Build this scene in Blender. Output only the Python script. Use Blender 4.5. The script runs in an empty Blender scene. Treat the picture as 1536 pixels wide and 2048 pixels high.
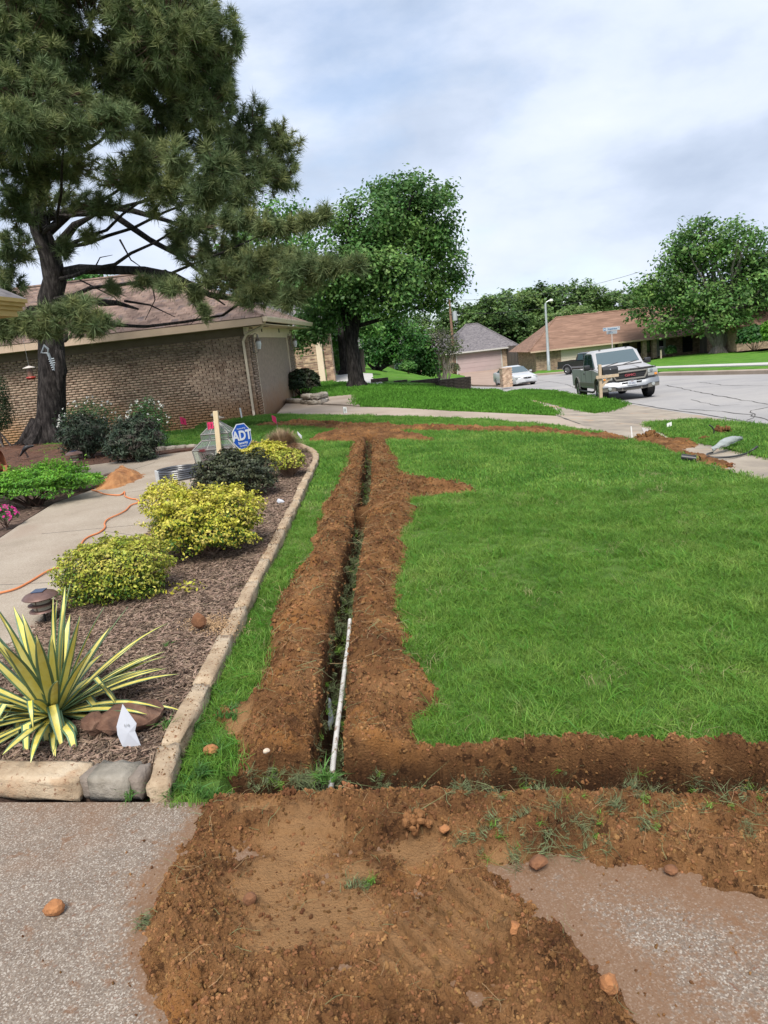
import bpy, bmesh, math, random, numpy as np
from mathutils import Vector, Matrix, Euler
from mathutils.geometry import delaunay_2d_cdt
random.seed(7); np.random.seed(7)
rnd = random.random
def uni(a, b): return a + (b-a)*random.random()
sc = bpy.context.scene
col = sc.collection
PI = math.pi
# ------------------------------------------------------------------ camera
PITCH, ROLL, FPX, CZ = math.radians(12.87), math.radians(6.2), 1460.0, 1.6
X0 = Vector((1, 0, 0)); U0 = Vector((0, math.sin(PITCH), math.cos(PITCH))); FW = Vector((0, math.cos(PITCH), -math.sin(PITCH)))
CR = math.cos(ROLL)*X0 - math.sin(ROLL)*U0
CU = math.sin(ROLL)*X0 + math.cos(ROLL)*U0
cam_d = bpy.data.cameras.new('camera'); cam = bpy.data.objects.new('camera', cam_d); col.objects.link(cam)
cam_d.sensor_fit = 'VERTICAL'; cam_d.sensor_height = 36.0; cam_d.lens = 36.0*FPX/2048.0
cam_d.clip_start = 0.05; cam_d.clip_end = 3000
cam.matrix_world = Matrix(((CR.x, CU.x, -FW.x, 0), (CR.y, CU.y, -FW.y, 0), (CR.z, CU.z, -FW.z, CZ), (0, 0, 0, 1)))
sc.camera = cam
# ------------------------------------------------------------------ world, sun, exposure
W = bpy.data.worlds.new('World'); sc.world = W; W.use_nodes = True
nt = W.node_tree; N = nt.nodes; L = nt.links; N.clear()
SUN_EL, SUN_AZ = math.radians(54), math.radians(188)      # azimuth clockwise from +Y: behind the camera, to the right
sky = N.new('ShaderNodeTexSky'); sky.sky_type = 'NISHITA'; sky.sun_disc = False
sky.sun_elevation = SUN_EL; sky.sun_rotation = SUN_AZ; sky.air_density = 1.0; sky.dust_density = 0.6; sky.ozone_density = 2.0
skm = N.new('ShaderNodeVectorMath'); skm.operation = 'SCALE'; skm.inputs['Scale'].default_value = 0.050
L.new(sky.outputs[0], skm.inputs[0])
tc = N.new('ShaderNodeTexCoord')
mp = N.new('ShaderNodeMapping'); mp.inputs['Scale'].default_value = (1.0, 1.0, 2.1)
L.new(tc.outputs['Generated'], mp.inputs['Vector'])
def wnoise(scale, detail, rough, off):
    m = N.new('ShaderNodeMapping'); m.inputs['Location'].default_value = off
    L.new(mp.outputs[0], m.inputs['Vector'])
    n = N.new('ShaderNodeTexNoise'); n.inputs['Scale'].default_value = scale
    n.inputs['Detail'].default_value = detail; n.inputs['Roughness'].default_value = rough; n.inputs['Distortion'].default_value = 0.1
    L.new(m.outputs[0], n.inputs['Vector']); return n
def wramp(src, stops):
    r = N.new('ShaderNodeValToRGB'); L.new(src, r.inputs[0])
    while len(r.color_ramp.elements) < len(stops): r.color_ramp.elements.new(0.5)
    for e, (p, c) in zip(r.color_ramp.elements, stops): e.position = p; e.color = (*c, 1)
    return r
n1 = wnoise(2.1, 8, 0.55, (3.1, 0.4, 1.2)); n2 = wnoise(3.6, 7, 0.52, (7.2, 2.2, 0.3))
cmask = wramp(n1.outputs[0], [(0.33, (0.5, .5, .5)), (0.46, (1, 1, 1))])
ccol = wramp(n2.outputs[0], [(0.28, (0.140, 0.168, 0.218)), (0.44, (0.182, 0.210, 0.260)), (0.56, (0.225, 0.250, 0.300)), (0.70, (0.255, 0.275, 0.312))])
mixw = N.new('ShaderNodeMixRGB'); L.new(cmask.outputs[0], mixw.inputs[0]); L.new(skm.outputs[0], mixw.inputs[1]); L.new(ccol.outputs[0], mixw.inputs[2])
skyb = N.new('ShaderNodeVectorMath'); skyb.operation = 'SCALE'; skyb.inputs['Scale'].default_value = 10.0
L.new(mixw.outputs[0], skyb.inputs[0])
bg = N.new('ShaderNodeBackground'); bg.inputs['Strength'].default_value = 0.1
L.new(skyb.outputs[0], bg.inputs[0])
wo = N.new('ShaderNodeOutputWorld'); L.new(bg.outputs[0], wo.inputs[0])
sun_d = bpy.data.lights.new('sun', 'SUN'); sun_d.energy = 1.5; sun_d.angle = math.radians(24); sun_d.color = (1.0, 0.95, 0.88)
sun = bpy.data.objects.new('sun', sun_d); col.objects.link(sun)
sd = Vector((math.sin(SUN_AZ)*math.cos(SUN_EL), math.cos(SUN_AZ)*math.cos(SUN_EL), math.sin(SUN_EL)))
sun.rotation_euler = sd.to_track_quat('Z', 'Y').to_euler()
vs = sc.view_settings; vs.view_transform = 'Standard'; vs.look = 'None'; vs.gamma = 1; vs.use_curve_mapping = False; vs.exposure = 1.85
try: sc.cycles.max_bounces = 6; sc.cycles.transparent_max_bounces = 8
except Exception: pass
# ------------------------------------------------------------------ terrain function and pixel-to-ground helper
def sst(x): x = np.clip(x, 0, 1); return x*x*(3-2*x)
def G(x, y):                     # the plot is level on the left and falls away down the street on the right
    x = np.asarray(x, float); y = np.asarray(y, float)
    s = sst((x+1.0)/9.0)
    return -(0.1*np.clip(y, 0, 2)/2 + 0.04*np.clip(y, 0, 80))*s
def g(x, y): return float(G(x, y))
def ray(px, py): return FW + CR*((px-768)/FPX) - CU*((py-1024)/FPX)
def at(px, py, h=0.0):
    d = ray(px, py); t = 0.6
    while t < 900:
        if CZ + t*d.z - g(t*d.x, t*d.y) - h <= 0: break
        t *= 1.003
    return Vector((t*d.x, t*d.y, CZ+t*d.z))
def atz(px, py, z):              # point of the ray at height z
    d = ray(px, py); t = (z-CZ)/d.z; return Vector((t*d.x, t*d.y, z))
def dep(px, py, y):              # point of the ray at distance y
    d = ray(px, py); t = y/d.y; return Vector((t*d.x, y, CZ+t*d.z))
def P(*pts): return [(v.x, v.y) for v in (at(*p) for p in pts)]
# ------------------------------------------------------------------ materials
MATS = {}
def mat(name, stops=((0.3, 0.3, 0.3),), scale=6.0, detail=5, rough=0.8, bump=0.0, bscale=None, metal=0.0, rand=0.0,
        spec=None, island=0.0, trans=0.0, objrand=0.0, coat=0.0, vor=None, emit=None, stretch=None, spots=None, hue=0.0, geo=False):
    """procedural principled material: noise-blended colours, optional voronoi speckle, bump and per-piece variation"""
    if name in MATS: return MATS[name]
    m = bpy.data.materials.new(name); m.use_nodes = True; MATS[name] = m
    t = m.node_tree; n = t.nodes; l = t.links
    b = n['Principled BSDF']; b.inputs['Roughness'].default_value = rough; b.inputs['Metallic'].default_value = metal
    if spec is not None: b.inputs['Specular IOR Level'].default_value = spec
    if coat: b.inputs['Coat Weight'].default_value = coat
    tc = n.new('ShaderNodeTexCoord'); src = tc.outputs['Object']
    if geo:
        gm = n.new('ShaderNodeNewGeometry'); src = gm.outputs['Position']
    if stretch:
        mpg = n.new('ShaderNodeMapping'); mpg.inputs['Scale'].default_value = stretch; l.new(src, mpg.inputs[0]); src = mpg.outputs[0]
    def noise(s, d=5, r=0.6):
        q = n.new('ShaderNodeTexNoise'); q.inputs['Scale'].default_value = s; q.inputs['Detail'].default_value = d
        q.inputs['Roughness'].default_value = r; l.new(src, q.inputs['Vector']); return q
    q = noise(scale, detail)
    rp = n.new('ShaderNodeValToRGB'); l.new(q.outputs[0], rp.inputs[0])
    k = len(stops)
    while len(rp.color_ramp.elements) < k: rp.color_ramp.elements.new(0.5)
    if k == 1:
        for e in rp.color_ramp.elements: e.color = (*stops[0], 1)
        if not bump: q.inputs['Detail'].default_value = 1
    else:
        for i, (e, c) in enumerate(zip(rp.color_ramp.elements, stops)): e.position = 0.32+0.36*i/(k-1); e.color = (*c, 1)
    out = rp.outputs[0]
    if vor:     # (scale, colour list) speckle by cell
        v = n.new('ShaderNodeTexVoronoi'); v.inputs['Scale'].default_value = vor[0]; l.new(src, v.inputs['Vector'])
        sp = n.new('ShaderNodeSeparateColor'); l.new(v.outputs['Color'], sp.inputs[0])
        r2 = n.new('ShaderNodeValToRGB'); l.new(sp.outputs[0], r2.inputs[0]); r2.color_ramp.interpolation = 'CONSTANT'
        cs = vor[1]
        while len(r2.color_ramp.elements) < len(cs): r2.color_ramp.elements.new(0.5)
        for i, (e, c) in enumerate(zip(r2.color_ramp.elements, cs)): e.position = i/len(cs); e.color = (*c, 1)
        mx = n.new('ShaderNodeMixRGB'); mx.inputs[0].default_value = vor[2]; l.new(out, mx.inputs[1]); l.new(r2.outputs[0], mx.inputs[2]); out = mx.outputs[0]
    for s in (spots or ()):     # (scale, threshold, width, colour, strength)
        q2 = noise(s[0], 6, 0.6)
        mr = n.new('ShaderNodeMapRange'); mr.inputs[1].default_value = s[1]; mr.inputs[2].default_value = s[1]+s[2]; mr.inputs[4].default_value = s[4]
        l.new(q2.outputs[0], mr.inputs[0])
        mx = n.new('ShaderNodeMixRGB'); l.new(mr.outputs[0], mx.inputs[0]); l.new(out, mx.inputs[1]); mx.inputs[2].default_value = (*s[3], 1); out = mx.outputs[0]
    for amt, kind in ((island, 'i'), (objrand, 'o')):
        if not amt: continue
        if kind == 'i': gi = n.new('ShaderNodeNewGeometry'); v = gi.outputs['Random Per Island']
        else: gi = n.new('ShaderNodeObjectInfo'); v = gi.outputs['Random']
        hs = n.new('ShaderNodeHueSaturation')
        mr = n.new('ShaderNodeMapRange'); mr.inputs[3].default_value = 1-amt; mr.inputs[4].default_value = 1+amt; l.new(v, mr.inputs[0])
        l.new(mr.outputs[0], hs.inputs['Value']); l.new(out, hs.inputs['Color'])
        if hue:
            m2 = n.new('ShaderNodeMath'); m2.operation = 'MULTIPLY'; m2.inputs[1].default_value = 17.37; l.new(v, m2.inputs[0])
            m3 = n.new('ShaderNodeMath'); m3.operation = 'FRACT'; l.new(m2.outputs[0], m3.inputs[0])
            m4 = n.new('ShaderNodeMapRange'); m4.inputs[3].default_value = 0.5-hue; m4.inputs[4].default_value = 0.5+hue; l.new(m3.outputs[0], m4.inputs[0])
            l.new(m4.outputs[0], hs.inputs['Hue'])
        out = hs.outputs[0]
    l.new(out, b.inputs['Base Color'])
    if bump:
        q3 = noise(bscale or scale*4, 6, 0.65)
        bp = n.new('ShaderNodeBump'); bp.inputs['Strength'].default_value = 1.0; bp.inputs['Distance'].default_value = bump
        l.new(q3.outputs[0], bp.inputs['Height']); l.new(bp.outputs[0], b.inputs['Normal'])
    if trans:
        tr = n.new('ShaderNodeBsdfTranslucent'); l.new(out, tr.inputs[0])
        ms = n.new('ShaderNodeMixShader'); ms.inputs[0].default_value = trans
        l.new(b.outputs[0], ms.inputs[1]); l.new(tr.outputs[0], ms.inputs[2]); l.new(ms.outputs[0], n['Material Output'].inputs['Surface'])
    return m
def glass_mat(name, tint=(0.8, 0.9, 0.88), alpha=0.35, rough=0.05):
    if name in MATS: return MATS[name]
    m = bpy.data.materials.new(name); m.use_nodes = True; MATS[name] = m
    t = m.node_tree; n = t.nodes; l = t.links; n.remove(n['Principled BSDF'])
    tr = n.new('ShaderNodeBsdfTransparent'); tr.inputs[0].default_value = (*tint, 1)
    gl = n.new('ShaderNodeBsdfPrincipled'); gl.inputs['Base Color'].default_value = (*[c*0.6 for c in tint], 1); gl.inputs['Roughness'].default_value = rough
    ms = n.new('ShaderNodeMixShader'); ms.inputs[0].default_value = alpha
    l.new(tr.outputs[0], ms.inputs[1]); l.new(gl.outputs[0], ms.inputs[2]); l.new(ms.outputs[0], n['Material Output'].inputs['Surface'])
    return m
# ------------------------------------------------------------------ objects
def tag(o, label=None, cat=None, group=None, kind=None):
    if label: o['label'] = label
    if cat: o['category'] = cat
    if group: o['group'] = group
    if kind: o['kind'] = kind
    return o
def empty(name, loc, label, cat, rz=0.0, group=None, rot=None):
    o = bpy.data.objects.new(name, None); col.objects.link(o); o.location = loc; o.empty_display_size = 0.2
    o.rotation_euler = rot if rot else (0, 0, rz)
    return tag(o, label, cat, group)
def link(name, me, parent=None, loc=None, rot=None, scale=None):
    o = bpy.data.objects.new(name, me); col.objects.link(o)
    if parent: o.parent = parent
    if loc is not None: o.location = loc
    if rot is not None: o.rotation_euler = rot
    if scale is not None: o.scale = scale
    return o
def npmesh(name, V, F, m=None, smooth=False, k=None):
    """fast mesh from numpy verts and a (n,k) face array"""
    V = np.asarray(V, np.float32); F = np.asarray(F, np.int32); k = F.shape[1]
    me = bpy.data.meshes.new(name); me.vertices.add(len(V)); me.vertices.foreach_set('co', V.ravel())
    me.loops.add(F.size); me.loops.foreach_set('vertex_index', F.ravel())
    me.polygons.add(len(F)); me.polygons.foreach_set('loop_start', np.arange(0, F.size, k, dtype=np.int32))
    try: me.polygons.foreach_set('loop_total', np.full(len(F), k, np.int32))
    except Exception: pass
    if smooth: me.polygons.foreach_set('use_smooth', np.ones(len(F), bool))
    me.update(calc_edges=True)
    if m: me.materials.append(m)
    return me
class MB:
    """collects simple shapes into ONE mesh"""
    def __init__(s): s.v = []; s.f = []
    def add(s, vs, fs, M=None):
        b = len(s.v); s.v += [tuple(M @ Vector(v)) if M else tuple(v) for v in vs]; s.f += [tuple(i+b for i in f) for f in fs]; return s
    def box(s, c, d, rot=None, taper=1.0, tx=None):
        hx, hy, hz = d[0]/2, d[1]/2, d[2]/2; t = taper; tt = tx if tx is not None else t
        vs = [(-hx, -hy, -hz), (hx, -hy, -hz), (hx, hy, -hz), (-hx, hy, -hz), (-hx*tt, -hy*t, hz), (hx*tt, -hy*t, hz), (hx*tt, hy*t, hz), (-hx*tt, hy*t, hz)]
        M = Matrix.Translation(c) @ (Euler(rot).to_matrix().to_4x4() if rot else Matrix())
        return s.add(vs, [(0, 3, 2, 1), (4, 5, 6, 7), (0, 1, 5, 4), (1, 2, 6, 5), (2, 3, 7, 6), (3, 0, 4, 7)], M)
    def bev(s, c, d, b=0.01, rot=None):      # chamfered box
        bm = bmesh.new(); bmesh.ops.create_cube(bm, size=1.0); bmesh.ops.scale(bm, vec=d, verts=bm.verts)
        bmesh.ops.bevel(bm, geom=bm.edges[:], offset=b, segments=2, affect='EDGES', profile=0.6)
        M = Matrix.Translation(c) @ (Euler(rot).to_matrix().to_4x4() if rot else Matrix())
        bm.verts.index_update(); s.add([v.co for v in bm.verts], [[v.index for v in f.verts] for f in bm.faces], M); bm.free(); return s
    def tube(s, pts, r, n=8, cap=True, flat=1.0):
        pts = [Vector(p) for p in pts]; rs = r if isinstance(r, (list, tuple)) else [r]*len(pts)
        b = len(s.v); up = Vector((0, 0, 1)); prev = None
        for i, p in enumerate(pts):
            d = (pts[min(i+1, len(pts)-1)] - pts[max(i-1, 0)]).normalized()
            a = (prev - d*prev.dot(d)) if prev is not None else d.cross(up if abs(d.z) < 0.9 else Vector((0, 1, 0)))
            if a.length < 1e-6: a = d.cross(Vector((1, 0, 0)))
            a.normalize(); c = d.cross(a); prev = a
            for k in range(n):
                t = 2*PI*k/n; s.v.append(tuple(p + (a*math.cos(t) + c*math.sin(t)*flat)*rs[i]))
        for i in range(len(pts)-1):
            for k in range(n):
                k2 = (k+1) % n; s.f.append((b+i*n+k, b+i*n+k2, b+(i+1)*n+k2, b+(i+1)*n+k))
        if cap: s.f.append(tuple(b+k for k in range(n))[::-1]); e = b+(len(pts)-1)*n; s.f.append(tuple(e+k for k in range(n)))
        return s
    def lathe(s, prof, c=(0, 0, 0), n=20, axis='z', M=None):
        b = len(s.v); c = Vector(c)
        for (r, z) in prof:
            for k in range(n):
                t = 2*PI*k/n; v = Vector((r*math.cos(t), r*math.sin(t), z))
                if axis == 'y': v = Vector((v.x, v.z, v.y))
                if axis == 'x': v = Vector((v.z, v.x, v.y))
                v = v + c; s.v.append(tuple(M @ v if M else v))
        for i in range(len(prof)-1):
            for k in range(n):
                k2 = (k+1) % n; s.f.append((b+i*n+k, b+i*n+k2, b+(i+1)*n+k2, b+(i+1)*n+k))
        return s
    def prism(s, poly, z0, z1, M=None):       # polygon in xy, extruded in z
        n = len(poly); vs = [(x, y, z0) for x, y in poly] + [(x, y, z1) for x, y in poly]
        fs = [tuple(range(n))[::-1], tuple(range(n, 2*n))] + [(i, (i+1) % n, (i+1) % n+n, i+n) for i in range(n)]
        return s.add(vs, fs, M)
    def loft(s, secs, cap=True):              # list of equal-length closed sections
        b = len(s.v); n = len(secs[0])
        for q in secs: s.v += [tuple(p) for p in q]
        for i in range(len(secs)-1):
            for k in range(n):
                k2 = (k+1) % n; s.f.append((b+i*n+k, b+i*n+k2, b+(i+1)*n+k2, b+(i+1)*n+k))
        if cap: s.f.append(tuple(b+k for k in range(n))[::-1]); e = b+(len(secs)-1)*n; s.f.append(tuple(e+k for k in range(n)))
        return s
    def quad(s, a, b, c, d): return s.add([a, b, c, d], [(0, 1, 2, 3)])
    def rock(s, c, r, seed=0, sub=2, amp=0.3, M=None):
        bm = bmesh.new(); bmesh.ops.create_icosphere(bm, subdivisions=sub, radius=1.0)
        rs = random.Random(seed); ph = [Vector((rs.uniform(-1, 1), rs.uniform(-1, 1), rs.uniform(-1, 1))).normalized() for _ in range(9)]
        for v in bm.verts:
            d = v.co.normalized(); k = min([1.0]+[(0.97-0.30*amp*(0.2+0.1*i))/max(d.dot(p), .01) if d.dot(p) > .3 else 1 for i, p in enumerate(ph[:7])]) + rs.uniform(-.07, .07)*min(1, amp+.3)
            v.co = Vector((d.x*r[0]*k, d.y*r[1]*k, d.z*r[2]*k)) + Vector(c)
        bm.verts.index_update(); s.add([v.co for v in bm.verts], [[v.index for v in f.verts] for f in bm.faces], M); bm.free(); return s
    def mesh(s, name, m=None, smooth=False):
        me = bpy.data.meshes.new(name); me.from_pydata(s.v, [], s.f)
        if smooth:
            me.polygons.foreach_set('use_smooth', [True]*len(me.polygons))
            try: me.set_sharp_from_angle(angle=math.radians(38))
            except Exception: pass
        bm = bmesh.new(); bm.from_mesh(me); bmesh.ops.recalc_face_normals(bm, faces=bm.faces); bm.to_mesh(me); bm.free()
        if m: me.materials.append(m)
        return me
    def build(s, name, m=None, parent=None, smooth=False, loc=None, rot=None, kind=None, label=None):
        o = link(name, s.mesh(name, m, smooth), parent, loc, rot)
        if kind: o['kind'] = kind
        if label: o['label'] = label
        return o
def copy_tree(o, parent=None, label=None, loc=None, rz=None, scale=None):
    kids = [c for c in col.objects if c.parent == o]
    c = o.copy(); col.objects.link(c); c.parent = parent
    if label: c['label'] = label
    if loc is not None: c.location = loc
    if rz is not None: c.rotation_euler.z = rz
    if scale is not None: c.scale = scale
    for k in kids: copy_tree(k, c)
    return c
def pieces(name, ms, lst, parent, limit=300, mesh=None):
    """lst of (centre, size, euler): the first `limit` are objects sharing one mesh, the rest one joined part"""
    if mesh is None: mesh = MB().bev((0, 0, 0), (1, 1, 1), 0.045).mesh(name, ms) if False else MB().box((0, 0, 0), (1, 1, 1), taper=0.96).mesh(name, ms)
    for (c, d, r) in lst[:limit]: link(name, mesh, parent, c, r, d)
    rest = lst[limit:]
    if rest:
        base = np.array([v.co[:] for v in mesh.vertices]); F0 = np.array([list(p.vertices) for p in mesh.polygons])
        Vs = []; Fs = []
        for i, (c, d, r) in enumerate(rest):
            R = np.array(Euler(r).to_matrix()) if r is not None else np.eye(3)
            Vs.append((base*np.array(d)) @ R.T + np.array(c)); Fs.append(F0 + i*len(base))
        o = link(name+'_mass' if name != 'brick' else 'brickwork', npmesh(name, np.concatenate(Vs), np.concatenate(Fs), ms), parent); o['kind'] = 'stuff'
def text(s, size, depth, m, parent, loc, rot, name='lettering', align='CENTER', sx=1.0, shear=0.0, bold=0.0):
    cu = bpy.data.curves.new(name, 'FONT'); cu.body = s; cu.size = size; cu.extrude = depth; cu.align_x = align; cu.align_y = 'CENTER'; cu.shear = shear; cu.offset = bold; cu.resolution_u = 3
    o = bpy.data.objects.new(name, cu); me = bpy.data.meshes.new_from_object(o); bpy.data.objects.remove(o)
    me.name = name; me.materials.clear(); me.materials.append(m)
    return link(name, me, parent, loc, rot, (sx, 1, 1))
# ------------------------------------------------------------------ polygons laid over the terrain
def inside(poly, X, Y):
    poly = np.asarray(poly); r = np.zeros(X.shape, bool); x1, y1 = poly[-1]
    for x2, y2 in poly:
        c = ((y1 > Y) != (y2 > Y)) & (X < (x2-x1)*(Y-y1)/((y2-y1) if y2 != y1 else 1e-12)+x1); r ^= c; x1, y1 = x2, y2
    return r
def sdist(poly, X, Y):              # positive inside
    poly = np.asarray(poly, float); D = np.full(X.shape, 1e9); a = poly[-1]
    for b in poly:
        d = b-a; L2 = max(d @ d, 1e-12); t = np.clip(((X-a[0])*d[0]+(Y-a[1])*d[1])/L2, 0, 1)
        D = np.minimum(D, np.hypot(X-a[0]-t*d[0], Y-a[1]-t*d[1])); a = b
    return np.where(inside(poly, X, Y), D, -D)
def pdist(path, X, Y):              # distance to an open path, and position along it 0..1
    path = np.asarray(path, float); D = np.full(X.shape, 1e9); T = np.zeros(X.shape); n = len(path)-1
    for i in range(n):
        a, b = path[i], path[i+1]; d = b-a; t = np.clip(((X-a[0])*d[0]+(Y-a[1])*d[1])/max(d @ d, 1e-12), 0, 1)
        q = np.hypot(X-a[0]-t*d[0], Y-a[1]-t*d[1]); s = q < D; D = np.where(s, q, D); T = np.where(s, (i+t)/n, T)
    return D, T
def drape(name, poly, off, step, m, depth=0.25, kind='structure', zf=None, parent=None):
    poly = [Vector(p[:2]) for p in poly]; pts = []
    for i, a in enumerate(poly):
        b = poly[(i+1) % len(poly)]; n = max(1, int((b-a).length/step))
        pts += [a + (b-a)*(k/n) for k in range(n)]
    nb = len(pts); A = np.array([p[:] for p in poly])
    xs = np.arange(A[:, 0].min(), A[:, 0].max(), step); ys = np.arange(A[:, 1].min(), A[:, 1].max(), step)
    Xg, Yg = np.meshgrid(xs, ys); k = sdist(A, Xg, Yg) > step*0.35
    pts += [Vector(p) for p in zip(Xg[k], Yg[k])]
    r = delaunay_2d_cdt(pts, [(i, (i+1) % nb) for i in range(nb)], [], 1, 1e-6)
    V = np.array([p[:] for p in r[0]]); F = [list(f) for f in r[2]]
    zz = (zf(V[:, 0], V[:, 1]) if zf else G(V[:, 0], V[:, 1])) + off
    vs = [(x, y, z) for (x, y), z in zip(V, zz)]
    cnt = {}
    for f in F:
        for i in range(3):
            e = (f[i], f[(i+1) % 3]); cnt[e] = 1
    n0 = len(vs); low = {}; fs = list(F)
    if depth:
        for (a, b) in list(cnt):
            if (b, a) not in cnt:
                for q in (a, b):
                    if q not in low: low[q] = len(vs); vs.append((vs[q][0], vs[q][1], vs[q][2]-depth))
                fs.append([b, a, low[a], low[b]])
    me = bpy.data.meshes.new(name); me.from_pydata(vs, [], fs); me.materials.append(m)
    o = link(name, me, parent); o['kind'] = kind if kind else None
    if not kind: del o['kind']
    return o
def vnoise(X, Y, s, seed=0):
    x = X/s + seed*17.13; y = Y/s + seed*5.71; xi = np.floor(x).astype(np.int64); yi = np.floor(y).astype(np.int64); fx = x-xi; fy = y-yi
    def h(a, b):
        q = (a*374761393 + b*668265263 + seed*982451653) & 0xffffffff; q = ((q ^ (q >> 13))*1274126177) & 0xffffffff; return ((q ^ (q >> 16)) & 0xffff)/65535.0
    fx = fx*fx*(3-2*fx); fy = fy*fy*(3-2*fy)
    return (h(xi, yi)*(1-fx)+h(xi+1, yi)*fx)*(1-fy)+(h(xi, yi+1)*(1-fx)+h(xi+1, yi+1)*fx)*fy
def fbm(X, Y, s, o=4, seed=0, g_=0.5):
    r = 0; a = 1; t = 0
    for i in range(o): r = r + a*vnoise(X, Y, s, seed+i); t += a; a *= g_; s *= 0.5
    return r/t - 0.5
# ================================================================== THE SETTING
m_lawn = mat('lawn_earth', ((0.042, 0.092, 0.016), (0.068, 0.130, 0.024), (0.105, 0.150, 0.042)), scale=3.0, bump=0.02, bscale=30, rough=0.95, spec=0.1, geo=True)
m_farlawn = mat('mown_lawn', ((0.050, 0.130, 0.014), (0.085, 0.205, 0.022), (0.125, 0.235, 0.035)), scale=0.9, detail=9, bump=0.03, bscale=22, rough=0.95, spec=0.1, geo=True,
               spots=[(0.35, 0.56, 0.1, (0.13, 0.17, 0.05), 0.5), (40, 0.5, 0.12, (0.035, 0.085, 0.012), 0.6)])
m_agg = mat('exposed_aggregate', ((0.150, 0.115, 0.085), (0.225, 0.180, 0.138)), scale=9, detail=8, bump=0.002, bscale=190, rough=0.85, geo=True,
            vor=(235, [(0.095, 0.062, 0.045), (0.16, 0.125, 0.095), (0.29, 0.25, 0.205), (0.08, 0.058, 0.043), (0.18, 0.13, 0.092), (0.47, 0.425, 0.365), (0.14, 0.10, 0.075), (0.22, 0.185, 0.155)], 0.52),
            spots=[(0.9, 0.50, 0.14, (0.17, 0.085, 0.040), 0.6), (14, 0.60, 0.05, (0.15, 0.07, 0.03), 0.6), (60, 0.63, 0.03, (0.14, 0.06, 0.03), 0.7)])
m_conc = mat('path_concrete', ((0.25, 0.20, 0.145), (0.33, 0.27, 0.205), (0.38, 0.32, 0.25)), scale=1.6, detail=9, bump=0.002, bscale=120, rough=0.9, geo=True,
             vor=(170, [(0.16, 0.13, 0.10), (0.28, 0.235, 0.18), (0.40, 0.35, 0.29), (0.24, 0.195, 0.15)], 0.40), spots=[(1.1, 0.58, 0.1, (0.27, 0.20, 0.15), 0.5), (6, 0.66, 0.05, (0.2, 0.15, 0.11), 0.5)])
m_drive = mat('drive_concrete', ((0.27, 0.21, 0.16), (0.33, 0.265, 0.205), (0.37, 0.30, 0.24)), scale=0.8, detail=9, bump=0.002, bscale=80, rough=0.9, geo=True, spots=[(0.6, 0.6, 0.12, (0.30, 0.23, 0.18), 0.4)])
m_walk = mat('sidewalk_concrete', ((0.19, 0.16, 0.13), (0.28, 0.235, 0.18), (0.34, 0.29, 0.23)), scale=1.3, detail=9, bump=0.003, bscale=60, rough=0.9, geo=True, spots=[(0.45, 0.56, 0.06, (0.42, 0.21, 0.09), 0.65), (2.5, 0.62, 0.08, (0.12, 0.10, 0.09), 0.6)])
m_white = mat('white_concrete', ((0.40, 0.385, 0.36), (0.47, 0.455, 0.425)), scale=1.3, detail=6, rough=0.9, geo=True)
m_road = mat('street_surface', ((0.24, 0.23, 0.225), (0.295, 0.28, 0.268), (0.33, 0.31, 0.29)), scale=0.35, detail=10, bump=0.004, bscale=30, rough=0.88, geo=True, spots=[(0.25, 0.55, 0.15, (0.22, 0.21, 0.22), 0.5), (5, 0.62, 0.06, (0.17, 0.16, 0.16), 0.4)])
m_pink = mat('pink_driveway', ((0.27, 0.19, 0.145), (0.34, 0.245, 0.19)), scale=0.5, detail=8, rough=0.9, geo=True)
m_mulch = mat('mulch_ground', ((0.045, 0.024, 0.016), (0.11, 0.065, 0.045), (0.17, 0.11, 0.08)), scale=14, detail=9, bump=0.03, bscale=30, rough=0.95, geo=True)
m_straw = mat('pine_straw_ground', ((0.05, 0.022, 0.013), (0.10, 0.045, 0.025), (0.15, 0.07, 0.04)), scale=9, detail=9, bump=0.02, bscale=40, rough=0.95, geo=True, stretch=(1, 3, 1))
m_crack = mat('crack_filler', ((0.05, 0.045, 0.04),), rough=0.95)
# ---- outlines traced from the photograph onto the terrain
ROADH = -0.12
def PR(pts, h): return [(v.x, v.y) for v in (at(p[0], p[1], h) for p in pts)]
trench = P((738, 878), (734, 950), (728, 1010), (715, 1080), (701, 1150), (689, 1220), (677, 1300), (668, 1400), (661, 1480), (652, 1572))
cross = P((395, 1580), (520, 1573), (660, 1568), (880, 1558), (1100, 1561), (1300, 1568), (1536, 1570), (1900, 1580))
farTr = P((1250, 876), (1100, 863), (900, 859), (740, 858), (600, 848), (500, 848), (350, 858), (200, 880))
soilA = P((705, 878), (694, 920), (676, 970), (645, 1020), (626, 1080), (606, 1130), (566, 1180), (545, 1250), (524, 1330), (515, 1400), (415, 1430), (440, 1465), (480, 1500), (478, 1545),
          (400, 1572), (402, 1622), (335, 1720), (290, 1800), (278, 1900), (300, 1980), (350, 2060), (370, 2300), (1340, 2300), (1275, 2048), (1205, 1950), (1130, 1860), (1060, 1800), (985, 1745),
          (1150, 1722), (1300, 1745), (1536, 1800), (1900, 1860), (1900, 1495), (1536, 1500), (1300, 1492), (1100, 1488), (960, 1496), (845, 1498), (818, 1440), (858, 1430), (888, 1402), (835, 1335), (828, 1290),
          (798, 1210), (800, 1140), (825, 1110), (798, 1080), (828, 1040), (826, 1000), (880, 989), (925, 989), (978, 984), (925, 980), (880, 976), (840, 964), (802, 960), (798, 930), (775, 885), (768, 872))
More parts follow.
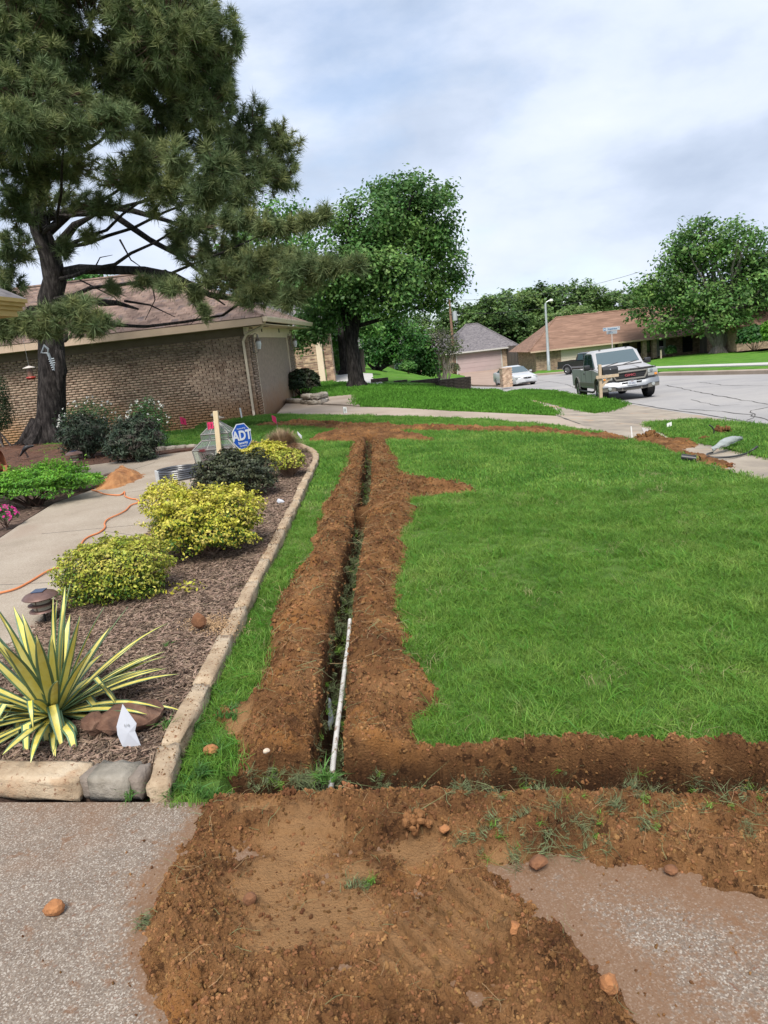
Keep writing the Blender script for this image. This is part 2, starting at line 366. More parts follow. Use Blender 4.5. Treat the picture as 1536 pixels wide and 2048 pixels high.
farS = P((700, 885), (615, 884), (625, 874), (690, 862), (600, 854), (500, 853), (350, 863), (200, 884), (200, 874), (350, 852), (500, 843), (600, 842), (700, 848), (740, 848), (800, 853), (900, 855),
         (1100, 860), (1245, 872), (1262, 882), (1100, 869), (900, 863), (800, 862), (870, 880), (860, 884), (775, 880), (760, 895))
spill = P((1262, 881), (1280, 872), (1312, 868), (1340, 878), (1384, 879), (1400, 891), (1375, 903), (1407, 911), (1445, 922), (1475, 933), (1455, 944), (1384, 922), (1299, 889))
heapB = P((195, 985), (205, 955), (255, 942), (290, 958), (270, 972), (240, 985))
soils = [soilA, farS, spill]
def soil_d(X, Y):                   # signed distance to the loose soil with ragged edges
    d = np.maximum.reduce([sdist(s, X, Y) for s in soils])
    w = np.clip(Y/6, 0.35, 1.6)
    return d + 0.08*w*fbm(X, Y, 0.22, 3, 5) + 0.04*fbm(X, Y, 0.05, 2, 9)
# smooth trodden patches and tyre tread print on the near heap
smoothE = [((600, 1690), (0.15, 0.20)), ((540, 1770), (0.14, 0.16)), ((640, 1840), (0.26, 0.15)), ((1000, 1730), (.10, .05)), ((700, 1760), (.12, .08)), ((835, 1712), (0.135, 0.085)), ((480, 1450), (0.09, 0.12)), ((560, 1890), (0.14, 0.07)), ((520, 1640), (.12, .06))]
smoothE = [(at(*c), r) for c, r in smoothE]
treadP = P((800, 1840), (930, 1775), (1060, 1850), (1020, 1905), (880, 1985), (740, 1985))
ta = math.radians(-52)
def soil_h(X, Y):
    """height of loose soil above the terrain; also dark and clay weights"""
    d = soil_d(X, Y)
    dt, tt = pdist(trench, X, Y); dc, tcx = pdist(cross, X, Y); df, _ = pdist(farTr, X, Y)
    Yr = Y+0.175*(X+0.74)
    amp = np.where(Yr > 2.50, 0.15, 0.085)
    amp = np.where(Y > 12, 0.075, amp)
    amp = np.where(X > 3.4, 0.045, amp)
    amp = amp*(0.8+0.6*fbm(X, Y, 0.5, 2, 3))
    wid = np.where(Yr > 2.5, 0.17, 0.10)
    h = amp*sst(d/wid) - 0.03*(d < -0.006)
    nearberm = np.exp(-((dc-0.16)/0.07)**2)*(Yr < 2.52)*0.02
    h = h + nearberm*sst(d/0.08)
    sm = np.zeros(X.shape)
    for c, r in smoothE: sm = np.maximum(sm, sst(1.5-1.25*np.hypot((X-c.x)/r[0], (Y-c.y)/r[1]) + 0.9*fbm(X, Y, 0.05, 3, 31)))
    core = sst((sdist(soilA, X, Y)-0.10)/0.15)*(Yr < 2.25)
    h = h - core*0.035
    tr = sst(sdist(treadP, X, Y)/0.02)
    u = (X*math.cos(ta)+Y*math.sin(ta)); v = (-X*math.sin(ta)+Y*math.cos(ta))
    lug = sst((np.sin(v*2*PI/0.062+0.9*np.sin(u*9))+0.25)*1.6)
    rough = (1-0.85*sm)*(1-0.85*tr)
    far = np.clip(Y/3.0, 1, 2.5)
    n = 0.085*fbm(X, Y, 0.16, 4, 11) + 0.042*fbm(X, Y, 0.035, 3, 12)*far**0.6 + 0.050*(0.16-np.abs(fbm(X, Y, 0.020, 3, 13))) - 0.02*sst((fbm(X, Y, 0.04, 2, 21)-0.18)*8)
    h = h + (n*rough + 0.010*fbm(X, Y, .03, 2, 14)*(1-rough))*sst((d+0.03)/0.06)
    h = h*(1-0.55*sm) + tr*0.026*lug*(0.6+1.2*np.clip(fbm(X, Y, .12, 2, 33)+.4, 0, 1))*sst(d/0.05)*(0.4+fbm(X, Y, 0.09, 2, 17)+.5)
    # trenches
    h = np.where(Yr < 2.50, h*(0.25+0.75*sst((dc-0.07)/0.16)), h)
    wob = 0.02*fbm(X, Y, 0.12, 3, 19)
    endc = sst((tt-0.0)/0.01)
    f1 = sst((dt-0.034+wob+0.03*fbm(X, Y, .045, 3, 35))/0.040); f2 = sst((dc-0.062+wob*1.8+0.045*fbm(X, Y, .045, 3, 34))/0.055)
    lip = 0.5+0.5*sst((np.minimum(dt, dc)-0.05)/0.10)
    h = h*np.where(Yr > 2.45, lip, 1)
    floor1 = -0.30+0.03*fbm(X, Y, .1, 2, 23); floor2 = -0.28+0.04*fbm(X, Y, .1, 2, 24)
    f3 = sst((df-0.05+wob)/0.05)
    fl = np.where(Y > 12, -0.12, floor1)
    h = h*f1 + fl*(1-f1); h = h*f2 + floor2*(1-f2)
    h = np.where(Y > 12, h*f3 - 0.07*(1-f3), h)
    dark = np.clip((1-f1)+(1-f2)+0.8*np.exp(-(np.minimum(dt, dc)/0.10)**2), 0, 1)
    dark = np.maximum(dark*0.6, sst((0.03-h)/0.09)*(np.minimum(dt, dc) < 0.16))  # shade of the trench depth, painted into the soil colour
    return h, d, dark, np.clip(sm+tr*0.55, 0, 1)
m_soil = mat('loose_soil', ((0.085, 0.040, 0.018), (0.170, 0.083, 0.034), (0.265, 0.138, 0.060)), scale=4.0, detail=10, rough=0.97, spec=0.1, bump=0.016, bscale=110, geo=True,
             spots=[(2.4, 0.55, 0.10, (0.34, 0.15, 0.045), 0.6), (1.2, 0.58, .08, (0.085, 0.045, 0.022), .6), (26, 0.57, 0.05, (0.030, 0.014, 0.007), 0.75), (70, 0.60, 0.04, (0.25, 0.125, 0.05), 0.6)])
def soil_attr_mix(m):
    t = m.node_tree; n = t.nodes; l = t.links; b = n['Principled BSDF']; src = b.inputs['Base Color'].links[0].from_socket
    a = n.new('ShaderNodeAttribute'); a.attribute_name = 'trodden'
    mx = n.new('ShaderNodeMixRGB'); l.new(src, mx.inputs[1]); mx.inputs[2].default_value = (0.310, 0.175, 0.080, 1)
    mm = n.new('ShaderNodeMath'); mm.operation = 'MULTIPLY'; mm.inputs[1].default_value = 0.75; l.new(a.outputs['Fac'], mm.inputs[0]); l.new(mm.outputs[0], mx.inputs[0])
    a2 = n.new('ShaderNodeAttribute'); a2.attribute_name = 'trench_shade'
    m2 = n.new('ShaderNodeMixRGB'); l.new(mx.outputs[0], m2.inputs[1]); m2.inputs[2].default_value = (0.028, 0.014, 0.008, 1)  # near-black tint stands for the shade inside the trenches
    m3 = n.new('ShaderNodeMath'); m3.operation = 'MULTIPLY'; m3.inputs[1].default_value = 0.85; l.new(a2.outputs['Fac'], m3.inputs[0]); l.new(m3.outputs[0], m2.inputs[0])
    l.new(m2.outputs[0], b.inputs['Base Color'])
soil_attr_mix(m_soil)
def soil_patch(name, xs_of_y, ys, label):
    rows = len(ys); T = xs_of_y; cols = len(T(ys[0]))
    X = np.array([T(y) for y in ys]); Y = np.repeat(np.array(ys)[:, None], cols, 1)
    h, d, dark, sm = soil_h(X, Y)
    Z = G(X, Y) + h
    keep = d > -0.035
    idx = np.arange(rows*cols).reshape(rows, cols)
    q = keep[:-1, :-1] | keep[1:, :-1] | keep[:-1, 1:] | keep[1:, 1:]
    F = np.stack([idx[:-1, :-1][q], idx[:-1, 1:][q], idx[1:, 1:][q], idx[1:, :-1][q]], 1)
    used = np.unique(F); rm = -np.ones(rows*cols, np.int64); rm[used] = np.arange(len(used))
    V = np.stack([X.ravel(), Y.ravel(), Z.ravel()], 1)[used]
    me = npmesh(name, V, rm[F], m_soil, smooth=True)
    for nm, arr in (('trench_shade', dark), ('trodden', sm)):
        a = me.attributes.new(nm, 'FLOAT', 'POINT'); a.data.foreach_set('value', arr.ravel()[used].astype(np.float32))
    o = link(name, me); tag(o, label, 'soil', None, 'stuff'); return o
def geom(a, b, k0, k1=None):        # row positions with spacing growing with distance
    r = [a]
    while r[-1] < b: r.append(r[-1] + k0*r[-1]*r[-1])
    return r
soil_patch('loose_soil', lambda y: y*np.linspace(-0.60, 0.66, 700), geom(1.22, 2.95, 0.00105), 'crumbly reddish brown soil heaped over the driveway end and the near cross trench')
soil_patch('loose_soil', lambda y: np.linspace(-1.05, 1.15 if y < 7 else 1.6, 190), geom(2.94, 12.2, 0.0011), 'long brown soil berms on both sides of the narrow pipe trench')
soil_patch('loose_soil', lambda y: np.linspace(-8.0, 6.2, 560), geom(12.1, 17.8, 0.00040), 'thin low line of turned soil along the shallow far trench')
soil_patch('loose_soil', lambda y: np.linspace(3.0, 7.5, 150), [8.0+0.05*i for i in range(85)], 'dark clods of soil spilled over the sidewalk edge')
# ---- ground sheets
lawn_poly = P((345, 1607), (2100, 1607), (1900, 1060), (1536, 964), (1455, 943), (1370, 917), (1267, 878), (1228, 873), (1180, 862), (1100, 851), (960, 840), (830, 835), (700, 832), (555, 830), (516, 833), (340, 857), (31, 896), (-200, 930),
              (-200, 916), (100, 905), (250, 904), (330, 902), (390, 899), (500, 886), (545, 886), (575, 890), (612, 898), (636, 912), (640, 925), (616, 980), (594, 1030), (562, 1100), (523, 1180), (474, 1290), (424, 1400), (372, 1500))
def lawn_z(x, y):
    d = np.maximum.reduce([sdist(s, x, y) for s in soils]); return G(x, y) - 0.5*sst((d-0.06)/0.10) + 0.02*fbm(x, y, 0.7, 2, 41)
drape('lawn', lawn_poly, 0, 0.13, m_lawn, zf=lawn_z, depth=0.4)
dl = lambda x: 2.44-0.175*(x+0.74)
drape('driveway', [(-7, -4), (7, -4), (7, 0.9), (2.3, 0.9), (-2.2, 0.9), (-7, 0.9)], 0.004, 0.3, m_agg); drape('driveway', [(-7, 0.9), (-2.2, 0.9), (-2.2, dl(-2.2)), (-7, dl(-7))], 0.004, 0.3, m_agg); drape('driveway', [(2.3, 0.9), (7, 0.9), (7, dl(7)), (2.3, dl(2.3))], 0.004, 0.2, m_agg)
dn = drape('driveway', [(-2.2, 0.9), (2.3, 0.9), (2.3, dl(2.3)), (-2.2, dl(-2.2))], 0.004, 0.045, m_agg)
co = np.array([v.co[:] for v in dn.data.vertices]); dd_ = soil_d(co[:, 0], co[:, 1])
film = 0.62*np.exp(np.minimum(dd_, 0)/np.where(co[:, 0] > 0.2, 0.16, 0.06))+0.14*sst((co[:, 0]-.1)/.3)
a = dn.data.attributes.new('film', 'FLOAT', 'POINT'); a.data.foreach_set('value', film.astype(np.float32))
def film_mix(m):
    t = m.node_tree; n = t.nodes; l = t.links; b = n['Principled BSDF']; src = b.inputs['Base Color'].links[0].from_socket
    a = n.new('ShaderNodeAttribute'); a.attribute_name = 'film'; gm = n.new('ShaderNodeNewGeometry')
    q = n.new('ShaderNodeTexNoise'); q.inputs['Scale'].default_value = 7; q.inputs['Detail'].default_value = 10; q.inputs['Roughness'].default_value = 0.7; l.new(gm.outputs['Position'], q.inputs['Vector'])
    q2 = n.new('ShaderNodeTexNoise'); q2.inputs['Scale'].default_value = 95; q2.inputs['Detail'].default_value = 4; l.new(gm.outputs['Position'], q2.inputs['Vector'])
    a0 = n.new('ShaderNodeMath'); a0.operation = 'ADD'; l.new(q.outputs[0], a0.inputs[0]); l.new(q2.outputs[0], a0.inputs[1])
    ad = n.new('ShaderNodeMath'); ad.operation = 'ADD'; l.new(a.outputs['Fac'], ad.inputs[0]); l.new(a0.outputs[0], ad.inputs[1])
    mr = n.new('ShaderNodeMapRange'); mr.inputs[1].default_value = 1.17; mr.inputs[2].default_value = 1.50; mr.inputs[4].default_value = 0.72; l.new(ad.outputs[0], mr.inputs[0])
    mx = n.new('ShaderNodeMixRGB'); l.new(mr.outputs[0], mx.inputs[0]); l.new(src, mx.inputs[1]); mx.inputs[2].default_value = (0.165, 0.082, 0.036, 1); l.new(mx.outputs[0], b.inputs['Base Color'])
film_mix(m_agg)
base_xs = np.concatenate([np.arange(-600, -40, 20), np.arange(-40, -8, 2), np.arange(-8, 22, 0.5), np.arange(22, 90, 2), np.arange(90, 700, 20)])
base_ys = np.concatenate([np.arange(-60, -5, 5), np.arange(-5, 60, 0.5), np.arange(60, 120, 2), np.arange(120, 1500, 30)])
BX, BY = np.meshgrid(base_xs, base_ys)
BZ = G(BX, BY) - 0.62 + 0.42*sst((BY-18)/8)
gi = np.arange(BX.size).reshape(BX.shape)
o = link('ground', npmesh('ground', np.stack([BX.ravel(), BY.ravel(), BZ.ravel()], 1), np.stack([gi[:-1, :-1].ravel(), gi[:-1, 1:].ravel(), gi[1:, 1:].ravel(), gi[1:, :-1].ravel()], 1), m_farlawn, smooth=True)); o['kind'] = 'structure'
strip_road = [(1010, 792), (1045, 782), (1091, 784), (1159, 795), (1248, 812), (1252, 808), (1386, 830), (1536, 853), (2100, 985), (3600, 700), (2200, 700), (1536, 744), (1419, 747), (1322, 749), (1155, 743), (1064, 751), (1010, 755), (930, 762), (700, 768), (700, 772), (940, 782)]
drape('street', PR([p for p in strip_road if p[0] < 2150 and p[0] > 720] , ROADH), ROADH, 1.2, m_road, depth=0.1)
drape('garage_drive', P((553, 829), (576, 803), (650, 811), (720, 815), (900, 823), (1040, 829), (1112, 833), (1160, 850), (1180, 861), (1100, 850), (960, 839), (830, 834), (700, 831)), 0.012, 0.5, m_drive)
drape('drive_apron', P((1114, 833), (1165, 822), (1190, 827), (1250, 813), (1252, 807), (1386, 829), (1536, 852), (1700, 888), (1536, 858), (1455, 847), (1384, 843), (1293, 850), (1341, 876), (1267, 877), (1228, 872), (1180, 861)), 0.0, 0.4, m_walk)
drape('sidewalk', P((1267, 878), (1341, 876), (1426, 892), (1469, 903), (1536, 917), (1900, 1010), (1900, 1060), (1536, 963), (1455, 942), (1370, 916)), 0.0, 0.3, m_walk)
drape('sidewalk', P((984, 780), (1018, 786), (1100, 806), (1165, 822), (1114, 833), (1050, 806), (1000, 786)), 0.0, 0.5, m_walk)
drape('verge_lawn', P((1293, 850), (1384, 843), (1455, 847), (1536, 858), (1900, 935), (1900, 1005), (1536, 917), (1469, 903), (1426, 892), (1341, 876)), 0.03, 0.3, m_lawn)
drape('verge_lawn', P((1018, 786), (1045, 782), (1091, 784), (1159, 795), (1248, 812), (1190, 827), (1165, 822), (1100, 806)), 0.04, 0.4, m_farlawn)
drape('neighbour_lawn', P((560, 790), (590, 785), (650, 767), (730, 772), (790, 773), (945, 782), (984, 780), (1000, 786), (1050, 806), (1112, 832), (1040, 828), (900, 822), (720, 814), (717, 790), (640, 797), (580, 800)), 0.04, 0.6, m_farlawn, depth=0.3)
drape('paved_pad', P((640, 797), (717, 790), (720, 814), (600, 806)), 0.03, 0.6, m_drive)
drape('white_driveway', P((648, 767), (668, 750), (745, 748), (748, 762), (800, 771), (860, 777), (790, 774), (730, 773)), 0.03, 0.8, m_white)
drape('pink_driveway', P((917, 747), (1005, 738), (1018, 745), (1066, 751), (1062, 764), (1010, 771), (945, 770), (930, 760)), 0.02, 1.0, m_pink)
drape('garden_path', PR([(-200, 1500), (-60, 1385), (60, 1270), (115, 1200), (270, 1090), (345, 1015), (400, 955), (440, 922), (505, 886), (470, 889), (395, 901), (330, 909), (215, 926), (150, 934), (70, 939), (70, 958), (150, 956), (200, 961), (190, 978), (110, 1006), (60, 1036), (0, 1076), (-150, 1166)], 0.06), 0.06, 0.2, m_conc, depth=0.2)
bed_z = lambda x, y: G(x, y) + 0.03*fbm(x, y, 0.5, 3, 51)
drape('mulch_bed', P((-300, 1590), (290, 1585), (345, 1500), (415, 1370), (462, 1280), (510, 1190), (552, 1100), (584, 1030), (606, 980), (628, 925), (622, 912), (575, 898), (500, 886), (440, 924), (400, 960), (345, 1022), (270, 1098), (115, 1210), (60, 1280), (-60, 1395), (-300, 1500)), 0.045, 0.07, m_mulch, zf=bed_z)
drape('pine_straw_bed', P((-500, 925), (-200, 915), (30, 893), (130, 893), (250, 900), (330, 904), (390, 900), (395, 904), (330, 913), (215, 930), (150, 938), (0, 948), (-500, 990)), 0.05, 0.25, m_straw, zf=lambda x, y: G(x, y)+0.08*fbm(x, y, 1.2, 3, 52))
drape('fern_bed', P((-700, 970), (-100, 950), (70, 942), (70, 962), (150, 960), (202, 965), (192, 982), (110, 1010), (60, 1040), (0, 1080), (-150, 1170), (-700, 1500)), 0.03, 0.15, m_mulch, zf=bed_z)
drape('far_lawn', P((1322, 745), (1419, 743), (1536, 740), (1900, 736), (2000, 700), (1536, 704), (1440, 706), (1340, 714), (1300, 722), (1240, 735)), 0.06, 2.5, m_farlawn)
drape('far_sidewalk', P((1300, 739.5), (1400, 737), (1536, 734), (1850, 731), (1850, 725), (1536, 729), (1400, 733), (1300, 736.5)), 0.12, 2.5, m_white)
drape('far_lawn', P((1066, 749), (1155, 742), (1230, 737), (1200, 736), (1136, 740.5), (1075, 742)), 0.05, 2.5, m_farlawn)
def strip(name, path, w, h, z0, m, kind='structure'):
    vs = []; pts = [Vector(p) for p in path]; mb = MB(); secs = []
    for i, p in enumerate(pts):
        d = (pts[min(i+1, len(pts)-1)]-pts[max(i-1, 0)]).normalized(); nrm = Vector((-d.y, d.x)); z = g(p.x, p.y)+z0
        a = p+nrm*w/2; b = p-nrm*w/2
        secs.append([(a.x, a.y, z), (a.x, a.y, z+h*0.85), (a.x*0.85+b.x*0.15, a.y*0.85+b.y*0.15, z+h), (a.x*0.15+b.x*0.85, a.y*0.15+b.y*0.85, z+h), (b.x, b.y, z+h*0.85), (b.x, b.y, z)])
    o = mb.loft(secs).build(name, m); o['kind'] = kind; return o
def dense(path, step):
    r = []
    for a, b in zip(path, path[1:]):
        a, b = Vector(a), Vector(b); n = max(1, int((b-a).length/step)); r += [tuple(a+(b-a)*k/n) for k in range(n)]
    return r + [tuple(path[-1])]
strip('kerb', dense(P((1322, 747), (1419, 745), (1536, 742), (1850, 737)), 4), 0.35, 0.25, -0.16, m_drive)
strip('kerb', dense(P((1063, 750), (1155, 742.5), (1240, 737)), 4), 0.35, 0.25, -0.16, m_drive)
strip('kerb', dense(P((1018, 785), (1045, 781), (1091, 783), (1159, 794), (1248, 811)), 1), 0.16, 0.25, -0.17, m_walk)
# street cracks: thin filler lines lying on the surface
def crack(pts, w, h, name='street_crack', wob=0.05):
    pp = dense(P(*pts) if h > -0.05 else PR(pts, h), 0.35)
    pp = [(x+uni(-wob, wob), y+uni(-wob, wob)) for x, y in pp]; vs = []; fs = []
    for i, (x, y) in enumerate(pp):
        d = (Vector(pp[min(i+1, len(pp)-1)])-Vector(pp[max(0, i-1)])).normalized(); ww = w*uni(0.4, 1.2)/2
        for s in (-1, 1): vs.append((x-d.y*s*ww, y+d.x*s*ww, g(x, y)+h+0.008))
        if i: k = 2*i; fs.append((k-2, k-1, k+1, k))
    me = bpy.data.meshes.new(name); me.from_pydata(vs, [], fs); me.materials.append(m_crack); o = link(name, me); o['kind'] = 'structure'
crack([(1330, 770), (1400, 785), (1470, 798), (1560, 812)], 0.05, ROADH); crack([(1360, 818), (1430, 822), (1500, 830), (1560, 848)], 0.035, ROADH)
crack([(1400, 765), (1450, 771), (1540, 772)], 0.04, ROADH); crack([(1260, 806), (1330, 818), (1400, 828), (1536, 851)], 0.06, ROADH, wob=0.02)
crack([(1490, 842), (1510, 832), (1500, 822), (1536, 815)], 0.03, ROADH); crack([(1075, 760), (1130, 768), (1160, 780)], 0.05, ROADH)
crack([(1380, 800), (1440, 812), (1480, 810)], 0.03, ROADH); crack([(1160, 850), (1114, 833)], 0.05, 0.014, 'joint', 0.01); crack([(1165, 845), (1225, 842), (1290, 850)], 0.02, 0.002, 'joint', 0.01)
for a, b in (((300, 1075), (200, 1062)), ((318, 1046), (85, 1068)), ((120, 1165), (-40, 1172)), ((310, 925), (250, 945)), ((380, 968), (255, 985))):
    pa = at(*a, 0.06); pb = at(*b, 0.06); pp = [pa+(pb-pa)*k/14 for k in range(15)]
    MB().tube([(p.x+uni(-.006, .006), p.y, g(p.x, p.y)+0.0585) for p in pp], 0.0035, 5).build('path_joint', m_crack)['kind'] = 'structure'
# ------------------------------------------------------------------ scatter of tiny stuff
def scatter(name, pts, rots, scl, protos, label, cat, kind='stuff', idx=None):
    me = bpy.data.meshes.new(name); n = len(pts); me.vertices.add(n); me.vertices.foreach_set('co', np.asarray(pts, np.float32).ravel())
    a = me.attributes.new('rot', 'FLOAT_VECTOR', 'POINT'); a.data.foreach_set('vector', np.asarray(rots, np.float32).ravel())
    a = me.attributes.new('scl', 'FLOAT', 'POINT'); a.data.foreach_set('value', np.asarray(scl, np.float32))
    a = me.attributes.new('pick', 'INT', 'POINT'); a.data.foreach_set('value', (np.random.randint(0, len(protos), n) if idx is None else idx).astype(np.int32))
    o = link(name, me); tag(o, label, cat, None, kind)
    ng = bpy.data.node_groups.new(name, 'GeometryNodeTree')
    ng.interface.new_socket('Geometry', in_out='INPUT', socket_type='NodeSocketGeometry'); ng.interface.new_socket('Geometry', in_out='OUTPUT', socket_type='NodeSocketGeometry')
    n_ = ng.nodes; l = ng.links; gi_ = n_.new('NodeGroupInput'); go = n_.new('NodeGroupOutput')
    iop = n_.new('GeometryNodeInstanceOnPoints'); iop.inputs['Pick Instance'].default_value = True
    jn = n_.new('GeometryNodeJoinGeometry')
    for p in reversed(protos):
        oi = n_.new('GeometryNodeObjectInfo'); oi.inputs['Object'].default_value = p; oi.inputs['As Instance'].default_value = True; l.new(oi.outputs['Geometry'], jn.inputs[0])
    def na(nm, t):
        q = n_.new('GeometryNodeInputNamedAttribute'); q.data_type = t; q.inputs['Name'].default_value = nm; return q.outputs['Attribute']
    l.new(gi_.outputs[0], iop.inputs['Points']); l.new(jn.outputs[0], iop.inputs['Instance']); l.new(na('pick', 'INT'), iop.inputs['Instance Index'])
    e2r = n_.new('FunctionNodeEulerToRotation'); l.new(na('rot', 'FLOAT_VECTOR'), e2r.inputs[0]); l.new(e2r.outputs[0], iop.inputs['Rotation'])
    l.new(na('scl', 'FLOAT'), iop.inputs['Scale']); l.new(iop.outputs[0], go.inputs[0])
    md = o.modifiers.new('scatter', 'NODES'); md.node_group = ng; return o
def proto(name, me): return bpy.data.objects.new(name, me)     # never linked: only its mesh is instanced
def blade_tuft(n, rad, hmin, hmax, w, m, lean=0.5, seed=0, segs=3):
    rs = random.Random(seed); V = []; F = []
    for i in range(n):
        a = rs.uniform(0, 2*PI); r = rad*math.sqrt(rs.random()); x, y = r*math.cos(a), r*math.sin(a)
        h = rs.uniform(hmin, hmax); da = rs.uniform(0, 2*PI); ln = rs.uniform(0.1, 1)*lean*h; wa = rs.uniform(0, 2*PI); ww = w*rs.uniform(0.7, 1.3)
        b = len(V)
        for k in range(segs+1):
            t = k/segs; q = ww*(1-t)**0.7*0.5 if k < segs else 0
            px, py, pz = x+math.cos(da)*ln*t*t, y+math.sin(da)*ln*t*t, h*(t-0.35*lean*t*t)
            if k < segs: V += [(px-math.cos(wa)*q, py-math.sin(wa)*q, pz), (px+math.cos(wa)*q, py+math.sin(wa)*q, pz)]
            else: V.append((px, py, pz))
        for k in range(segs-1): s_ = b+2*k; F += [(s_, s_+1, s_+3, s_+2)]
        s_ = b+2*(segs-1); F.append((s_, s_+1, s_+2))
    me = bpy.data.meshes.new('tuft'); me.from_pydata(V, [], F); me.materials.append(m); return me
m_grass = mat('grass_blade', ((0.080, 0.190, 0.026), (0.130, 0.270, 0.040), (0.215, 0.345, 0.070)), scale=1.6, detail=7, rough=0.55, spec=0.25, island=0.35, trans=0.35, hue=0.02, geo=True, spots=[(0.6, 0.57, 0.12, (0.17, 0.25, 0.05), 0.55), (5, 0.62, 0.08, (0.23, 0.25, 0.09), 0.5)])
m_grass2 = mat('young_grass_blade', ((0.075, 0.20, 0.018), (0.14, 0.29, 0.04)), scale=1.1, detail=4, rough=0.55, spec=0.25, island=0.3, trans=0.35, hue=0.02, geo=True)
m_drygrass = mat('dry_straw', ((0.20, 0.12, 0.055), (0.30, 0.20, 0.10)), scale=8, rough=0.8, island=0.4)
m_rootgreen = mat('cut_grass', ((0.08, 0.12, 0.045), (0.19, 0.20, 0.095)), scale=8, rough=0.8, island=0.4)
tufts = [proto('grass_tuft', blade_tuft(34, 0.060, 0.035, 0.085, 0.0042, m_grass, 1.1, s_)) for s_ in range(4)] + [proto('grass_tuft', blade_tuft(26, 0.05, 0.05, 0.11, 0.0050, m_grass2, 1.3, 9))]
coarse = [proto('grass_tuft', blade_tuft(46, 0.16, 0.04, 0.085, 0.011, m_grass, 0.9, 20+s_, 2)) for s_ in range(3)]
far_t = [proto('grass_tuft', blade_tuft(40, 0.34, 0.05, 0.085, 0.026, mat('verge_blade', ((0.070, 0.19, 0.022), (0.115, 0.275, 0.035)), scale=0.5, rough=0.7, spec=0.15, island=0.3, trans=0.3, geo=True), 0.7, 40+s_, 2)) for s_ in range(3)]
LP = np.array(lawn_poly)
def rand_in(poly, n):
    A = np.asarray(poly); x = np.random.uniform(A[:, 0].min(), A[:, 0].max(), n); y = np.random.uniform(A[:, 1].min(), A[:, 1].max(), n); k = inside(A, x, y); return x[k], y[k]
def grass_points(poly, y0, y1, dens, margin=-0.01, keep=1.0):
    A = np.asarray(poly); b = [max(A[:, 0].min(), -8.5), min(A[:, 0].max(), 12)]; n = int((b[1]-b[0])*(y1-y0)*dens)
    x = np.random.uniform(b[0], b[1], n); y = np.random.uniform(y0, y1, n)
    k = inside(A, x, y) & (np.abs(x) < 0.62*y+0.6); x, y = x[k], y[k]
    d = soil_d(x, y); k = (d < margin) | ((d < 0.03) & (np.random.rand(len(x)) < 0.15)); x, y, d = x[k], y[k], d[k]
    th = fbm(x, y, 0.45, 3, 71); k = np.random.rand(len(x)) < np.clip(1.15+1.6*th, 0.25, 1)*keep; return x[k], y[k]
def put_grass(name, sets, protos, label, sc_fn, h=0.0):
    X = np.concatenate([s_[0] for s_ in sets]); Y = np.concatenate([s_[1] for s_ in sets]); n = len(X)
    Z = G(X, Y) + 0.02*fbm(X, Y, 0.7, 2, 41) + h - 0.004
    R = np.stack([np.random.uniform(-.25, .25, n), np.random.uniform(-.25, .25, n), np.random.uniform(0, 6.28, n)], 1)
    S = sc_fn(X, Y)*np.random.uniform(0.65, 1.25, n)
    scatter(name, np.stack([X, Y, Z], 1), R, S, protos, label, 'grass')
hv = lambda x, y: np.clip(0.92+1.3*fbm(x, y, 0.35, 3, 73), .62, 1.5)
put_grass('lawn_grass', [grass_points(lawn_poly, 2.42, 4.5, 900), grass_points(lawn_poly, 4.5, 7.5, 560)], tufts, 'fine green grass blades of the near front lawn beside the trench', hv)
put_grass('lawn_grass', [grass_points(lawn_poly, 7.5, 21, 200)], coarse, 'green grass of the farther half of the front lawn', lambda x, y: 0.8+0.6*fbm(x, y, 0.7, 3, 74))
sx_, sy_ = grass_points(lawn_poly, 2.42, 9, 60); k = (fbm(sx_, sy_, .5, 3, 91) > .08) | (np.abs(soil_d(sx_, sy_)) < .12); sx_, sy_ = sx_[k], sy_[k]
drytuft = [proto('dry_tuft', blade_tuft(9, 0.05, 0.04, 0.10, 0.0030, mat('dead_grass_blade', ((0.22, 0.20, 0.09), (0.36, 0.31, 0.16)), scale=3, rough=.8, island=.3), 1.6, 95+i)) for i in range(2)]
put_grass('lawn_grass', [(sx_, sy_)], drytuft, 'straw coloured dead blades among the lawn grass', lambda x, y: 1+0*x)
longtuft = [proto('long_tuft', blade_tuft(10, 0.03, 0.08, 0.17, 0.0050, m_grass2, 1.5, 97+i, 4)) for i in range(2)]
sx_, sy_ = grass_points(lawn_poly, 2.42, 8, 60); k = (fbm(sx_, sy_, .3, 3, 93) > .10) | ((np.abs(soil_d(sx_, sy_)) < .10) & (np.random.rand(len(sx_)) < .6)); sx_, sy_ = sx_[k], sy_[k]
put_grass('lawn_grass', [(sx_, sy_)], longtuft, 'longer bright blades standing above the lawn', lambda x, y: .8+0*x)
VS = []
for pl, hh in ((P((1293, 850), (1384, 843), (1455, 847), (1536, 858), (1800, 915), (1800, 985), (1536, 917), (1469, 903), (1426, 892), (1341, 876)), 0.03),):
    put_grass('verge_grass', [grass_points(pl, 8, 17, 170)], coarse, 'green grass of the verge between sidewalk and street near the plastic bag', lambda x, y: 1+0*x, hh)
def farg(pl, n, h, label):
    x, y = rand_in(pl, n); put_grass('verge_grass', [(x, y)], far_t, label, lambda x, y: 0.9+0.5*fbm(x, y, 1.5, 3, 74), h)
farg(P((1018, 786), (1045, 782), (1091, 784), (1159, 795), (1248, 812), (1190, 827), (1165, 822), (1100, 806)), 9000, 0.04, 'bright green grass strip around the wooden mailbox post')
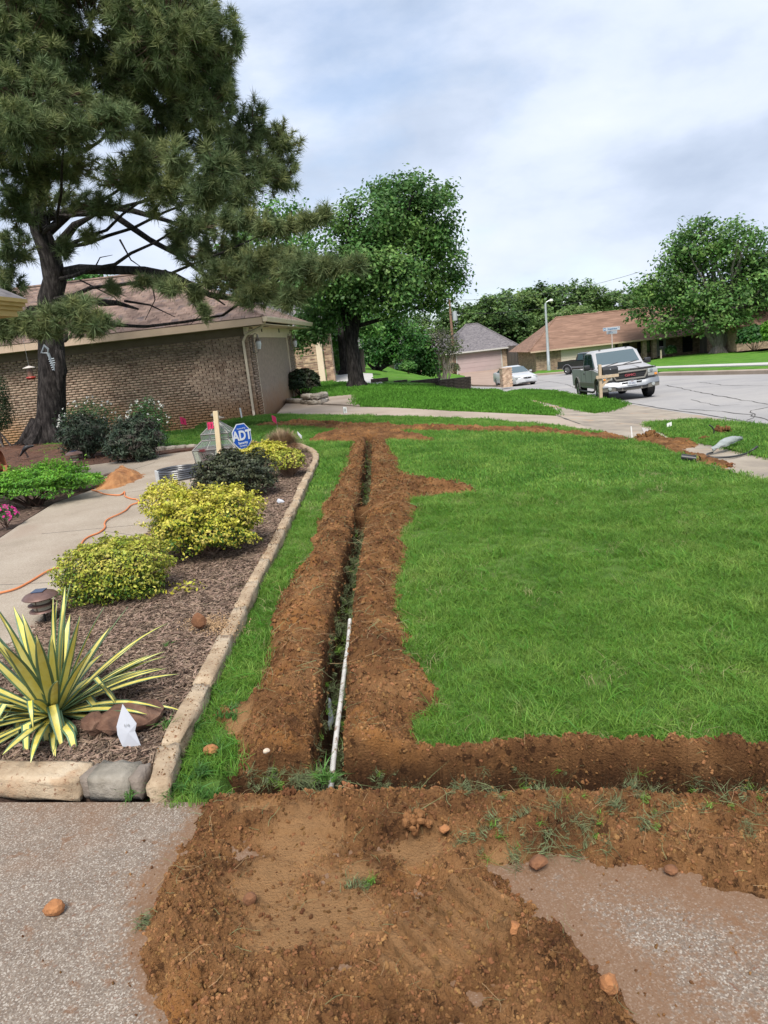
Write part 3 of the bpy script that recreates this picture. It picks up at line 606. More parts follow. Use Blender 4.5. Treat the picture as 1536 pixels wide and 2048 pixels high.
farg(P((560, 790), (590, 785), (650, 767), (730, 772), (790, 773), (945, 782), (984, 780), (1000, 786), (1050, 806), (1112, 832), (1040, 828), (900, 822), (720, 814), (717, 790), (640, 797), (580, 800)), 26000, 0.04, "bright green grass of the neighbour's sloping lawn")
# clods, crumbs, straws and roots on the soil
clods = []
def crumb(s_):
    rs = random.Random(100+s_); m = MB()
    for k in range(3 if s_ < 3 else 2): m.rock((rs.uniform(-.5, .5), rs.uniform(-.5, .5), rs.uniform(-.2, .3)), [rs.uniform(.4, .8) for _ in range(3)], s_*7+k, 1, 0.9)
    return m
m_clod = mat('soil_clod', ((0.085, 0.040, 0.018), (0.165, 0.080, 0.033), (0.26, 0.135, 0.058)), scale=4, detail=8, bump=0.004, bscale=150, rough=0.97, spec=0.1, objrand=0.4, hue=0.012, geo=True)
for s_ in range(6): clods.append(proto('soil_clod', crumb(s_).mesh('soil_clod', m_clod)))
def soil_points(n, x0, x1, y0, y1, edge=0.002, inner=0.0):
    x = np.random.uniform(x0, x1, n); y = np.random.uniform(y0, y1, n); h, d, dk, sm = soil_h(x, y); k = (d > edge) & (np.random.rand(n) > sm*0.85) & (h > -0.16)
    if inner: k &= np.random.rand(n) < np.exp(-np.abs(d)/inner)+0.4
    x, y, h, d = x[k], y[k], h[k], d[k]; return x, y, G(x, y)+np.where(d > 0, np.maximum(h, -0.2), 0.006)
x, y, z = soil_points(150000, -1.4, 1.9, 1.25, 3.0); n = len(x)
scatter('soil_crumbs', np.stack([x, y, z], 1), np.random.uniform(0, 6.28, (n, 3)), 0.0016+0.0100*np.random.rand(n)**6, clods, 'small crumbs and clods of brown soil on the near heap', 'soil')
x, y, z = soil_points(90000, -1.1, 1.2, 3.0, 12.0); n = len(x)
scatter('soil_crumbs', np.stack([x, y, z], 1), np.random.uniform(0, 6.28, (n, 3)), 0.003+0.015*np.random.rand(n)**4, clods, 'small crumbs and clods of brown soil on the berms', 'soil')
# crumbs scattered over the clean driveway
x = np.random.uniform(-1.5, 1.6, 9000); y = np.random.uniform(1.2, 2.4, 9000); d = soil_d(x, y); k = (d < 0) & (np.random.rand(9000) < np.exp(d/0.10)*0.22+0.015+0.25*(x > 0.3)*(fbm(x, y, .3, 2, 77) > 0)); x, y = x[k], y[k]; n = len(x)
scatter('soil_crumbs', np.stack([x, y, G(x, y)+0.006], 1), np.random.uniform(0, 6.28, (n, 3)), 0.0015+0.006*np.random.rand(n)**6, clods, 'loose crumbs of soil strewn over the aggregate driveway', 'soil')
def strand(seed, L_, w, m, curl):
    rs = random.Random(seed); V = []; F = []; p = Vector((-L_/2, 0, 0)); a = 0; sg = 6; bz = rs.uniform(0.1, 0.35)
    for k in range(sg+1):
        V += [(p.x, p.y-w/2, p.z+0.0), (p.x, p.y+w/2, p.z+w*0.3)]
        a += rs.uniform(-curl, curl); p = p + Vector((math.cos(a), math.sin(a), bz*math.cos(PI*k/sg)))*L_/sg
        if k: b = 2*k; F.append((b-2, b-1, b+1, b))
    me = bpy.data.meshes.new('strand'); me.from_pydata(V, [], F); me.materials.append(m); return me
strs = [proto('strand', strand(i, 0.05+0.018*i, 0.0013, m_drygrass if i % 2 else m_rootgreen, 0.5)) for i in range(6)]
x, y, z = soil_points(3600, -1.4, 1.9, 1.3, 3.2); k = np.random.rand(len(x)) < np.where(y > 1.9, 0.85, 0.3); x, y, z = x[k], y[k], z[k]; n = len(x)
R = np.stack([np.random.uniform(-.4, .4, n), np.random.uniform(-.4, .4, n), np.random.uniform(0, 6.28, n)], 1)
scatter('dry_strands', np.stack([x, y, z+0.006], 1), R, np.random.uniform(0.25, 1.0, n), strs, 'dry roots and straw lying on the near soil', 'straw')
x, y, z = soil_points(4200, -1.0, 1.0, 3.2, 12.0); n = len(x)
R = np.stack([np.random.uniform(-.4, .4, n), np.random.uniform(-.4, .4, n), np.random.uniform(0, 6.28, n)], 1)
scatter('dry_strands', np.stack([x, y, z+0.008], 1), R, np.random.uniform(0.6, 2.0, n), strs, 'dry grass and roots mixed into the berms', 'straw')
# uprooted grass lying in the trench and on the heap
heapg = [proto('uprooted_tuft', blade_tuft(26, 0.03, 0.05, 0.12, 0.0028, m_rootgreen, 1.6, 60+i)) for i in range(3)] + [proto('uprooted_tuft', blade_tuft(16, 0.02, 0.05, 0.10, 0.0035, m_grass, 1.5, 66))]
T = []
tw = [Vector(p) for p in trench]
for i in range(620):
    k = uni(0, len(tw)-1.001); a = tw[int(k)].lerp(tw[int(k)+1], k % 1); s_ = random.choice((-1, 1)); r = uni(0.0, 0.075)
    if a.y < 4.0 and rnd() < 0.6: continue
    T.append((a.x+s_*r, a.y, g(a.x, a.y)-0.27+0.25*abs(r)/0.075, uni(-1.3, 1.3), uni(-1.3, 1.3), uni(0, 6.28), uni(0.6, 1.15)))
cw = [Vector(p) for p in cross]
for i in range(170):
    k = uni(0.4, len(cw)-2.001); a = cw[int(k)].lerp(cw[int(k)+1], k % 1); dy = uni(0.0, 0.10)
    if fbm(np.array([a.x]), np.array([0.]), .3, 2, 88)[0] < 0 and rnd() < .8: continue
    T.append((a.x, a.y+dy, g(a.x, a.y)-0.17+1.5*max(0, dy), uni(-1.2, 1.2), uni(-1.0, 1.0), uni(0, 6.28), uni(0.4, 0.95)))
for (px, py, s_, q) in ((1140, 1690, 0.12, 30), (975, 1712, 0.05, 10), (722, 1790, 0.02, 9), (1080, 1720, 0.08, 8), (1470, 1660, 0.15, 16), (620, 1560, 0.06, 14), (1250, 1650, .1, 14), (1000, 1600, .15, 14), (290, 1850, .02, 4), (560, 1560, .06, 10)):
    c = at(px, py)
    for i in range(q):
        x_, y_ = c.x+random.gauss(0, s_), c.y+random.gauss(0, s_*0.35); hh = float(soil_h(np.array([x_]), np.array([y_]))[0][0])
        T.append((x_, y_, g(x_, y_)+max(hh, 0)+0.008, uni(0.7, 1.5)*random.choice((-1, 1)), uni(-0.5, 0.5), uni(0, 6.28), uni(0.45, 0.95)))
T = np.array(T)
scatter('uprooted_grass', T[:, :3], T[:, 3:6], T[:, 6], heapg, 'limp uprooted grass hanging into the trenches and lying on the soil', 'grass')
# mulch chips
m_chip = mat('mulch_chip', ((0.085, 0.052, 0.035), (0.19, 0.135, 0.10), (0.37, 0.30, 0.25)), scale=30, rough=0.95, objrand=0.75, hue=0.012, spec=0.1)
chips = [proto('mulch_chip', MB().box((0, 0, 0), (0.022+0.010*i, 0.004+0.0014*(i % 3), 0.003), taper=0.6).box((0.008*i, .004, 0.001), (0.02, .003, .002), (0, 0, .5)).mesh('mulch_chip', m_chip)) for i in range(5)]
bedp = P((-300, 1590), (290, 1580), (345, 1490), (415, 1360), (462, 1270), (510, 1180), (552, 1095), (584, 1025), (606, 975), (626, 925), (575, 898), (500, 888), (440, 926), (400, 962), (345, 1024), (270, 1100), (115, 1212), (60, 1282), (-300, 1500))
x, y = rand_in(bedp, 150000); k = np.random.rand(len(x)) < np.clip(4.5/np.maximum(y, 2.5), 0, 1); x, y = x[k], y[k]; n = len(x)
scatter('mulch_chips', np.stack([x, y, bed_z(x, y)+0.050+0.012*np.random.rand(n)], 1), np.stack([np.random.uniform(-.35, .35, n), np.random.uniform(-.35, .35, n), np.random.uniform(0, 6.28, n)], 1), np.random.uniform(0.35, 1.35, n)*(1+0.05*y), chips, 'shredded grey brown wood mulch chips in the garden bed', 'mulch')
sp = P((-500, 925), (-200, 912), (30, 895), (130, 895), (250, 902), (330, 905), (390, 903), (330, 911), (215, 927), (150, 936), (0, 946), (-500, 980))
x, y = rand_in(sp, 20000); k = x > -9.5; x, y = x[k], y[k]; n = len(x)
m_needle_dry = mat('fallen_needle', ((0.10, 0.04, 0.022), (0.19, 0.09, 0.05)), scale=30, rough=0.9, objrand=0.4)
nd = [proto('fallen_needles', strand(80+i, 0.16, 0.004, m_needle_dry, 0.25)) for i in range(3)]
scatter('pine_straw', np.stack([x, y, G(x, y)+0.08*fbm(x, y, 1.2, 3, 52)+0.07], 1), np.stack([np.random.uniform(-.3, .3, n), np.random.uniform(-.3, .3, n), np.random.uniform(0, 6.28, n)], 1), np.random.uniform(0.6, 1.7, n), nd, 'fallen reddish pine needles under the pine', 'pine straw')
x, y = rand_in(P((-100, 955), (70, 945), (70, 962), (150, 962), (200, 968), (192, 980), (110, 1008), (60, 1038), (0, 1078), (-150, 1168)), 9000); n = len(x)
scatter('mulch_chips', np.stack([x, y, bed_z(x, y)+0.038+0.012*np.random.rand(n)], 1), np.stack([np.random.uniform(-.35, .35, n), np.random.uniform(-.35, .35, n), np.random.uniform(0, 6.28, n)], 1), np.random.uniform(0.5, 1.5, n), chips, 'wood mulch chips under the fern border', 'mulch')
# ================================================================== BUILDINGS
def brick_mat(name, c1, c2, mortar, bw=0.2, bh=0.075):
    if name in MATS: return MATS[name]
    m = bpy.data.materials.new(name); m.use_nodes = True; MATS[name] = m; t = m.node_tree; n = t.nodes; l = t.links; b = n['Principled BSDF']; b.inputs['Roughness'].default_value = 0.9
    tc = n.new('ShaderNodeTexCoord'); sx = n.new('ShaderNodeSeparateXYZ'); l.new(tc.outputs['Object'], sx.inputs[0])
    ad = n.new('ShaderNodeMath'); l.new(sx.outputs[0], ad.inputs[0]); l.new(sx.outputs[1], ad.inputs[1]); cb = n.new('ShaderNodeCombineXYZ'); l.new(ad.outputs[0], cb.inputs[0]); l.new(sx.outputs[2], cb.inputs[1])
    br = n.new('ShaderNodeTexBrick'); l.new(cb.outputs[0], br.inputs['Vector']); br.inputs['Color1'].default_value = (*c1, 1); br.inputs['Color2'].default_value = (*c2, 1); br.inputs['Mortar'].default_value = (*mortar, 1)
    br.inputs['Scale'].default_value = 1; br.inputs['Brick Width'].default_value = bw; br.inputs['Row Height'].default_value = bh; br.inputs['Mortar Size'].default_value = 0.006
    q = n.new('ShaderNodeTexNoise'); q.inputs['Scale'].default_value = 3; q.inputs['Detail'].default_value = 8; l.new(tc.outputs['Object'], q.inputs['Vector'])
    hs = n.new('ShaderNodeHueSaturation'); mr = n.new('ShaderNodeMapRange'); mr.inputs[1].default_value = .3; mr.inputs[2].default_value = .7; mr.inputs[3].default_value = .65; mr.inputs[4].default_value = 1.3
    l.new(q.outputs[0], mr.inputs[0]); l.new(mr.outputs[0], hs.inputs['Value']); l.new(br.outputs[0], hs.inputs['Color']); l.new(hs.outputs[0], b.inputs['Base Color'])
    bp = n.new('ShaderNodeBump'); bp.inputs['Distance'].default_value = 0.008; l.new(br.outputs['Fac'], bp.inputs['Height']); bp.invert = True; l.new(bp.outputs[0], b.inputs['Normal']); return m
m_brick = mat('tan_brick', ((0.19, 0.118, 0.082), (0.31, 0.215, 0.155), (0.39, 0.285, 0.21), (0.26, 0.17, 0.12)), scale=7.0, detail=3, rough=0.92, bump=0.006, bscale=40, island=0.20, objrand=0.20, geo=True)
def stain(m, zlo, zhi, colr, strength):       # earth splashed on the lowest courses
    t = m.node_tree; n = t.nodes; l = t.links; b = n['Principled BSDF']; src = b.inputs['Base Color'].links[0].from_socket
    gm = n.new('ShaderNodeNewGeometry'); sx = n.new('ShaderNodeSeparateXYZ'); l.new(gm.outputs['Position'], sx.inputs[0])
    q = n.new('ShaderNodeTexNoise'); q.inputs['Scale'].default_value = 1.3; q.inputs['Detail'].default_value = 6; l.new(gm.outputs['Position'], q.inputs['Vector'])
    m1 = n.new('ShaderNodeMath'); m1.operation = 'MULTIPLY_ADD'; m1.inputs[1].default_value = 0.9; l.new(q.outputs[0], m1.inputs[0]); l.new(sx.outputs[2], m1.inputs[2])
    mr = n.new('ShaderNodeMapRange'); mr.inputs[1].default_value = zhi+0.45; mr.inputs[2].default_value = zlo+0.45; mr.inputs[4].default_value = strength; l.new(m1.outputs[0], mr.inputs[0])
    mx = n.new('ShaderNodeMixRGB'); l.new(mr.outputs[0], mx.inputs[0]); l.new(src, mx.inputs[1]); mx.inputs[2].default_value = (*colr, 1); l.new(mx.outputs[0], b.inputs['Base Color'])
m_mortar = mat('mortar', ((0.24, 0.18, 0.14), (0.33, 0.26, 0.20)), scale=9, rough=0.95, bump=0.003, geo=True)
stain(m_brick, 0.05, 0.8, (0.30, 0.15, 0.06), 0.75); stain(m_mortar, 0.05, 0.8, (0.30, 0.15, 0.06), 0.75)
m_trim = mat('beige_trim', ((0.42, 0.31, 0.22), (0.48, 0.36, 0.26)), scale=3, rough=0.7)
m_trim2 = mat('cream_trim', ((0.62, 0.50, 0.36), (0.68, 0.56, 0.42)), scale=3, rough=0.6)
m_gdoor = mat('garage_door_paint', ((0.74, 0.57, 0.43), (0.78, 0.61, 0.47)), scale=2, rough=0.55)
m_shing = mat('brown_shingle', ((0.080, 0.052, 0.044), (0.145, 0.094, 0.074), (0.21, 0.142, 0.110), (0.115, 0.085, 0.082)), scale=2.2, detail=3, rough=0.95, bump=0.003, bscale=60, island=0.22, objrand=0.22, geo=True)
m_dark = mat('dark_metal', ((0.03, 0.028, 0.026),), rough=0.5, metal=0.6)
m_black = mat('black_plastic', ((0.015, 0.015, 0.016),), rough=0.45)
m_under = mat('roof_underlay', ((0.09, 0.06, 0.05),), rough=0.95)
def roof_shingles(par, A, B, Rr, Rl, ms, tab=0.32, expo=0.155, limit=300, name='shingle', x_from=None):
    """tabs over a roof face: eave from A to B, ridge from Rl (above A) to Rr (above B)"""
    A, B, Rr, Rl = Vector(A), Vector(B), Vector(Rr), Vector(Rl); u = (B-A).normalized(); nrm = (B-A).cross(Rl-A).normalized()
    if nrm.z < 0: nrm = -nrm
    up = nrm.cross(u); up = up if up.z > 0 else -up; hgt = (Rl-A).dot(up); R = Matrix((u, up, nrm)).transposed().to_euler()
    lst = []; k = 0; y = expo/2
    while y < hgt-expo*0.3:
        t = y/hgt; a = A.lerp(Rl, t); b = B.lerp(Rr, t); Lr = (b-a).length; x = -(k % 3)*tab/3
        while x < Lr:
            x0, x1 = max(x, 0), min(x+tab-0.006, Lr)
            if x1-x0 > 0.04: lst.append((a+u*((x0+x1)/2)+nrm*(0.012+uni(0, .004))+up*0.0, (x1-x0, expo*1.02, 0.009), (R.x+0, R.y, R.z) if True else None))
            x += tab
        y += expo; k += 1
    lst.sort(key=lambda q: (q[0]-B).length); pieces(name, ms, lst, par, limit)
# ---- the garage house on the left
C = at(518, 830)
H1 = empty('brick_house', (C.x, C.y, -0.02), 'long low tan brick house with brown shingle roof and beige garage door, behind the pine', 'house', rz=math.radians(-5))
wall = MB().box((-8.0, 3.36, 1.0), (15.97, 6.67, 3.24)).build('wall', m_mortar, H1)
lst = []
for r in range(44):
    z = -0.42+r*0.071+0.033; x = -0.10 - (r % 2)*0.105
    lst.append((Vector((-0.055, 0.0, z)), (0.11, 0.05, 0.060), (0, 0, 0)))
    while x > -11.5:
        w = 0.196; soldier = z > 2.28 and False
        lst.append((Vector((x-w/2-0.01, uni(0.000, 0.009), z+uni(-.0015, .0015))), (w*uni(0.97, 1.0), 0.05, uni(0.056, 0.062)), (0, uni(-.01, .01), 0))); x -= 0.208
lst.sort(key=lambda q: abs(q[0].x)+abs(q[0].z-1.2)*0.8); pieces('brick', m_brick, lst, wall, 300)
# front wall piers beside the garage door
lst = []
for y0, y1 in ((0.03, 0.62), (5.72, 6.72)):
    for r in range(42):
        z = -0.30+r*0.071; y = y0+(0.09 if r % 2 else 0)
        while y < y1-0.05: w = min(0.196, y1-y); lst.append((Vector((0.006+uni(0, .008), y+w/2, z)), (0.04, w*0.97, 0.059), (0, 0, 0))); y += 0.206
pieces('brick', m_brick, lst, wall, 0)
MB().box((-0.02, 3.17, 2.46), (0.10, 6.6, 0.34)).build('header', m_trim2, H1)
gd = MB().box((-0.33, 3.17, 1.10), (0.05, 5.1, 2.36)).build('garage_door', m_gdoor, H1)
for k in range(4): MB().bev((-0.295, 3.17, 0.27+k*0.545), (0.03, 5.06, 0.53), 0.008).build('door_panel', m_gdoor, gd)
for y in (0.66, 5.68): MB().box((-0.15, y, 1.10), (0.34, 0.07, 2.4)).build('door_jamb', m_trim2, H1)
MB().box((-0.15, 3.17, 2.26), (0.34, 5.1, 0.08)).build('door_jamb', m_trim2, H1)
for y in (1.7, 4.3): MB().box((0.04, y, 2.45), (0.015, 0.09, 0.14)).build('sensor', m_dark, H1)
ez = 2.70; x1, y0, y1 = 0.62, -0.55, 7.3; xl = -17; yr = (y0+y1)/2; zr = ez+1.95; xr = x1-(yr-y0)
roof = MB().add([(xl, y0, ez), (x1, y0, ez), (x1, y1, ez), (xl, y1, ez), (xl, yr, zr), (xr, yr, zr)], [(0, 1, 5, 4), (1, 2, 5), (2, 3, 4, 5), (0, 4, 3), (3, 2, 1, 0)]).build('roof', m_under, H1)
roof_shingles(roof, (xl+4, y0-.03, ez), (x1, y0-.03, ez), (xr, yr, zr), (xl+4, yr, zr), m_shing)
roof_shingles(roof, (x1+.03, y0, ez), (x1+.03, y1, ez), (xr, yr, zr), (xr, yr, zr), m_shing, limit=0)
MB().tube([(x1, y0, ez+.02), (xr, yr, zr+.02)], 0.05, 6).build('ridge_cap', m_shing, roof); MB().tube([(xr, yr, zr+.02), (xl, yr, zr+.02)], 0.05, 6).build('ridge_cap', m_shing, roof)
MB().box((-8.2, y0-0.012, ez-0.10), (17.6, 0.03, 0.19)).build('fascia', m_trim, H1); MB().box((-8.2, -0.27, ez-0.185), (17.5, 0.52, 0.02)).build('soffit', m_trim, H1)
MB().box((-8.2, -0.005, ez-0.31), (16.4, 0.05, 0.22)).build('frieze_board', mat('brown_frieze', ((0.13, 0.095, 0.065), (0.17, 0.125, 0.09)), scale=3, rough=0.8), H1)
MB().box((0.31, 3.37, ez-0.185), (0.62, 7.8, 0.02)).build('soffit', m_trim2, H1)
for y in (1.0, 4.6): MB().box((0.33, y, ez-0.200), (0.10, 0.45, 0.012)).build('soffit_vent', m_dark, H1)
gt = MB()
gt.loft([[(x1+.0, y, ez-0.13), (x1+.10, y, ez-0.13), (x1+.14, y, ez-0.03), (x1+.14, y, ez+0.0), (x1+.12, y, ez+0.0), (x1+.0, y, ez+0.0)] for y in (y0-.05, y1)]); gt.build('gutter', m_trim2, H1)
MB().tube([(0.66, -0.48, ez-.12), (0.5, -.34, ez-.26), (0.0, -0.12, 2.30), (-0.13, -0.09, 2.12), (-0.13, -0.08, 1.0), (-0.13, -0.08, 0.16), (-0.10, -0.16, 0.03), (-0.08, -0.26, -0.02)], 0.047, 4).build('downspout', m_trim2, H1)
m_lampgl = mat('frosted_lamp_glass', ((0.62, 0.62, 0.6),), rough=0.3)
m_brass = mat('aged_lamp_metal', ((0.25, 0.22, 0.19),), rough=0.45, metal=0.7)
def lantern(y, lbl):
    e = empty('wall_lantern', H1.matrix_basis @ Vector((0.04, y, 1.98)), lbl, 'lantern', rz=math.radians(-5), group='lanterns beside the garage door')
    MB().lathe([(0.02, 0.30), (0.03, 0.20), (0.09, 0.12), (0.095, 0.10)], (0.16, 0, 0), 8).build('cap', m_brass, e); MB().lathe([(0.075, 0.10), (0.085, 0.02), (0.05, -0.12)], (0.16, 0, 0), 8).build('glass', m_lampgl, e)
    MB().tube([(0, 0, -0.14), (0.05, 0, -0.22), (0.12, 0, -0.20), (0.16, 0, -0.12)], 0.012, 6).tube([(0, 0, 0.1), (0.03, 0, 0.28), (0.1, 0, 0.33), (0.16, 0, 0.29)], 0.01, 6).box((0, 0, -.05), (0.02, 0.07, 0.3)).build('bracket', m_brass, e)
bpy.context.view_layer.update()
lantern(0.32, 'wall lantern between the downspout and the garage door'); lantern(6.1, 'wall lantern on the far side of the garage door')
# porch roof corner of the house at the left edge
e = empty('porch_eave', dep(-168, 597, 9.0), 'yellow stepped fascia of a roof corner at the left edge of the view', 'roof eave', rz=math.radians(-4))
m_yel = mat('yellow_fascia', ((0.42, 0.29, 0.10), (0.50, 0.35, 0.14)), scale=4, rough=0.6)
for i, (dz, w) in enumerate(((0.0, 0.49), (-0.045, 0.45), (-0.095, 0.40))): MB().box((-0.9+w-0.1, 0.6, dz), (2.0, 2.0, 0.05 if i else 0.05)).build('fascia', m_yel, e)
MB().box((-0.9+.34, 0.6, -.16), (1.85, 1.8, 0.08)).build('soffit', m_yel, e)
MB().add([(-2, -.45, .03), (.47, -.45, .03), (.47, 1.65, .03), (-2, 1.65, .03), (-2, .6, .75), (-.55, .6, .75)], [(0, 1, 5, 4), (1, 2, 5), (2, 3, 4, 5), (3, 2, 1, 0)]).build('roof', mat('grey_shingle', ((0.09, 0.085, 0.09), (0.17, 0.155, 0.16)), scale=9, detail=6, rough=0.95, vor=(5, [(0.09, .08, .09), (.15, .135, .14), (.21, .19, .195)], 0.5), stretch=(1, 1, 3)), e)
# ---- the second brick house behind the bush
Q = at(640, 768); m_fb = brick_mat('mottled_brick', (0.48, 0.34, 0.22), (0.17, 0.09, 0.065), (0.42, 0.34, 0.26), 0.24, 0.085)
H2 = empty('brick_house', (Q.x, Q.y, g(Q.x, Q.y)), 'mottled tan brick house with quoined corner and cream corner board behind the pear tree', 'house', rz=math.radians(-5))
MB().box((-6.02, 4.2, 1.2), (10.0, 8, 3.0)).build('wall', m_fb, H2)
for k in range(8): MB().bev((-0.52, 0.16, 0.16+k*0.36), (1.05, 0.36, 0.335), 0.02).build('quoin', m_fb, H2)
MB().box((0.16, 0.12, 1.2), (0.30, 0.30, 2.6)).build('corner_board', m_trim2, H2); MB().box((0.55, 0.5, 1.15), (0.4, 0.5, 2.5)).build('pier', m_fb, H2)
MB().box((0.0, 0.1, 2.78), (0.55, 0.9, 0.3)).build('capital', m_trim2, H2)
MB().add([(-12, -.6, 2.86), (.9, -.6, 2.86), (.9, 9, 2.86), (-12, 9, 2.86), (-12, 4.2, 5.2), (-3.5, 4.2, 5.2)], [(0, 1, 5, 4), (1, 2, 5), (2, 3, 4, 5), (3, 2, 1, 0)]).build('roof', MATS['grey_shingle'], H2)
# ---- helpers for the distant houses
def window(par, x, z, w, h, y, m_gl, m_fr, fr=0.06, mull=True):
    f = MB(); f.box((x, y, z+h/2), (w+2*fr, 0.08, fr)).box((x, y, z-h/2), (w+2*fr, 0.1, fr)).box((x-w/2-fr/2, y, z), (fr, 0.08, h)).box((x+w/2+fr/2, y, z), (fr, 0.08, h))
    if mull: f.box((x, y, z), (w, 0.06, 0.04))
    o = f.build('window', m_fr, par); MB().box((x, y+0.03, z), (w, 0.02, h)).build('pane', m_gl, o); return o
m_glassd = mat('dark_window_glass', ((0.018, 0.02, 0.024),), rough=0.12, spec=0.6)
m_wtrim = mat('white_trim', ((0.46, 0.44, 0.41),), rough=0.6)
m_far_tan = brick_mat('far_tan_brick', (0.50, 0.36, 0.25), (0.33, 0.22, 0.15), (0.45, 0.37, 0.3), 0.3, 0.11)
def hip(par, x0, x1, y0, y1, ez, rise, m, ov=0.6, name='roof'):
    x0 -= ov; x1 += ov; y0 -= ov; y1 += ov; yr = (y0+y1)/2; k = (y1-y0)/2
    o = MB().add([(x0, y0, ez), (x1, y0, ez), (x1, y1, ez), (x0, y1, ez), (x0+k, yr, ez+rise), (x1-k, yr, ez+rise)], [(0, 1, 5, 4), (1, 2, 5), (2, 3, 4, 5), (3, 0, 4), (3, 2, 1, 0)]).build(name, m, par)
    for a, b in (((x0, y0, ez), (x0+k, yr, ez+rise)), ((x1, y0, ez), (x1-k, yr, ez+rise)), ((x0+k, yr, ez+rise), (x1-k, yr, ez+rise))): MB().tube([a, b], 0.09, 5).build('ridge_cap', m, o)
    return o
# grey roofed house with the mauve garage door
D1 = at(960, 742.5); H3 = empty('garage_house', (D1.x, D1.y, g(D1.x, D1.y)-0.05), 'grey roofed house with mauve double garage door, beyond the white car', 'house', rz=math.radians(6)); H3.scale = (1.1, 1.1, 1.12)
m_mauve = mat('mauve_door_paint', ((0.36, 0.28, 0.27), (0.40, 0.31, 0.30)), scale=1, rough=0.6)
MB().box((0.4, 3.5, 1.2), (8.3, 7, 2.6)).build('wall', m_far_tan, H3); MB().box((-9.5, 6.5, 1.25), (11.5, 5.5, 2.7)).build('wall', m_far_tan, H3)
gdo = MB().box((0.0, -0.02, 1.12), (5.5, 0.05, 2.24)).build('garage_door', m_mauve, H3)
for k in range(4): MB().bev((0, -0.06, 0.28+k*0.56), (5.46, 0.03, 0.54), 0.01).build('door_panel', m_mauve, gdo)
for s in (-1, 1): MB().box((s*2.82, -0.04, 1.15), (0.14, 0.09, 2.4)).build('door_trim', m_wtrim, H3)
MB().box((0, -0.04, 2.33), (5.8, 0.09, 0.18)).build('door_trim', m_wtrim, H3)
rf = hip(H3, -4.0, 4.5, 0, 7, 2.5, 3.2, MATS['grey_shingle']); hip(H3, -15, 0, 3.0, 9, 2.6, 2.4, MATS['grey_shingle'])
MB().box((0.25, -0.63, 2.47), (9.6, 0.08, 0.16)).build('gutter', m_wtrim, H3); MB().tube([(4.9, -.55, 2.4), (4.65, -.1, 2.1), (4.6, -.08, 0.1)], 0.06, 5).build('downspout', m_wtrim, H3)
window(H3, -9.2, 1.3, 1.6, 1.4, 3.66, mat('pale_window', ((0.35, 0.38, 0.38),), rough=0.2), m_wtrim); window(H3, -5.9, 1.2, 1.0, 2.0, 3.66, MATS['pale_window'], m_wtrim); window(H3, -14.6, 1.0, 1.6, 1.6, 3.66, m_glassd, m_wtrim)
dr = MB().box((-11.2, 3.68, 1.05), (1.0, 0.08, 2.1)).build('door', mat('grey_door', ((0.20, 0.22, 0.24),), rough=0.5), H3); MB().lathe([(0.001, 0), (0.22, 0), (0.22, .02)], (0, 0, 0), 16).build('oval_pane', m_glassd, dr, rot=(PI/2, 0, 0), loc=(-11.2, 3.62, 1.3))
for x in (-7.6, -4.9): MB().box((x, 3.4, 1.2), (0.22, 0.22, 2.5)).build('post', m_wtrim, H3)
for i, x in enumerate((-16.2, -12.5)): MB().box((x, 3.6, 1.2), (0.2, 0.2, 2.4)).build('post', m_wtrim, H3)
# the brown roofed house across the street
D2 = at(1073, 742); H4 = empty('brick_house', (D2.x, D2.y, g(D2.x, D2.y)), 'wide brick ranch house with brown hip roof and pale garage door, across the street', 'house', rz=math.radians(3))
def lx(px): return (dep(px, 720, D2.y+0.5).x - D2.x)
m_shb = mat('far_brown_shingle', ((0.14, 0.078, 0.052), (0.21, 0.12, 0.082), (0.26, 0.155, 0.108)), scale=1.4, detail=8, rough=0.95, stretch=(0.35, 1, 3.5), vor=(2.6, [(0.12, .068, .046), (.20, .115, .078), (.26, .155, .108), (.16, .092, .063)], 0.45))
m_fb4 = brick_mat('far_brown_brick', (0.36, 0.25, 0.17), (0.20, 0.13, 0.09), (0.34, 0.27, 0.21), 0.3, 0.11)
xa, xg0, xg1, xp, xe = 0, lx(1119), lx(1232), lx(1292), lx(1446)
MB().box(((xa+xg1)/2, 4, 1.1), (xg1-xa, 8, 2.6)).build('wall', m_fb4, H4); MB().box(((xg1+xe)/2, 5.2, 1.1), (xe-xg1, 5.6, 2.6)).build('wall', m_fb4, H4)
gdo = MB().box(((xg0+xg1)/2, -0.02, 1.05), (xg1-xg0-.2, 0.06, 2.1)).build('garage_door', mat('pale_door_paint', ((0.56, 0.47, 0.39),), rough=0.7), H4)
for k in range(4): MB().box(((xg0+xg1)/2, -0.06, 0.27+k*0.52), (xg1-xg0-.3, 0.03, 0.49)).build('door_panel', MATS['pale_door_paint'], gdo)
MB().box(((xg0+xg1)/2, -0.03, 2.16), (xg1-xg0+.1, 0.1, 0.16)).build('header', m_trim, H4)
hip(H4, -0.2, xe+.2, 0, 8.2, 2.25, 3.6, m_shb, 0.8)
MB().box(((xa+xe)/2, -0.82, 2.2), (xe-xa+1.6, 0.06, 0.16)).build('fascia', m_trim, H4)
for x in (xg1+.6, xp, xp+1.2): MB().box((x, 0.3, 1.1), (0.5, 0.5, 2.3)).build('pier', m_far_tan, H4)
window(H4, lx(1307), 1.25, 1.5, 1.3, 2.36, m_glassd, m_dark); window(H4, lx(1399), 1.1, 1.1, 1.9, 2.36, m_glassd, m_dark); window(H4, lx(1255), 1.3, 2.4, 1.1, 2.36, m_glassd, m_dark)
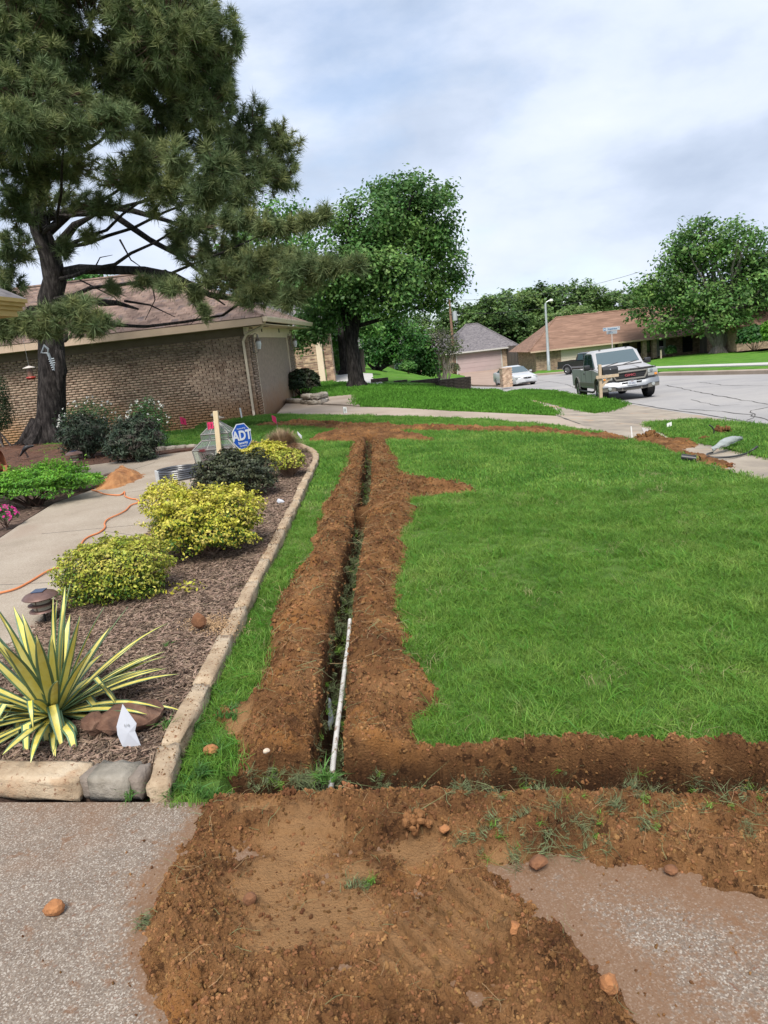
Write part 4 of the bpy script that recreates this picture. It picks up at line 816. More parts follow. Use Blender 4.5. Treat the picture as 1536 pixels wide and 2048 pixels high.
dr = MB().box((lx(1343), 2.34, 1.05), (0.9, 0.06, 2.1)).build('door', m_wtrim, H4); MB().box((lx(1343), 2.29, 1.45), (0.55, 0.03, 0.75)).build('pane', m_glassd, dr); MB().box((lx(1343), 2.29, .6), (0.55, 0.03, 0.5)).build('panel', m_wtrim, dr)
for s in (-1, 1): MB().box((lx(1343)+s*0.52, 2.33, 1.05), (0.12, 0.1, 2.2)).build('door_frame', m_wtrim, H4)
for px, y, z in ((1200, 3.0, 4.4), (1204, 4.8, 5.9), (1232, 4.8, 5.92), (1306, 2.2, 3.9)): MB().box((lx(px), y, z), (0.55, 0.4, 0.18)).build('roof_vent', m_trim, H4)
def at2_(px, py, dd): p = dep(px, py, dd); return Vector((p.x, dd, g(p.x, dd)))
# roofs and house at the right edge, and a small pale shed behind the trees
D3 = at(1490, 708); H5 = empty('brick_house', (D3.x+4, D3.y+10, g(D3.x, D3.y)-.1), 'brown hip roofed house at the right edge behind the bright hedge', 'house', rz=math.radians(4))
MB().box((7, 4, 1.1), (13.6, 8, 2.6)).build('wall', m_fb4, H5); hip(H5, 0, 14, 0, 8, 2.4, 3.0, m_shb, 0.8)
D4 = at2_(705, 745, 88); H6 = empty('shed', (D4.x+.6, D4.y+4, g(D4.x, D4.y)), 'small pale shed with grey roof, glimpsed left of the pear tree trunk', 'shed', rz=0.1)
MB().box((0, 2, 1.1), (4, 4, 2.2)).build('wall', m_wtrim, H6); hip(H6, -2, 2, 0, 4, 2.2, 1.1, MATS['grey_shingle'], 0.3)
# ---- fences
m_fence = mat('weathered_board', ((0.06, 0.048, 0.042), (0.12, 0.10, 0.09)), scale=8, detail=6, rough=0.95, objrand=0.3, island=0.3, stretch=(6, 6, 1))
def fence(p0, p1, h, label, group=None, n=None, step=0.16):
    a, b = Vector(p0), Vector(p1); L_ = (b-a).length; e = empty('board_fence', a, label, 'fence', rz=math.atan2(b.y-a.y, b.x-a.x), group=group)
    lst = []; k = int(L_/step)
    for i in range(k): lst.append((Vector((i*step+step/2, uni(-.006, .006), h/2+uni(-.03, .03)-.05+(b.z-a.z)*i/k)), (step*0.93, 0.022, h), (0, uni(-.01, .01), 0)))
    pieces('picket', m_fence, lst, e, 300)
    for z in (0.35, h-0.35): MB().box((L_/2, 0.04, z), (L_, 0.05, 0.09)).build('rail', m_fence, e)
A_ = at(1012, 741); B_ = at(1040, 740); B2 = at(1074, 739)
fence((A_.x+1, A_.y+7, A_.z), (B_.x+.8, B_.y+5, B_.z), 3.0, 'tall dark board fence panel right of the mauve garage door'); fence((B_.x+.8, B_.y+4.8, B_.z), (B2.x+1, B2.y+3, B2.z), 2.0, 'low dark board fence running to the ranch house wall')
A_ = at(1449, 706); B_ = at(1512, 703); fence((A_.x-.5, A_.y+5, A_.z), (B_.x+4, B_.y+5, B_.z), 2.3, 'dark board fence between the maple trunk and the hedge')
A_ = at(662, 752); B_ = at(692, 751); fence((A_.x, A_.y+4, A_.z), (B_.x+1.2, B_.y+4, B_.z), 1.5, 'short grey board fence behind the white driveway')
# ---- timber retaining steps of the raised lawn
m_timber = mat('old_railway_timber', ((0.022, 0.016, 0.013), (0.06, 0.045, 0.038), (0.11, 0.09, 0.075)), scale=7, detail=8, rough=0.95, bump=0.01, stretch=(1, 3, 3))
e = empty('timber_retaining_wall', at(940, 781), 'low stepped wall of dark old timbers along the raised lawn', 'retaining wall'); o0 = e.location.copy()
def timber(pa, pb, z, hh=0.2):
    a, b = at(*pa), at(*pb); MB().box((0, 0, 0), ((b-a).length, 0.2, hh)).build('timber', m_timber, e, loc=((a+b)/2-o0)+Vector((0, 0, z)), rot=(0, 0, math.atan2(b.y-a.y, b.x-a.x)))
TD = min(at(880, 778).y, at(938, 779).y)-0.6; print('timber depth', TD, at(880, 778), at(938, 779), at(820, 776))
def tmb(xa_, xb_, y_, D_, hh=0.165):
    a, b = dep(xa_, y_, D_), dep(xb_, y_-(xb_-xa_)*.108, D_); MB().bev((0, 0, 0), ((b-a).length+.02, 0.22, hh), .02).build('timber', m_timber, e, loc=(a+b)/2-o0, rot=(0, 0, 0))
for k_, y_ in enumerate((771.5, 777.5, 783.5, 789)): tmb(877+k_, 941, y_-8, TD+k_*.01)
for k_, y_ in enumerate((773.5, 779.0, 784)): tmb(822+k_*18, 880, y_-8, TD+.3+k_*.01)
tmb(788, 814, 765.5, TD+.4); tmb(796, 832, 770, TD+.42); tmb(742, 776, 762, TD+1)
drape('raised_lawn', P((744, 757), (762, 752), (820, 750), (890, 752), (930, 760), (941, 772), (938, 779), (880, 778), (820, 776), (775, 770)), 0.0, 0.8, m_farlawn, zf=lambda x, y: G(x, y)+0.42*sst((x+0.5)/7)+0.05, depth=0.9)
# ---- brick pillar
m_pil = brick_mat('pillar_brick', (0.52, 0.38, 0.27), (0.30, 0.18, 0.12), (0.46, 0.39, 0.32), 0.22, 0.085)
pp = at(1013, 774); e = empty('brick_mailbox_pillar', pp, 'stout tan brick mailbox pillar in front of the white car', 'mailbox pillar', rz=0.15)
MB().box((0, 0, 0.62), (0.66, 0.6, 1.24)).build('pillar', m_pil, e)
lst = []
for r in range(14):
    for k in range(3): lst.append((Vector((-0.22+k*0.22+(0.05 if r % 2 else -.02), -0.302, 0.05+r*0.087)), (0.205, 0.02, 0.074), (0, 0, 0)))
pieces('brick', mat('pillar_brick_face', ((0.26, 0.16, 0.11), (0.46, 0.33, 0.23), (0.55, 0.42, 0.31)), scale=5, rough=0.9, objrand=0.3, geo=True), lst, e)
MB().box((0, 0, 1.27), (0.72, 0.66, 0.07)).build('cap', m_pil, e)
# ================================================================== VEHICLES
m_tyre = mat('tyre_rubber', ((0.012, 0.012, 0.013),), rough=0.85); m_chrome = mat('chrome', ((0.27, 0.28, 0.29),), rough=0.3, metal=0.7); m_rim = mat('alloy_rim', ((0.28, 0.28, 0.29),), rough=0.35, metal=0.8)
m_carglass = mat('windscreen_glass', ((0.045, 0.075, 0.085),), rough=0.04, spec=0.9, coat=1.0); m_lens = mat('lamp_lens', ((0.30, 0.32, 0.31),), rough=0.15, spec=0.8, coat=1.0); m_amber = mat('amber_lens', ((0.60, 0.22, 0.03),), rough=0.15)
m_redb = mat('red_badge', ((0.26, 0.05, 0.06),), rough=0.3); m_plate = mat('licence_plate', ((0.45, 0.47, 0.50),), rough=0.4); m_platec = mat('plate_letters', ((0.03, 0.05, 0.15),), rough=0.5)
def wheel(par, x, y, r, w, tag_='wheel', steer=0.0):
    s = 1 if x > 0 else -1
    wq = MB().lathe([(0.001, 0.0), (0.06, 0.0), (0.07, -0.03), (r*0.50, -0.05), (r*0.60, 0.0), (r*0.64, 0.0)], (0, 0, 0), 20, 'x', Matrix.Diagonal((s, 1, 1, 1))).build(tag_, m_rim, par, smooth=True, loc=(x+s*w/2, y, r), rot=(0, 0, steer))
    MB().lathe([(r*0.62, -w), (r*0.66, 0.01), (r*0.93, 0.015), (r, -0.03), (r, -w+0.03), (r*0.93, -w-.015), (r*.62, -w)], (0, 0, 0), 28, 'x', Matrix.Diagonal((s, 1, 1, 1))).build('tyre', m_tyre, wq, smooth=True)
    sp = MB()
    for k in range(6): a = k*PI/3; sp.box((s*0.005, math.cos(a)*r*0.34, math.sin(a)*r*0.34), (0.03, r*0.48, 0.05), (a, 0, 0))
    sp.build('spokes', m_rim, wq)
def side_panel(pts, x0, x1):       # outline in (y, z), thickness along x
    n = len(pts); return MB().add([(x0, y, z) for y, z in pts]+[(x1, y, z) for y, z in pts], [tuple(range(n)), tuple(range(n, 2*n))[::-1]]+[(i, (i+1) % n, (i+1) % n+n, i+n) for i in range(n)])
def arch(cy, r, z0, n=9, rev=False):
    a0 = math.asin(max(-1, min(1, (z0-0.40)/r))); q = [(cy+r*math.cos(PI-a0-(PI-2*a0)*k/n), 0.40+r*math.sin(PI-a0-(PI-2*a0)*k/n)) for k in range(n+1)]
    return q[::-1] if rev else q
def rrect(w, z0, z1, y, rt=0.08, rb=0.05, tw=1.0):
    return [(-w*.96, y, z0), (-w, y, z0+rb), (-w, y, z1-rt), (-w*tw+rt*.35, y, z1-rt*.3), (-w*tw+rt*1.3, y, z1), (w*tw-rt*1.3, y, z1), (w*tw-rt*.35, y, z1-rt*.3), (w, y, z1-rt), (w, y, z0+rb), (w*.96, y, z0)]
def pickup(loc, rz, label, paint, lower, rot=None, detail=True, grille_text=None):
    e = empty('pickup_truck', loc, label, 'pickup truck', rot=rot if rot else (0, 0, rz))
    zb = 0.50; wb0, wb1 = -1.86, 1.80
    prof = [(-2.62, 0.56), (-2.62, 0.96), (-2.50, 1.02), (-1.30, 1.15), (0.95, 1.18), (0.96, 1.20), (2.80, 1.19), (2.84, 1.12), (2.84, 0.60)] + arch(wb1, 0.47, zb, rev=True) + arch(wb0, 0.47, zb, rev=True)
    body = side_panel(prof, 0.90, 0.985); b2 = side_panel(prof, -0.985, -0.90); body.add(b2.v, b2.f)
    body.box((0, -1.95, 0.78), (1.8, 1.25, 0.62)).box((0, 0.0, 0.78), (1.82, 2.6, 0.66)).box((0, 2.80, 0.88), (1.80, 0.07, 0.58)).box((0, 1.9, 0.72), (1.80, 1.7, 0.25)).box((0, 1.02, 0.95), (1.8, 0.06, 0.5))
    bo = body.build('body', paint, e)
    for s in (-1, 1):
        for cy in (wb0, wb1):
            fl = MB(); q = [(s*0.99, cy+0.49*math.cos(t), 0.40+0.49*math.sin(t)) for t in [PI*k/12 for k in range(13)]]; fl.tube(q, 0.035, 6).build('wheel_flare', lower, e)
        MB().box((s*0.99, -0.03, 0.62), (0.03, 2.7, 0.14)).build('side_moulding', lower, e); MB().tube([(s*0.98, -1.2, 0.36), (s*1.02, -1.1, 0.34), (s*1.02, 1.1, 0.34), (s*.98, 1.2, .36)], 0.04, 8).build('side_step', m_dark, e)
        MB().box((s*0.987, 0.36, 1.02), (0.02, 0.12, 0.06)).build('door_handle', m_black, e)
        for y in (-0.98, 0.10, 0.94): MB().box((s*0.987, y, 0.86), (0.006, 0.012, 0.55)).build('door_seam', m_black, e)
    # bonnet and front
    hood = MB().loft([rrect(0.93, 0.90, 1.02, -2.60, 0.05), rrect(0.955, 0.90, 1.07, -2.40, 0.06), rrect(0.965, 0.90, 1.14, -1.9, 0.07), rrect(0.965, 0.90, 1.22, -1.25, 0.07)]); hood.build('bonnet', paint, e, smooth=True)
    for s in (-1, 1): MB().box((s*0.42, -1.85, 1.152), (0.04, 1.1, 0.015), (0.10, 0, s*0.06)).build('bonnet_crease', paint, e)
    MB().tube([(-0.94, -2.52, 1.05), (-0.7, -2.62, 1.065), (0, -2.66, 1.07), (0.7, -2.62, 1.065), (0.94, -2.52, 1.05)], 0.038, 6).build('bug_deflector', m_black, e)
    # cab
    cab = MB().loft([rrect(0.90, 1.15, 1.20, -1.30, 0.02, tw=0.99), rrect(0.84, 1.15, 1.78, -0.66, 0.07, tw=0.93), rrect(0.83, 1.15, 1.86, -0.35, 0.08, tw=0.92), rrect(0.83, 1.15, 1.87, 0.45, 0.08, tw=0.92), rrect(0.84, 1.15, 1.82, 0.72, 0.08, tw=0.93), rrect(0.90, 1.15, 1.20, 0.93, 0.02, tw=0.99)]); cab.build('cab', paint, e, smooth=True)
    MB().add([(-0.80, -1.27, 1.225), (0.80, -1.27, 1.225), (0.70, -0.69, 1.765), (-0.70, -0.69, 1.765), (-0.80, -1.23, 1.225), (0.80, -1.23, 1.225), (0.70, -0.65, 1.765), (-0.70, -0.65, 1.765)], [(0, 1, 2, 3), (7, 6, 5, 4), (0, 4, 5, 1), (1, 5, 6, 2), (2, 6, 7, 3), (3, 7, 4, 0)]).build('windscreen', m_carglass, e)
    MB().tube([(-0.82, -1.30, 1.23), (-0.3, -1.34, 1.225), (0.3, -1.34, 1.225), (0.82, -1.30, 1.23)], 0.02, 5).build('cowl', m_black, e)
    MB().tube([(-0.55, -1.27, 1.24), (-0.02, -1.18, 1.33)], 0.012, 4).build('wiper', m_black, e); MB().tube([(0.15, -1.27, 1.24), (0.68, -1.18, 1.33)], 0.012, 4).build('wiper', m_black, e)
    for s in (-1, 1):
        for (ya, yb, yc, yd) in ((-1.08, 0.02, 0.02, -0.62), (0.10, 0.72, 0.60, 0.10)):
            p = [(ya, 1.24), (yb, 1.24), (yc, 1.74), (yd, 1.74)]
            def gx(z): return s*(0.905-(z-1.2)*0.115)
            MB().add([(gx(z)+s*d, y, z) for d in (0.012, -0.01) for y, z in p], [(0, 1, 2, 3), (7, 6, 5, 4), (0, 4, 5, 1), (1, 5, 6, 2), (2, 6, 7, 3), (3, 7, 4, 0)]).build('side_window', m_carglass, e)
        mi = MB().bev((s*1.13, -0.98, 1.27), (0.24, 0.14, 0.20), 0.05).build('mirror', m_black, e, smooth=True); MB().tube([(s*0.90, -0.98, 1.22), (s*1.05, -0.98, 1.24)], 0.03, 5).build('mirror_arm', m_black, mi)
    for x in (-0.5, 0.5) if detail else (): MB().bev((x, -0.46, 1.868), (0.07, 0.06, 0.03), 0.008).build('roof_marker_lamp', m_black, e)
    MB().box((0, -2.62, 0.74), (1.7, 0.1, 0.4)).build('front_panel', m_black, e)
    # grille
    gr = MB(); gr.bev((0, -2.69, 0.995), (1.22, 0.06, 0.05), 0.012).bev((0, -2.69, 0.735), (1.02, 0.06, 0.055), 0.012)
    for s in (-1, 1): gr.tube([(s*0.60, -2.69, 1.0), (s*0.585, -2.69, 0.88), (s*0.50, -2.69, 0.735)], 0.032, 6)
    go = gr.build('grille', lower, e); MB().add([(-.58, -2.66, 0.97), (.58, -2.66, 0.97), (.50, -2.66, .76), (-.50, -2.66, .76), (-.58, -2.6, 0.97), (.58, -2.6, 0.97), (.50, -2.6, .76), (-.50, -2.6, .76)], [(0, 1, 2, 3), (7, 6, 5, 4), (0, 4, 5, 1), (1, 5, 6, 2), (2, 6, 7, 3), (3, 7, 4, 0)]).build('grille_backing', m_black, go)
    for z in (0.93, 0.87, 0.81): MB().box((0, -2.675, z), (1.12-(0.95-z)*.5, 0.02, 0.014)).build('grille_bar', m_dark, go)
    if grille_text: text(grille_text, 0.115, 0.012, m_redb, go, (0, -2.70, 0.87), (PI/2, 0, 0), 'badge', sx=1.5, bold=0.004)
    for s in (-1, 1):
        hl = MB().bev((s*0.785, -2.61, 0.945), (0.33, 0.16, 0.16), 0.03).build('headlight', m_lens, e, smooth=True); MB().bev((s*0.80, -2.60, 0.81), (0.36, 0.16, 0.11), 0.025).build('lower_lens', mat('lower_lamp_lens', ((0.25, 0.25, 0.23),), rough=0.12, coat=1), hl, smooth=True)
        MB().bev((s*0.90, -2.625, 0.81), (0.10, 0.14, 0.08), 0.02).build('indicator', m_amber, hl); MB().lathe([(0.001, -.01), (0.05, -.005), (0.06, 0.01)], (s*0.75, -2.70, 0.945), 14, 'y').build('reflector', m_chrome, hl)
    def bump_sec(x):
        y = -2.86+0.16*(abs(x)/1.0)**3; a = abs(x); d = 0.05 if a < 0.48 else (0.0 if a > 0.62 else 0.05*(0.62-a)/0.14)
        return [(x, y, 0.64-d), (x, y-0.03, 0.52-d), (x, y-0.0, 0.50-d), (x, y+0.14, 0.50-d), (x, y+0.16, 0.68-d*.6), (x, y+0.05, 0.69-d*.6)]
    xs = (-1.0, -0.85, -0.63, -0.48, -0.2, 0.2, 0.48, 0.63, 0.85, 1.0)
    MB().loft([bump_sec(x) for x in xs]).build('front_bumper', m_chrome, e, smooth=True)
    MB().loft([[(x, -2.86+0.16*abs(x)**3-.01, 0.53-(0.05 if abs(x) < .5 else 0)), (x, -2.84+0.16*abs(x)**3, 0.33+0.05*abs(x)), (x, -2.60, 0.33+0.05*abs(x)), (x, -2.60, 0.53)] for x in xs]).build('bumper_valance', lower, e, smooth=True)
    MB().box((0, -2.865, 0.44), (0.62, 0.03, 0.07)).build('air_intake', m_black, e); MB().box((0, -2.875, 0.625), (0.7, 0.03, 0.03)).build('air_intake', m_black, e)
    for s in (-1, 1):
        MB().box((s*0.46, -2.855, 0.44), (0.2, 0.03, 0.08)).build('air_intake', m_black, e); MB().lathe([(0.001, -0.02), (0.055, -0.015), (0.07, 0.01)], (s*0.76, -2.80, 0.47), 16, 'y').build('fog_lamp', m_lens, e); MB().tube([(s*0.98, -2.66, 0.74), (s*0.98, -2.3, 0.76)], 0.03, 5).build('bumper_filler', lower, e)
    if detail:
        pl = MB().bev((0, -2.905, 0.60), (0.31, 0.012, 0.16), 0.004).build('licence_plate', m_plate, e); text('FST-8921', 0.083, 0.002, m_platec, pl, (0, -2.9135, 0.585), (PI/2, 0, 0), 'plate_number', sx=0.75)
        text('TEXAS', 0.03, 0.002, m_redb, pl, (0, -2.9135, 0.655), (PI/2, 0, 0), 'plate_state'); MB().box((0, -2.91, .69), (0.14, 0.01, 0.03)).build('plate_bracket', m_chrome, pl)
    MB().box((0, 2.90, 0.60), (1.9, 0.14, 0.18)).build('rear_bumper', m_chrome, e); MB().box((0, 0.2, 0.47), (1.2, 4.6, 0.14)).build('chassis', m_black, e)
    for x in (-0.84, 0.84): wheel(e, x-(0.13 if x > 0 else -.13)+(.13 if x > 0 else -.13), wb0, 0.40, 0.26, steer=math.radians(0)); wheel(e, x, wb1, 0.40, 0.26)
    for s in (-1, 1): MB().lathe([(0.46, -0.10), (0.46, 0.10)], (s*0.80, wb0, 0.42), 20, 'x').lathe([(0.46, -0.10), (0.46, 0.10)], (s*0.80, wb1, 0.42), 20, 'x').build('wheel_well', m_black, e)
    return e
m_silver = mat('silver_paint', ((0.35, 0.345, 0.35), (0.37, 0.365, 0.365)), scale=1, rough=0.5, metal=0.0, coat=0.15); m_pewter = mat('pewter_cladding', ((0.17, 0.16, 0.14),), rough=0.5)
TK = at(1262, 803); TR = (TK.x+0.02, 25.6+1.9)
tx = dep(1266, 795, 26.8).x
zt = g(tx, 28)+ROADH; slope = math.atan(0.04)
pickup((tx, 29.0, g(tx, 29.0)+ROADH+0.01), 0, 'silver extended cab pickup truck with black bug deflector parked by the wooden mailbox', m_silver, m_pewter, rot=(-slope, -0.032, math.radians(-4.5)), grille_text='GMC')
m_blackp = mat('black_paint', ((0.022, 0.022, 0.025),), rough=0.2, coat=0.8, spec=0.6)
bt = dep(1180, 738, 68); pickup((bt.x, 68, g(bt.x, 68)+ROADH+.02), 0, 'black crew pickup truck seen from the side in front of the pale garage door', m_blackp, mat('grey_cladding', ((0.16, 0.16, 0.17),), rough=0.4, metal=.3), rot=(0, 0, math.radians(40)), detail=False)
def sedan(loc, rz, label, paint):
    e = empty('parked_car', loc, label, 'car', rz=rz)
    def S(y, w, z0, z1, rt=0.1, tw=1.0): return rrect(w, z0, z1, y, rt, 0.06, tw)
    b = MB().loft([S(-2.33, 0.62, 0.32, 0.60), S(-2.20, 0.82, 0.22, 0.70, .12), S(-1.8, 0.88, 0.20, 0.80, .14), S(-1.05, 0.89, 0.20, 0.92, .14), S(0, 0.90, 0.20, 0.95, .12), S(1.3, 0.89, 0.20, 0.98, .12), S(2.1, 0.84, 0.24, 0.98, .12), S(2.33, 0.70, 0.34, 0.9, .12)]); b.build('body', paint, e, smooth=True)
    b = MB().loft([rrect(0.80, 0.85, 0.94, -1.05, .03, .02, .98), rrect(0.66, 0.85, 1.36, -0.25, .10, .02, .9), rrect(0.64, 0.85, 1.44, 0.25, .10, .02, .9), rrect(0.64, 0.85, 1.40, 0.85, .10, .02, .9), rrect(0.78, 0.85, 0.97, 1.75, .03, .02, .98)]); b.build('cabin', paint, e, smooth=True)
    MB().add([(-0.70, -1.02, 0.97), (0.70, -1.02, 0.97), (0.56, -0.30, 1.36), (-0.56, -0.30, 1.36), (-0.70, -.98, 0.95), (0.70, -.98, 0.95), (0.56, -0.26, 1.34), (-0.56, -0.26, 1.34)], [(0, 1, 2, 3), (7, 6, 5, 4), (0, 4, 5, 1), (1, 5, 6, 2), (2, 6, 7, 3), (3, 7, 4, 0)]).build('windscreen', m_carglass, e)
    for s in (-1, 1):
        MB().add([(s*(0.80-(z-.95)*.30+d), y, z) for d in (0.02, -.02) for y, z in ((-0.8, 0.98), (1.45, 1.0), (0.85, 1.34), (-0.15, 1.33))], [(0, 1, 2, 3), (7, 6, 5, 4), (0, 4, 5, 1), (1, 5, 6, 2), (2, 6, 7, 3), (3, 7, 4, 0)]).build('side_window', m_carglass, e)
        MB().bev((s*0.66, -2.20, 0.64), (0.34, 0.16, 0.12), 0.03).build('headlight', m_lens, e); MB().bev((s*0.98, -0.75, 0.98), (0.2, 0.1, 0.13), 0.03).build('mirror', paint, e); MB().box((s*0.55, -2.27, 0.36), (0.24, 0.03, 0.10)).build('air_intake', m_black, e)
        for y in (-1.45, 1.35): wheel(e, s*0.77, y, 0.32, 0.2)
    MB().loft([[(x, -2.345, 0.66-0.04*abs(x)), (x, -2.345, 0.54+0.10*abs(x)), (x, -2.30, 0.54+0.10*abs(x)), (x, -2.30, 0.66-.04*abs(x))] for x in (-0.30, 0, 0.30)]).build('grille', m_dark, e)
    MB().lathe([(0.001, -.01), (0.05, -.01), (0.05, .01)], (0, -2.35, 0.62), 12, 'y').build('badge', m_chrome, e)
    MB().box((0, -2.355, 0.46), (0.30, 0.012, 0.14)).build('licence_plate', m_plate, e); MB().box((0, -2.29, 0.30), (0.8, 0.04, 0.08)).build('air_intake', m_black, e); return e
wc = at(1038, 772, ROADH); sedan((wc.x+.1, wc.y+2.0, wc.z-0.05), math.radians(12), 'white saloon car partly hidden behind the brick pillar', mat('white_paint', ((0.45, 0.46, 0.47),), rough=0.3, coat=0.4))
# ================================================================== STREET FURNITURE
m_wood = mat('raw_post_wood', ((0.36, 0.27, 0.18), (0.50, 0.39, 0.27)), scale=8, detail=6, rough=0.85, stretch=(5, 5, 1))
mp_ = at(1202, 803); e = empty('mailbox', mp_, 'black mailbox on a raw wooden post with diagonal brace, in front of the silver pickup', 'mailbox', rz=math.radians(4))
MB().bev((0, 0, 0.62), (0.10, 0.10, 1.28), 0.008).build('post', m_wood, e); MB().bev((0.22, -0.09, 0.84), (0.80, 0.05, 0.10), 0.006).build('arm', m_wood, e); MB().bev((0.20, -0.03, 0.66), (0.50, 0.045, 0.08), 0.006, (0, math.radians(-42), 0)).build('brace', m_wood, e); MB().bev((0.05, .07, 0.84), (0.3, 0.04, 0.09), 0.006).build('arm', m_wood, e)
bx = MB().loft([[(x, -0.10, 0.90), (x, -0.10, 1.06), (x, -0.075, 1.12), (x, -0.0, 1.15), (x, 0.075, 1.12), (x, 0.10, 1.06), (x, 0.10, 0.90)] for x in (0.07, 0.60)]).build('box', m_black, e)
MB().box((0.605, 0, 1.01), (0.012, 0.19, 0.20)).build('door', m_black, bx); MB().box((0.33, -0.106, 1.07), (0.03, 0.01, 0.03)).build('flag_pivot', m_plate, bx)
fm = at(1322, 718); e = empty('mailbox', fm, 'small dark mailbox on a pale post on the lawn across the street', 'mailbox')
MB().box((0, 0, 0.5), (0.14, 0.14, 1.2)).build('post', m_trim2, e); MB().bev((0.05, 0, 1.2), (0.5, 0.3, 0.35), 0.06).build('box', m_black, e)
m_galv = mat('galvanised_steel', ((0.40, 0.42, 0.43), (0.48, 0.50, 0.51)), scale=4, rough=0.45, metal=0.5)
lp = at(1098, 742); e = empty('street_lamp', lp, 'tall grey street lamp pole with small round head, left of the ranch house garage', 'street lamp')
MB().lathe([(0.20, 0), (0.19, 1.2), (0.17, 1.25), (0.15, 4), (0.11, 7.4)], (0, 0, 0), 12).build('pole', m_galv, e, smooth=True); hd = MB().tube([(0, 0, 7.3), (0.15, 0, 7.55), (0.45, 0, 7.66)], 0.05, 6).build('arm', m_galv, e)
MB().lathe([(0.001, 0.22), (0.16, 0.16), (0.26, 0.0), (0.18, -0.12), (0.001, -0.16)], (0.65, 0, 7.62), 14).build('lamp_head', mat('lamp_head', ((0.55, 0.56, 0.5),), rough=0.4), hd, smooth=True)
text('1\n4\n7', 0.2, 0.01, m_platec, e, (0.02, -0.2, 0.9), (PI/2, 0, 0), 'pole_number')
ss = dep(1225, 705, 49); zz = g(ss.x, 49)+0.0; e = empty('street_sign', (ss.x, 49, zz), 'two white street name blades on a thin pole behind the silver pickup', 'street sign')
top = dep(1222, 668, 49).z-zz
MB().tube([(0, 0, 0), (0, 0, top)], 0.035, 8).build('pole', mat('sign_pole', ((0.42, 0.36, 0.33),), rough=0.6), e)
m_sw = mat('sign_white', ((0.36, 0.39, 0.42),), rough=0.5); m_sb = mat('sign_blue_letters', ((0.04, 0.12, 0.24),), rough=0.5)
bl = MB().bev((-0.02, 0, top+0.33), (1.12, 0.02, 0.22), 0.005).build('name_blade', m_sw, e); text('Steeplechase', 0.17, 0.003, m_sb, bl, (0.03, -0.016, top+0.33), (PI/2, 0, 0), 'street_name', sx=0.72, shear=0.2, bold=.003); text('Ct', 0.08, 0.003, m_redb, bl, (0.46, -0.016, top+0.38), (PI/2, 0, 0), 'street_type')
MB().box((-0.47, -0.013, top+0.33), (0.14, 0.005, 0.17)).build('emblem', m_sb, bl); MB().lathe([(0.001, 0), (0.05, 0)], (-0.47, -0.017, top+.33), 14, 'y').build('emblem_disc', m_sw, bl)
b2 = MB().bev((0, 0, top+0.10), (0.02, 0.9, 0.2), 0.005, (0, 0, math.radians(28))).build('name_blade', m_sw, e); MB().box((0, 0, top+0.02), (0.12, 0.06, 0.08)).build('bracket', m_galv, e); text('Drive', 0.12, 0.003, m_sb, b2, (-.03, -0.07, top+0.10), (PI/2, 0, math.radians(-20)), 'street_name', sx=.5)
up_ = dep(906, 690, 100); e = empty('utility_pole', (up_.x, 100, -3.3), 'brown wooden utility pole with grey transformer above the grey roof', 'utility pole'); tz = dep(903, 598, 100).z+3.3
MB().tube([(0, 0, 0), (0, 0, tz)], [0.22, 0.14], 8).build('pole', mat('pole_wood', ((0.16, 0.09, 0.06), (0.24, 0.14, 0.1)), scale=3, rough=0.9), e); MB().lathe([(0.001, 0.65), (0.3, 0.6), (0.32, -.6), (0.001, -.65)], (0.55, -.1, tz-2.2), 12).build('transformer', m_galv, e, smooth=True); MB().box((0, 0, tz-.3), (1.8, .12, .12)).build('cross_arm', m_timber, e)
for i, (dz, pa, pb) in enumerate(((0.1, (620, 590), (1280, 560)), (1.9, (600, 640), (1290, 640)))):
    a = dep(*pa, 100); b = dep(*pb, 101); m0 = Vector((up_.x, 99.8, -3.3+tz-dz)); 
    def sag(p, q): return [p.lerp(q, k/10)-Vector((0, 0, 1.0*4*(k/10)*(1-k/10))) for k in range(11)]
    tag(MB().tube(sag(Vector((a.x, 100, m0.z+.5)), m0)+sag(m0, Vector((b.x, 101, m0.z+1)))[1:], 0.022, 4).build('power_line', m_black), ('upper', 'lower')[i]+' black power line strung from the utility pole in front of the woods', 'power line')
# ================================================================== TREES AND PLANTS
def leaf_mesh(name, Pn, Nn, size, m, asp=0.5, parent=None, var=0.35, rnd_axis=True):
    """cloud of folded leaf-shaped quads; Pn centres, Nn normals"""
    n = len(Pn); Nn = Nn/np.maximum(np.linalg.norm(Nn, axis=1, keepdims=True), 1e-6)
    r = np.random.normal(size=(n, 3)); A = np.cross(Nn, r); A /= np.maximum(np.linalg.norm(A, axis=1, keepdims=True), 1e-6); B = np.cross(Nn, A)
    s = (np.asarray(size)*np.random.uniform(1-var, 1+var, n))[:, None]
    V = np.stack([Pn-A*s*0.5, Pn+B*s*0.5*asp+Nn*s*0.07-A*s*0.05, Pn+A*s*0.5, Pn-B*s*0.5*asp+Nn*s*0.07-A*s*0.05], 1).reshape(-1, 3)
    F = (np.arange(n)*4)[:, None]+np.array([0, 1, 2, 3]); return npmesh(name, V, F, m)
def rdir(n):
    v = np.random.normal(size=(n, 3)); return v/np.linalg.norm(v, axis=1, keepdims=True)
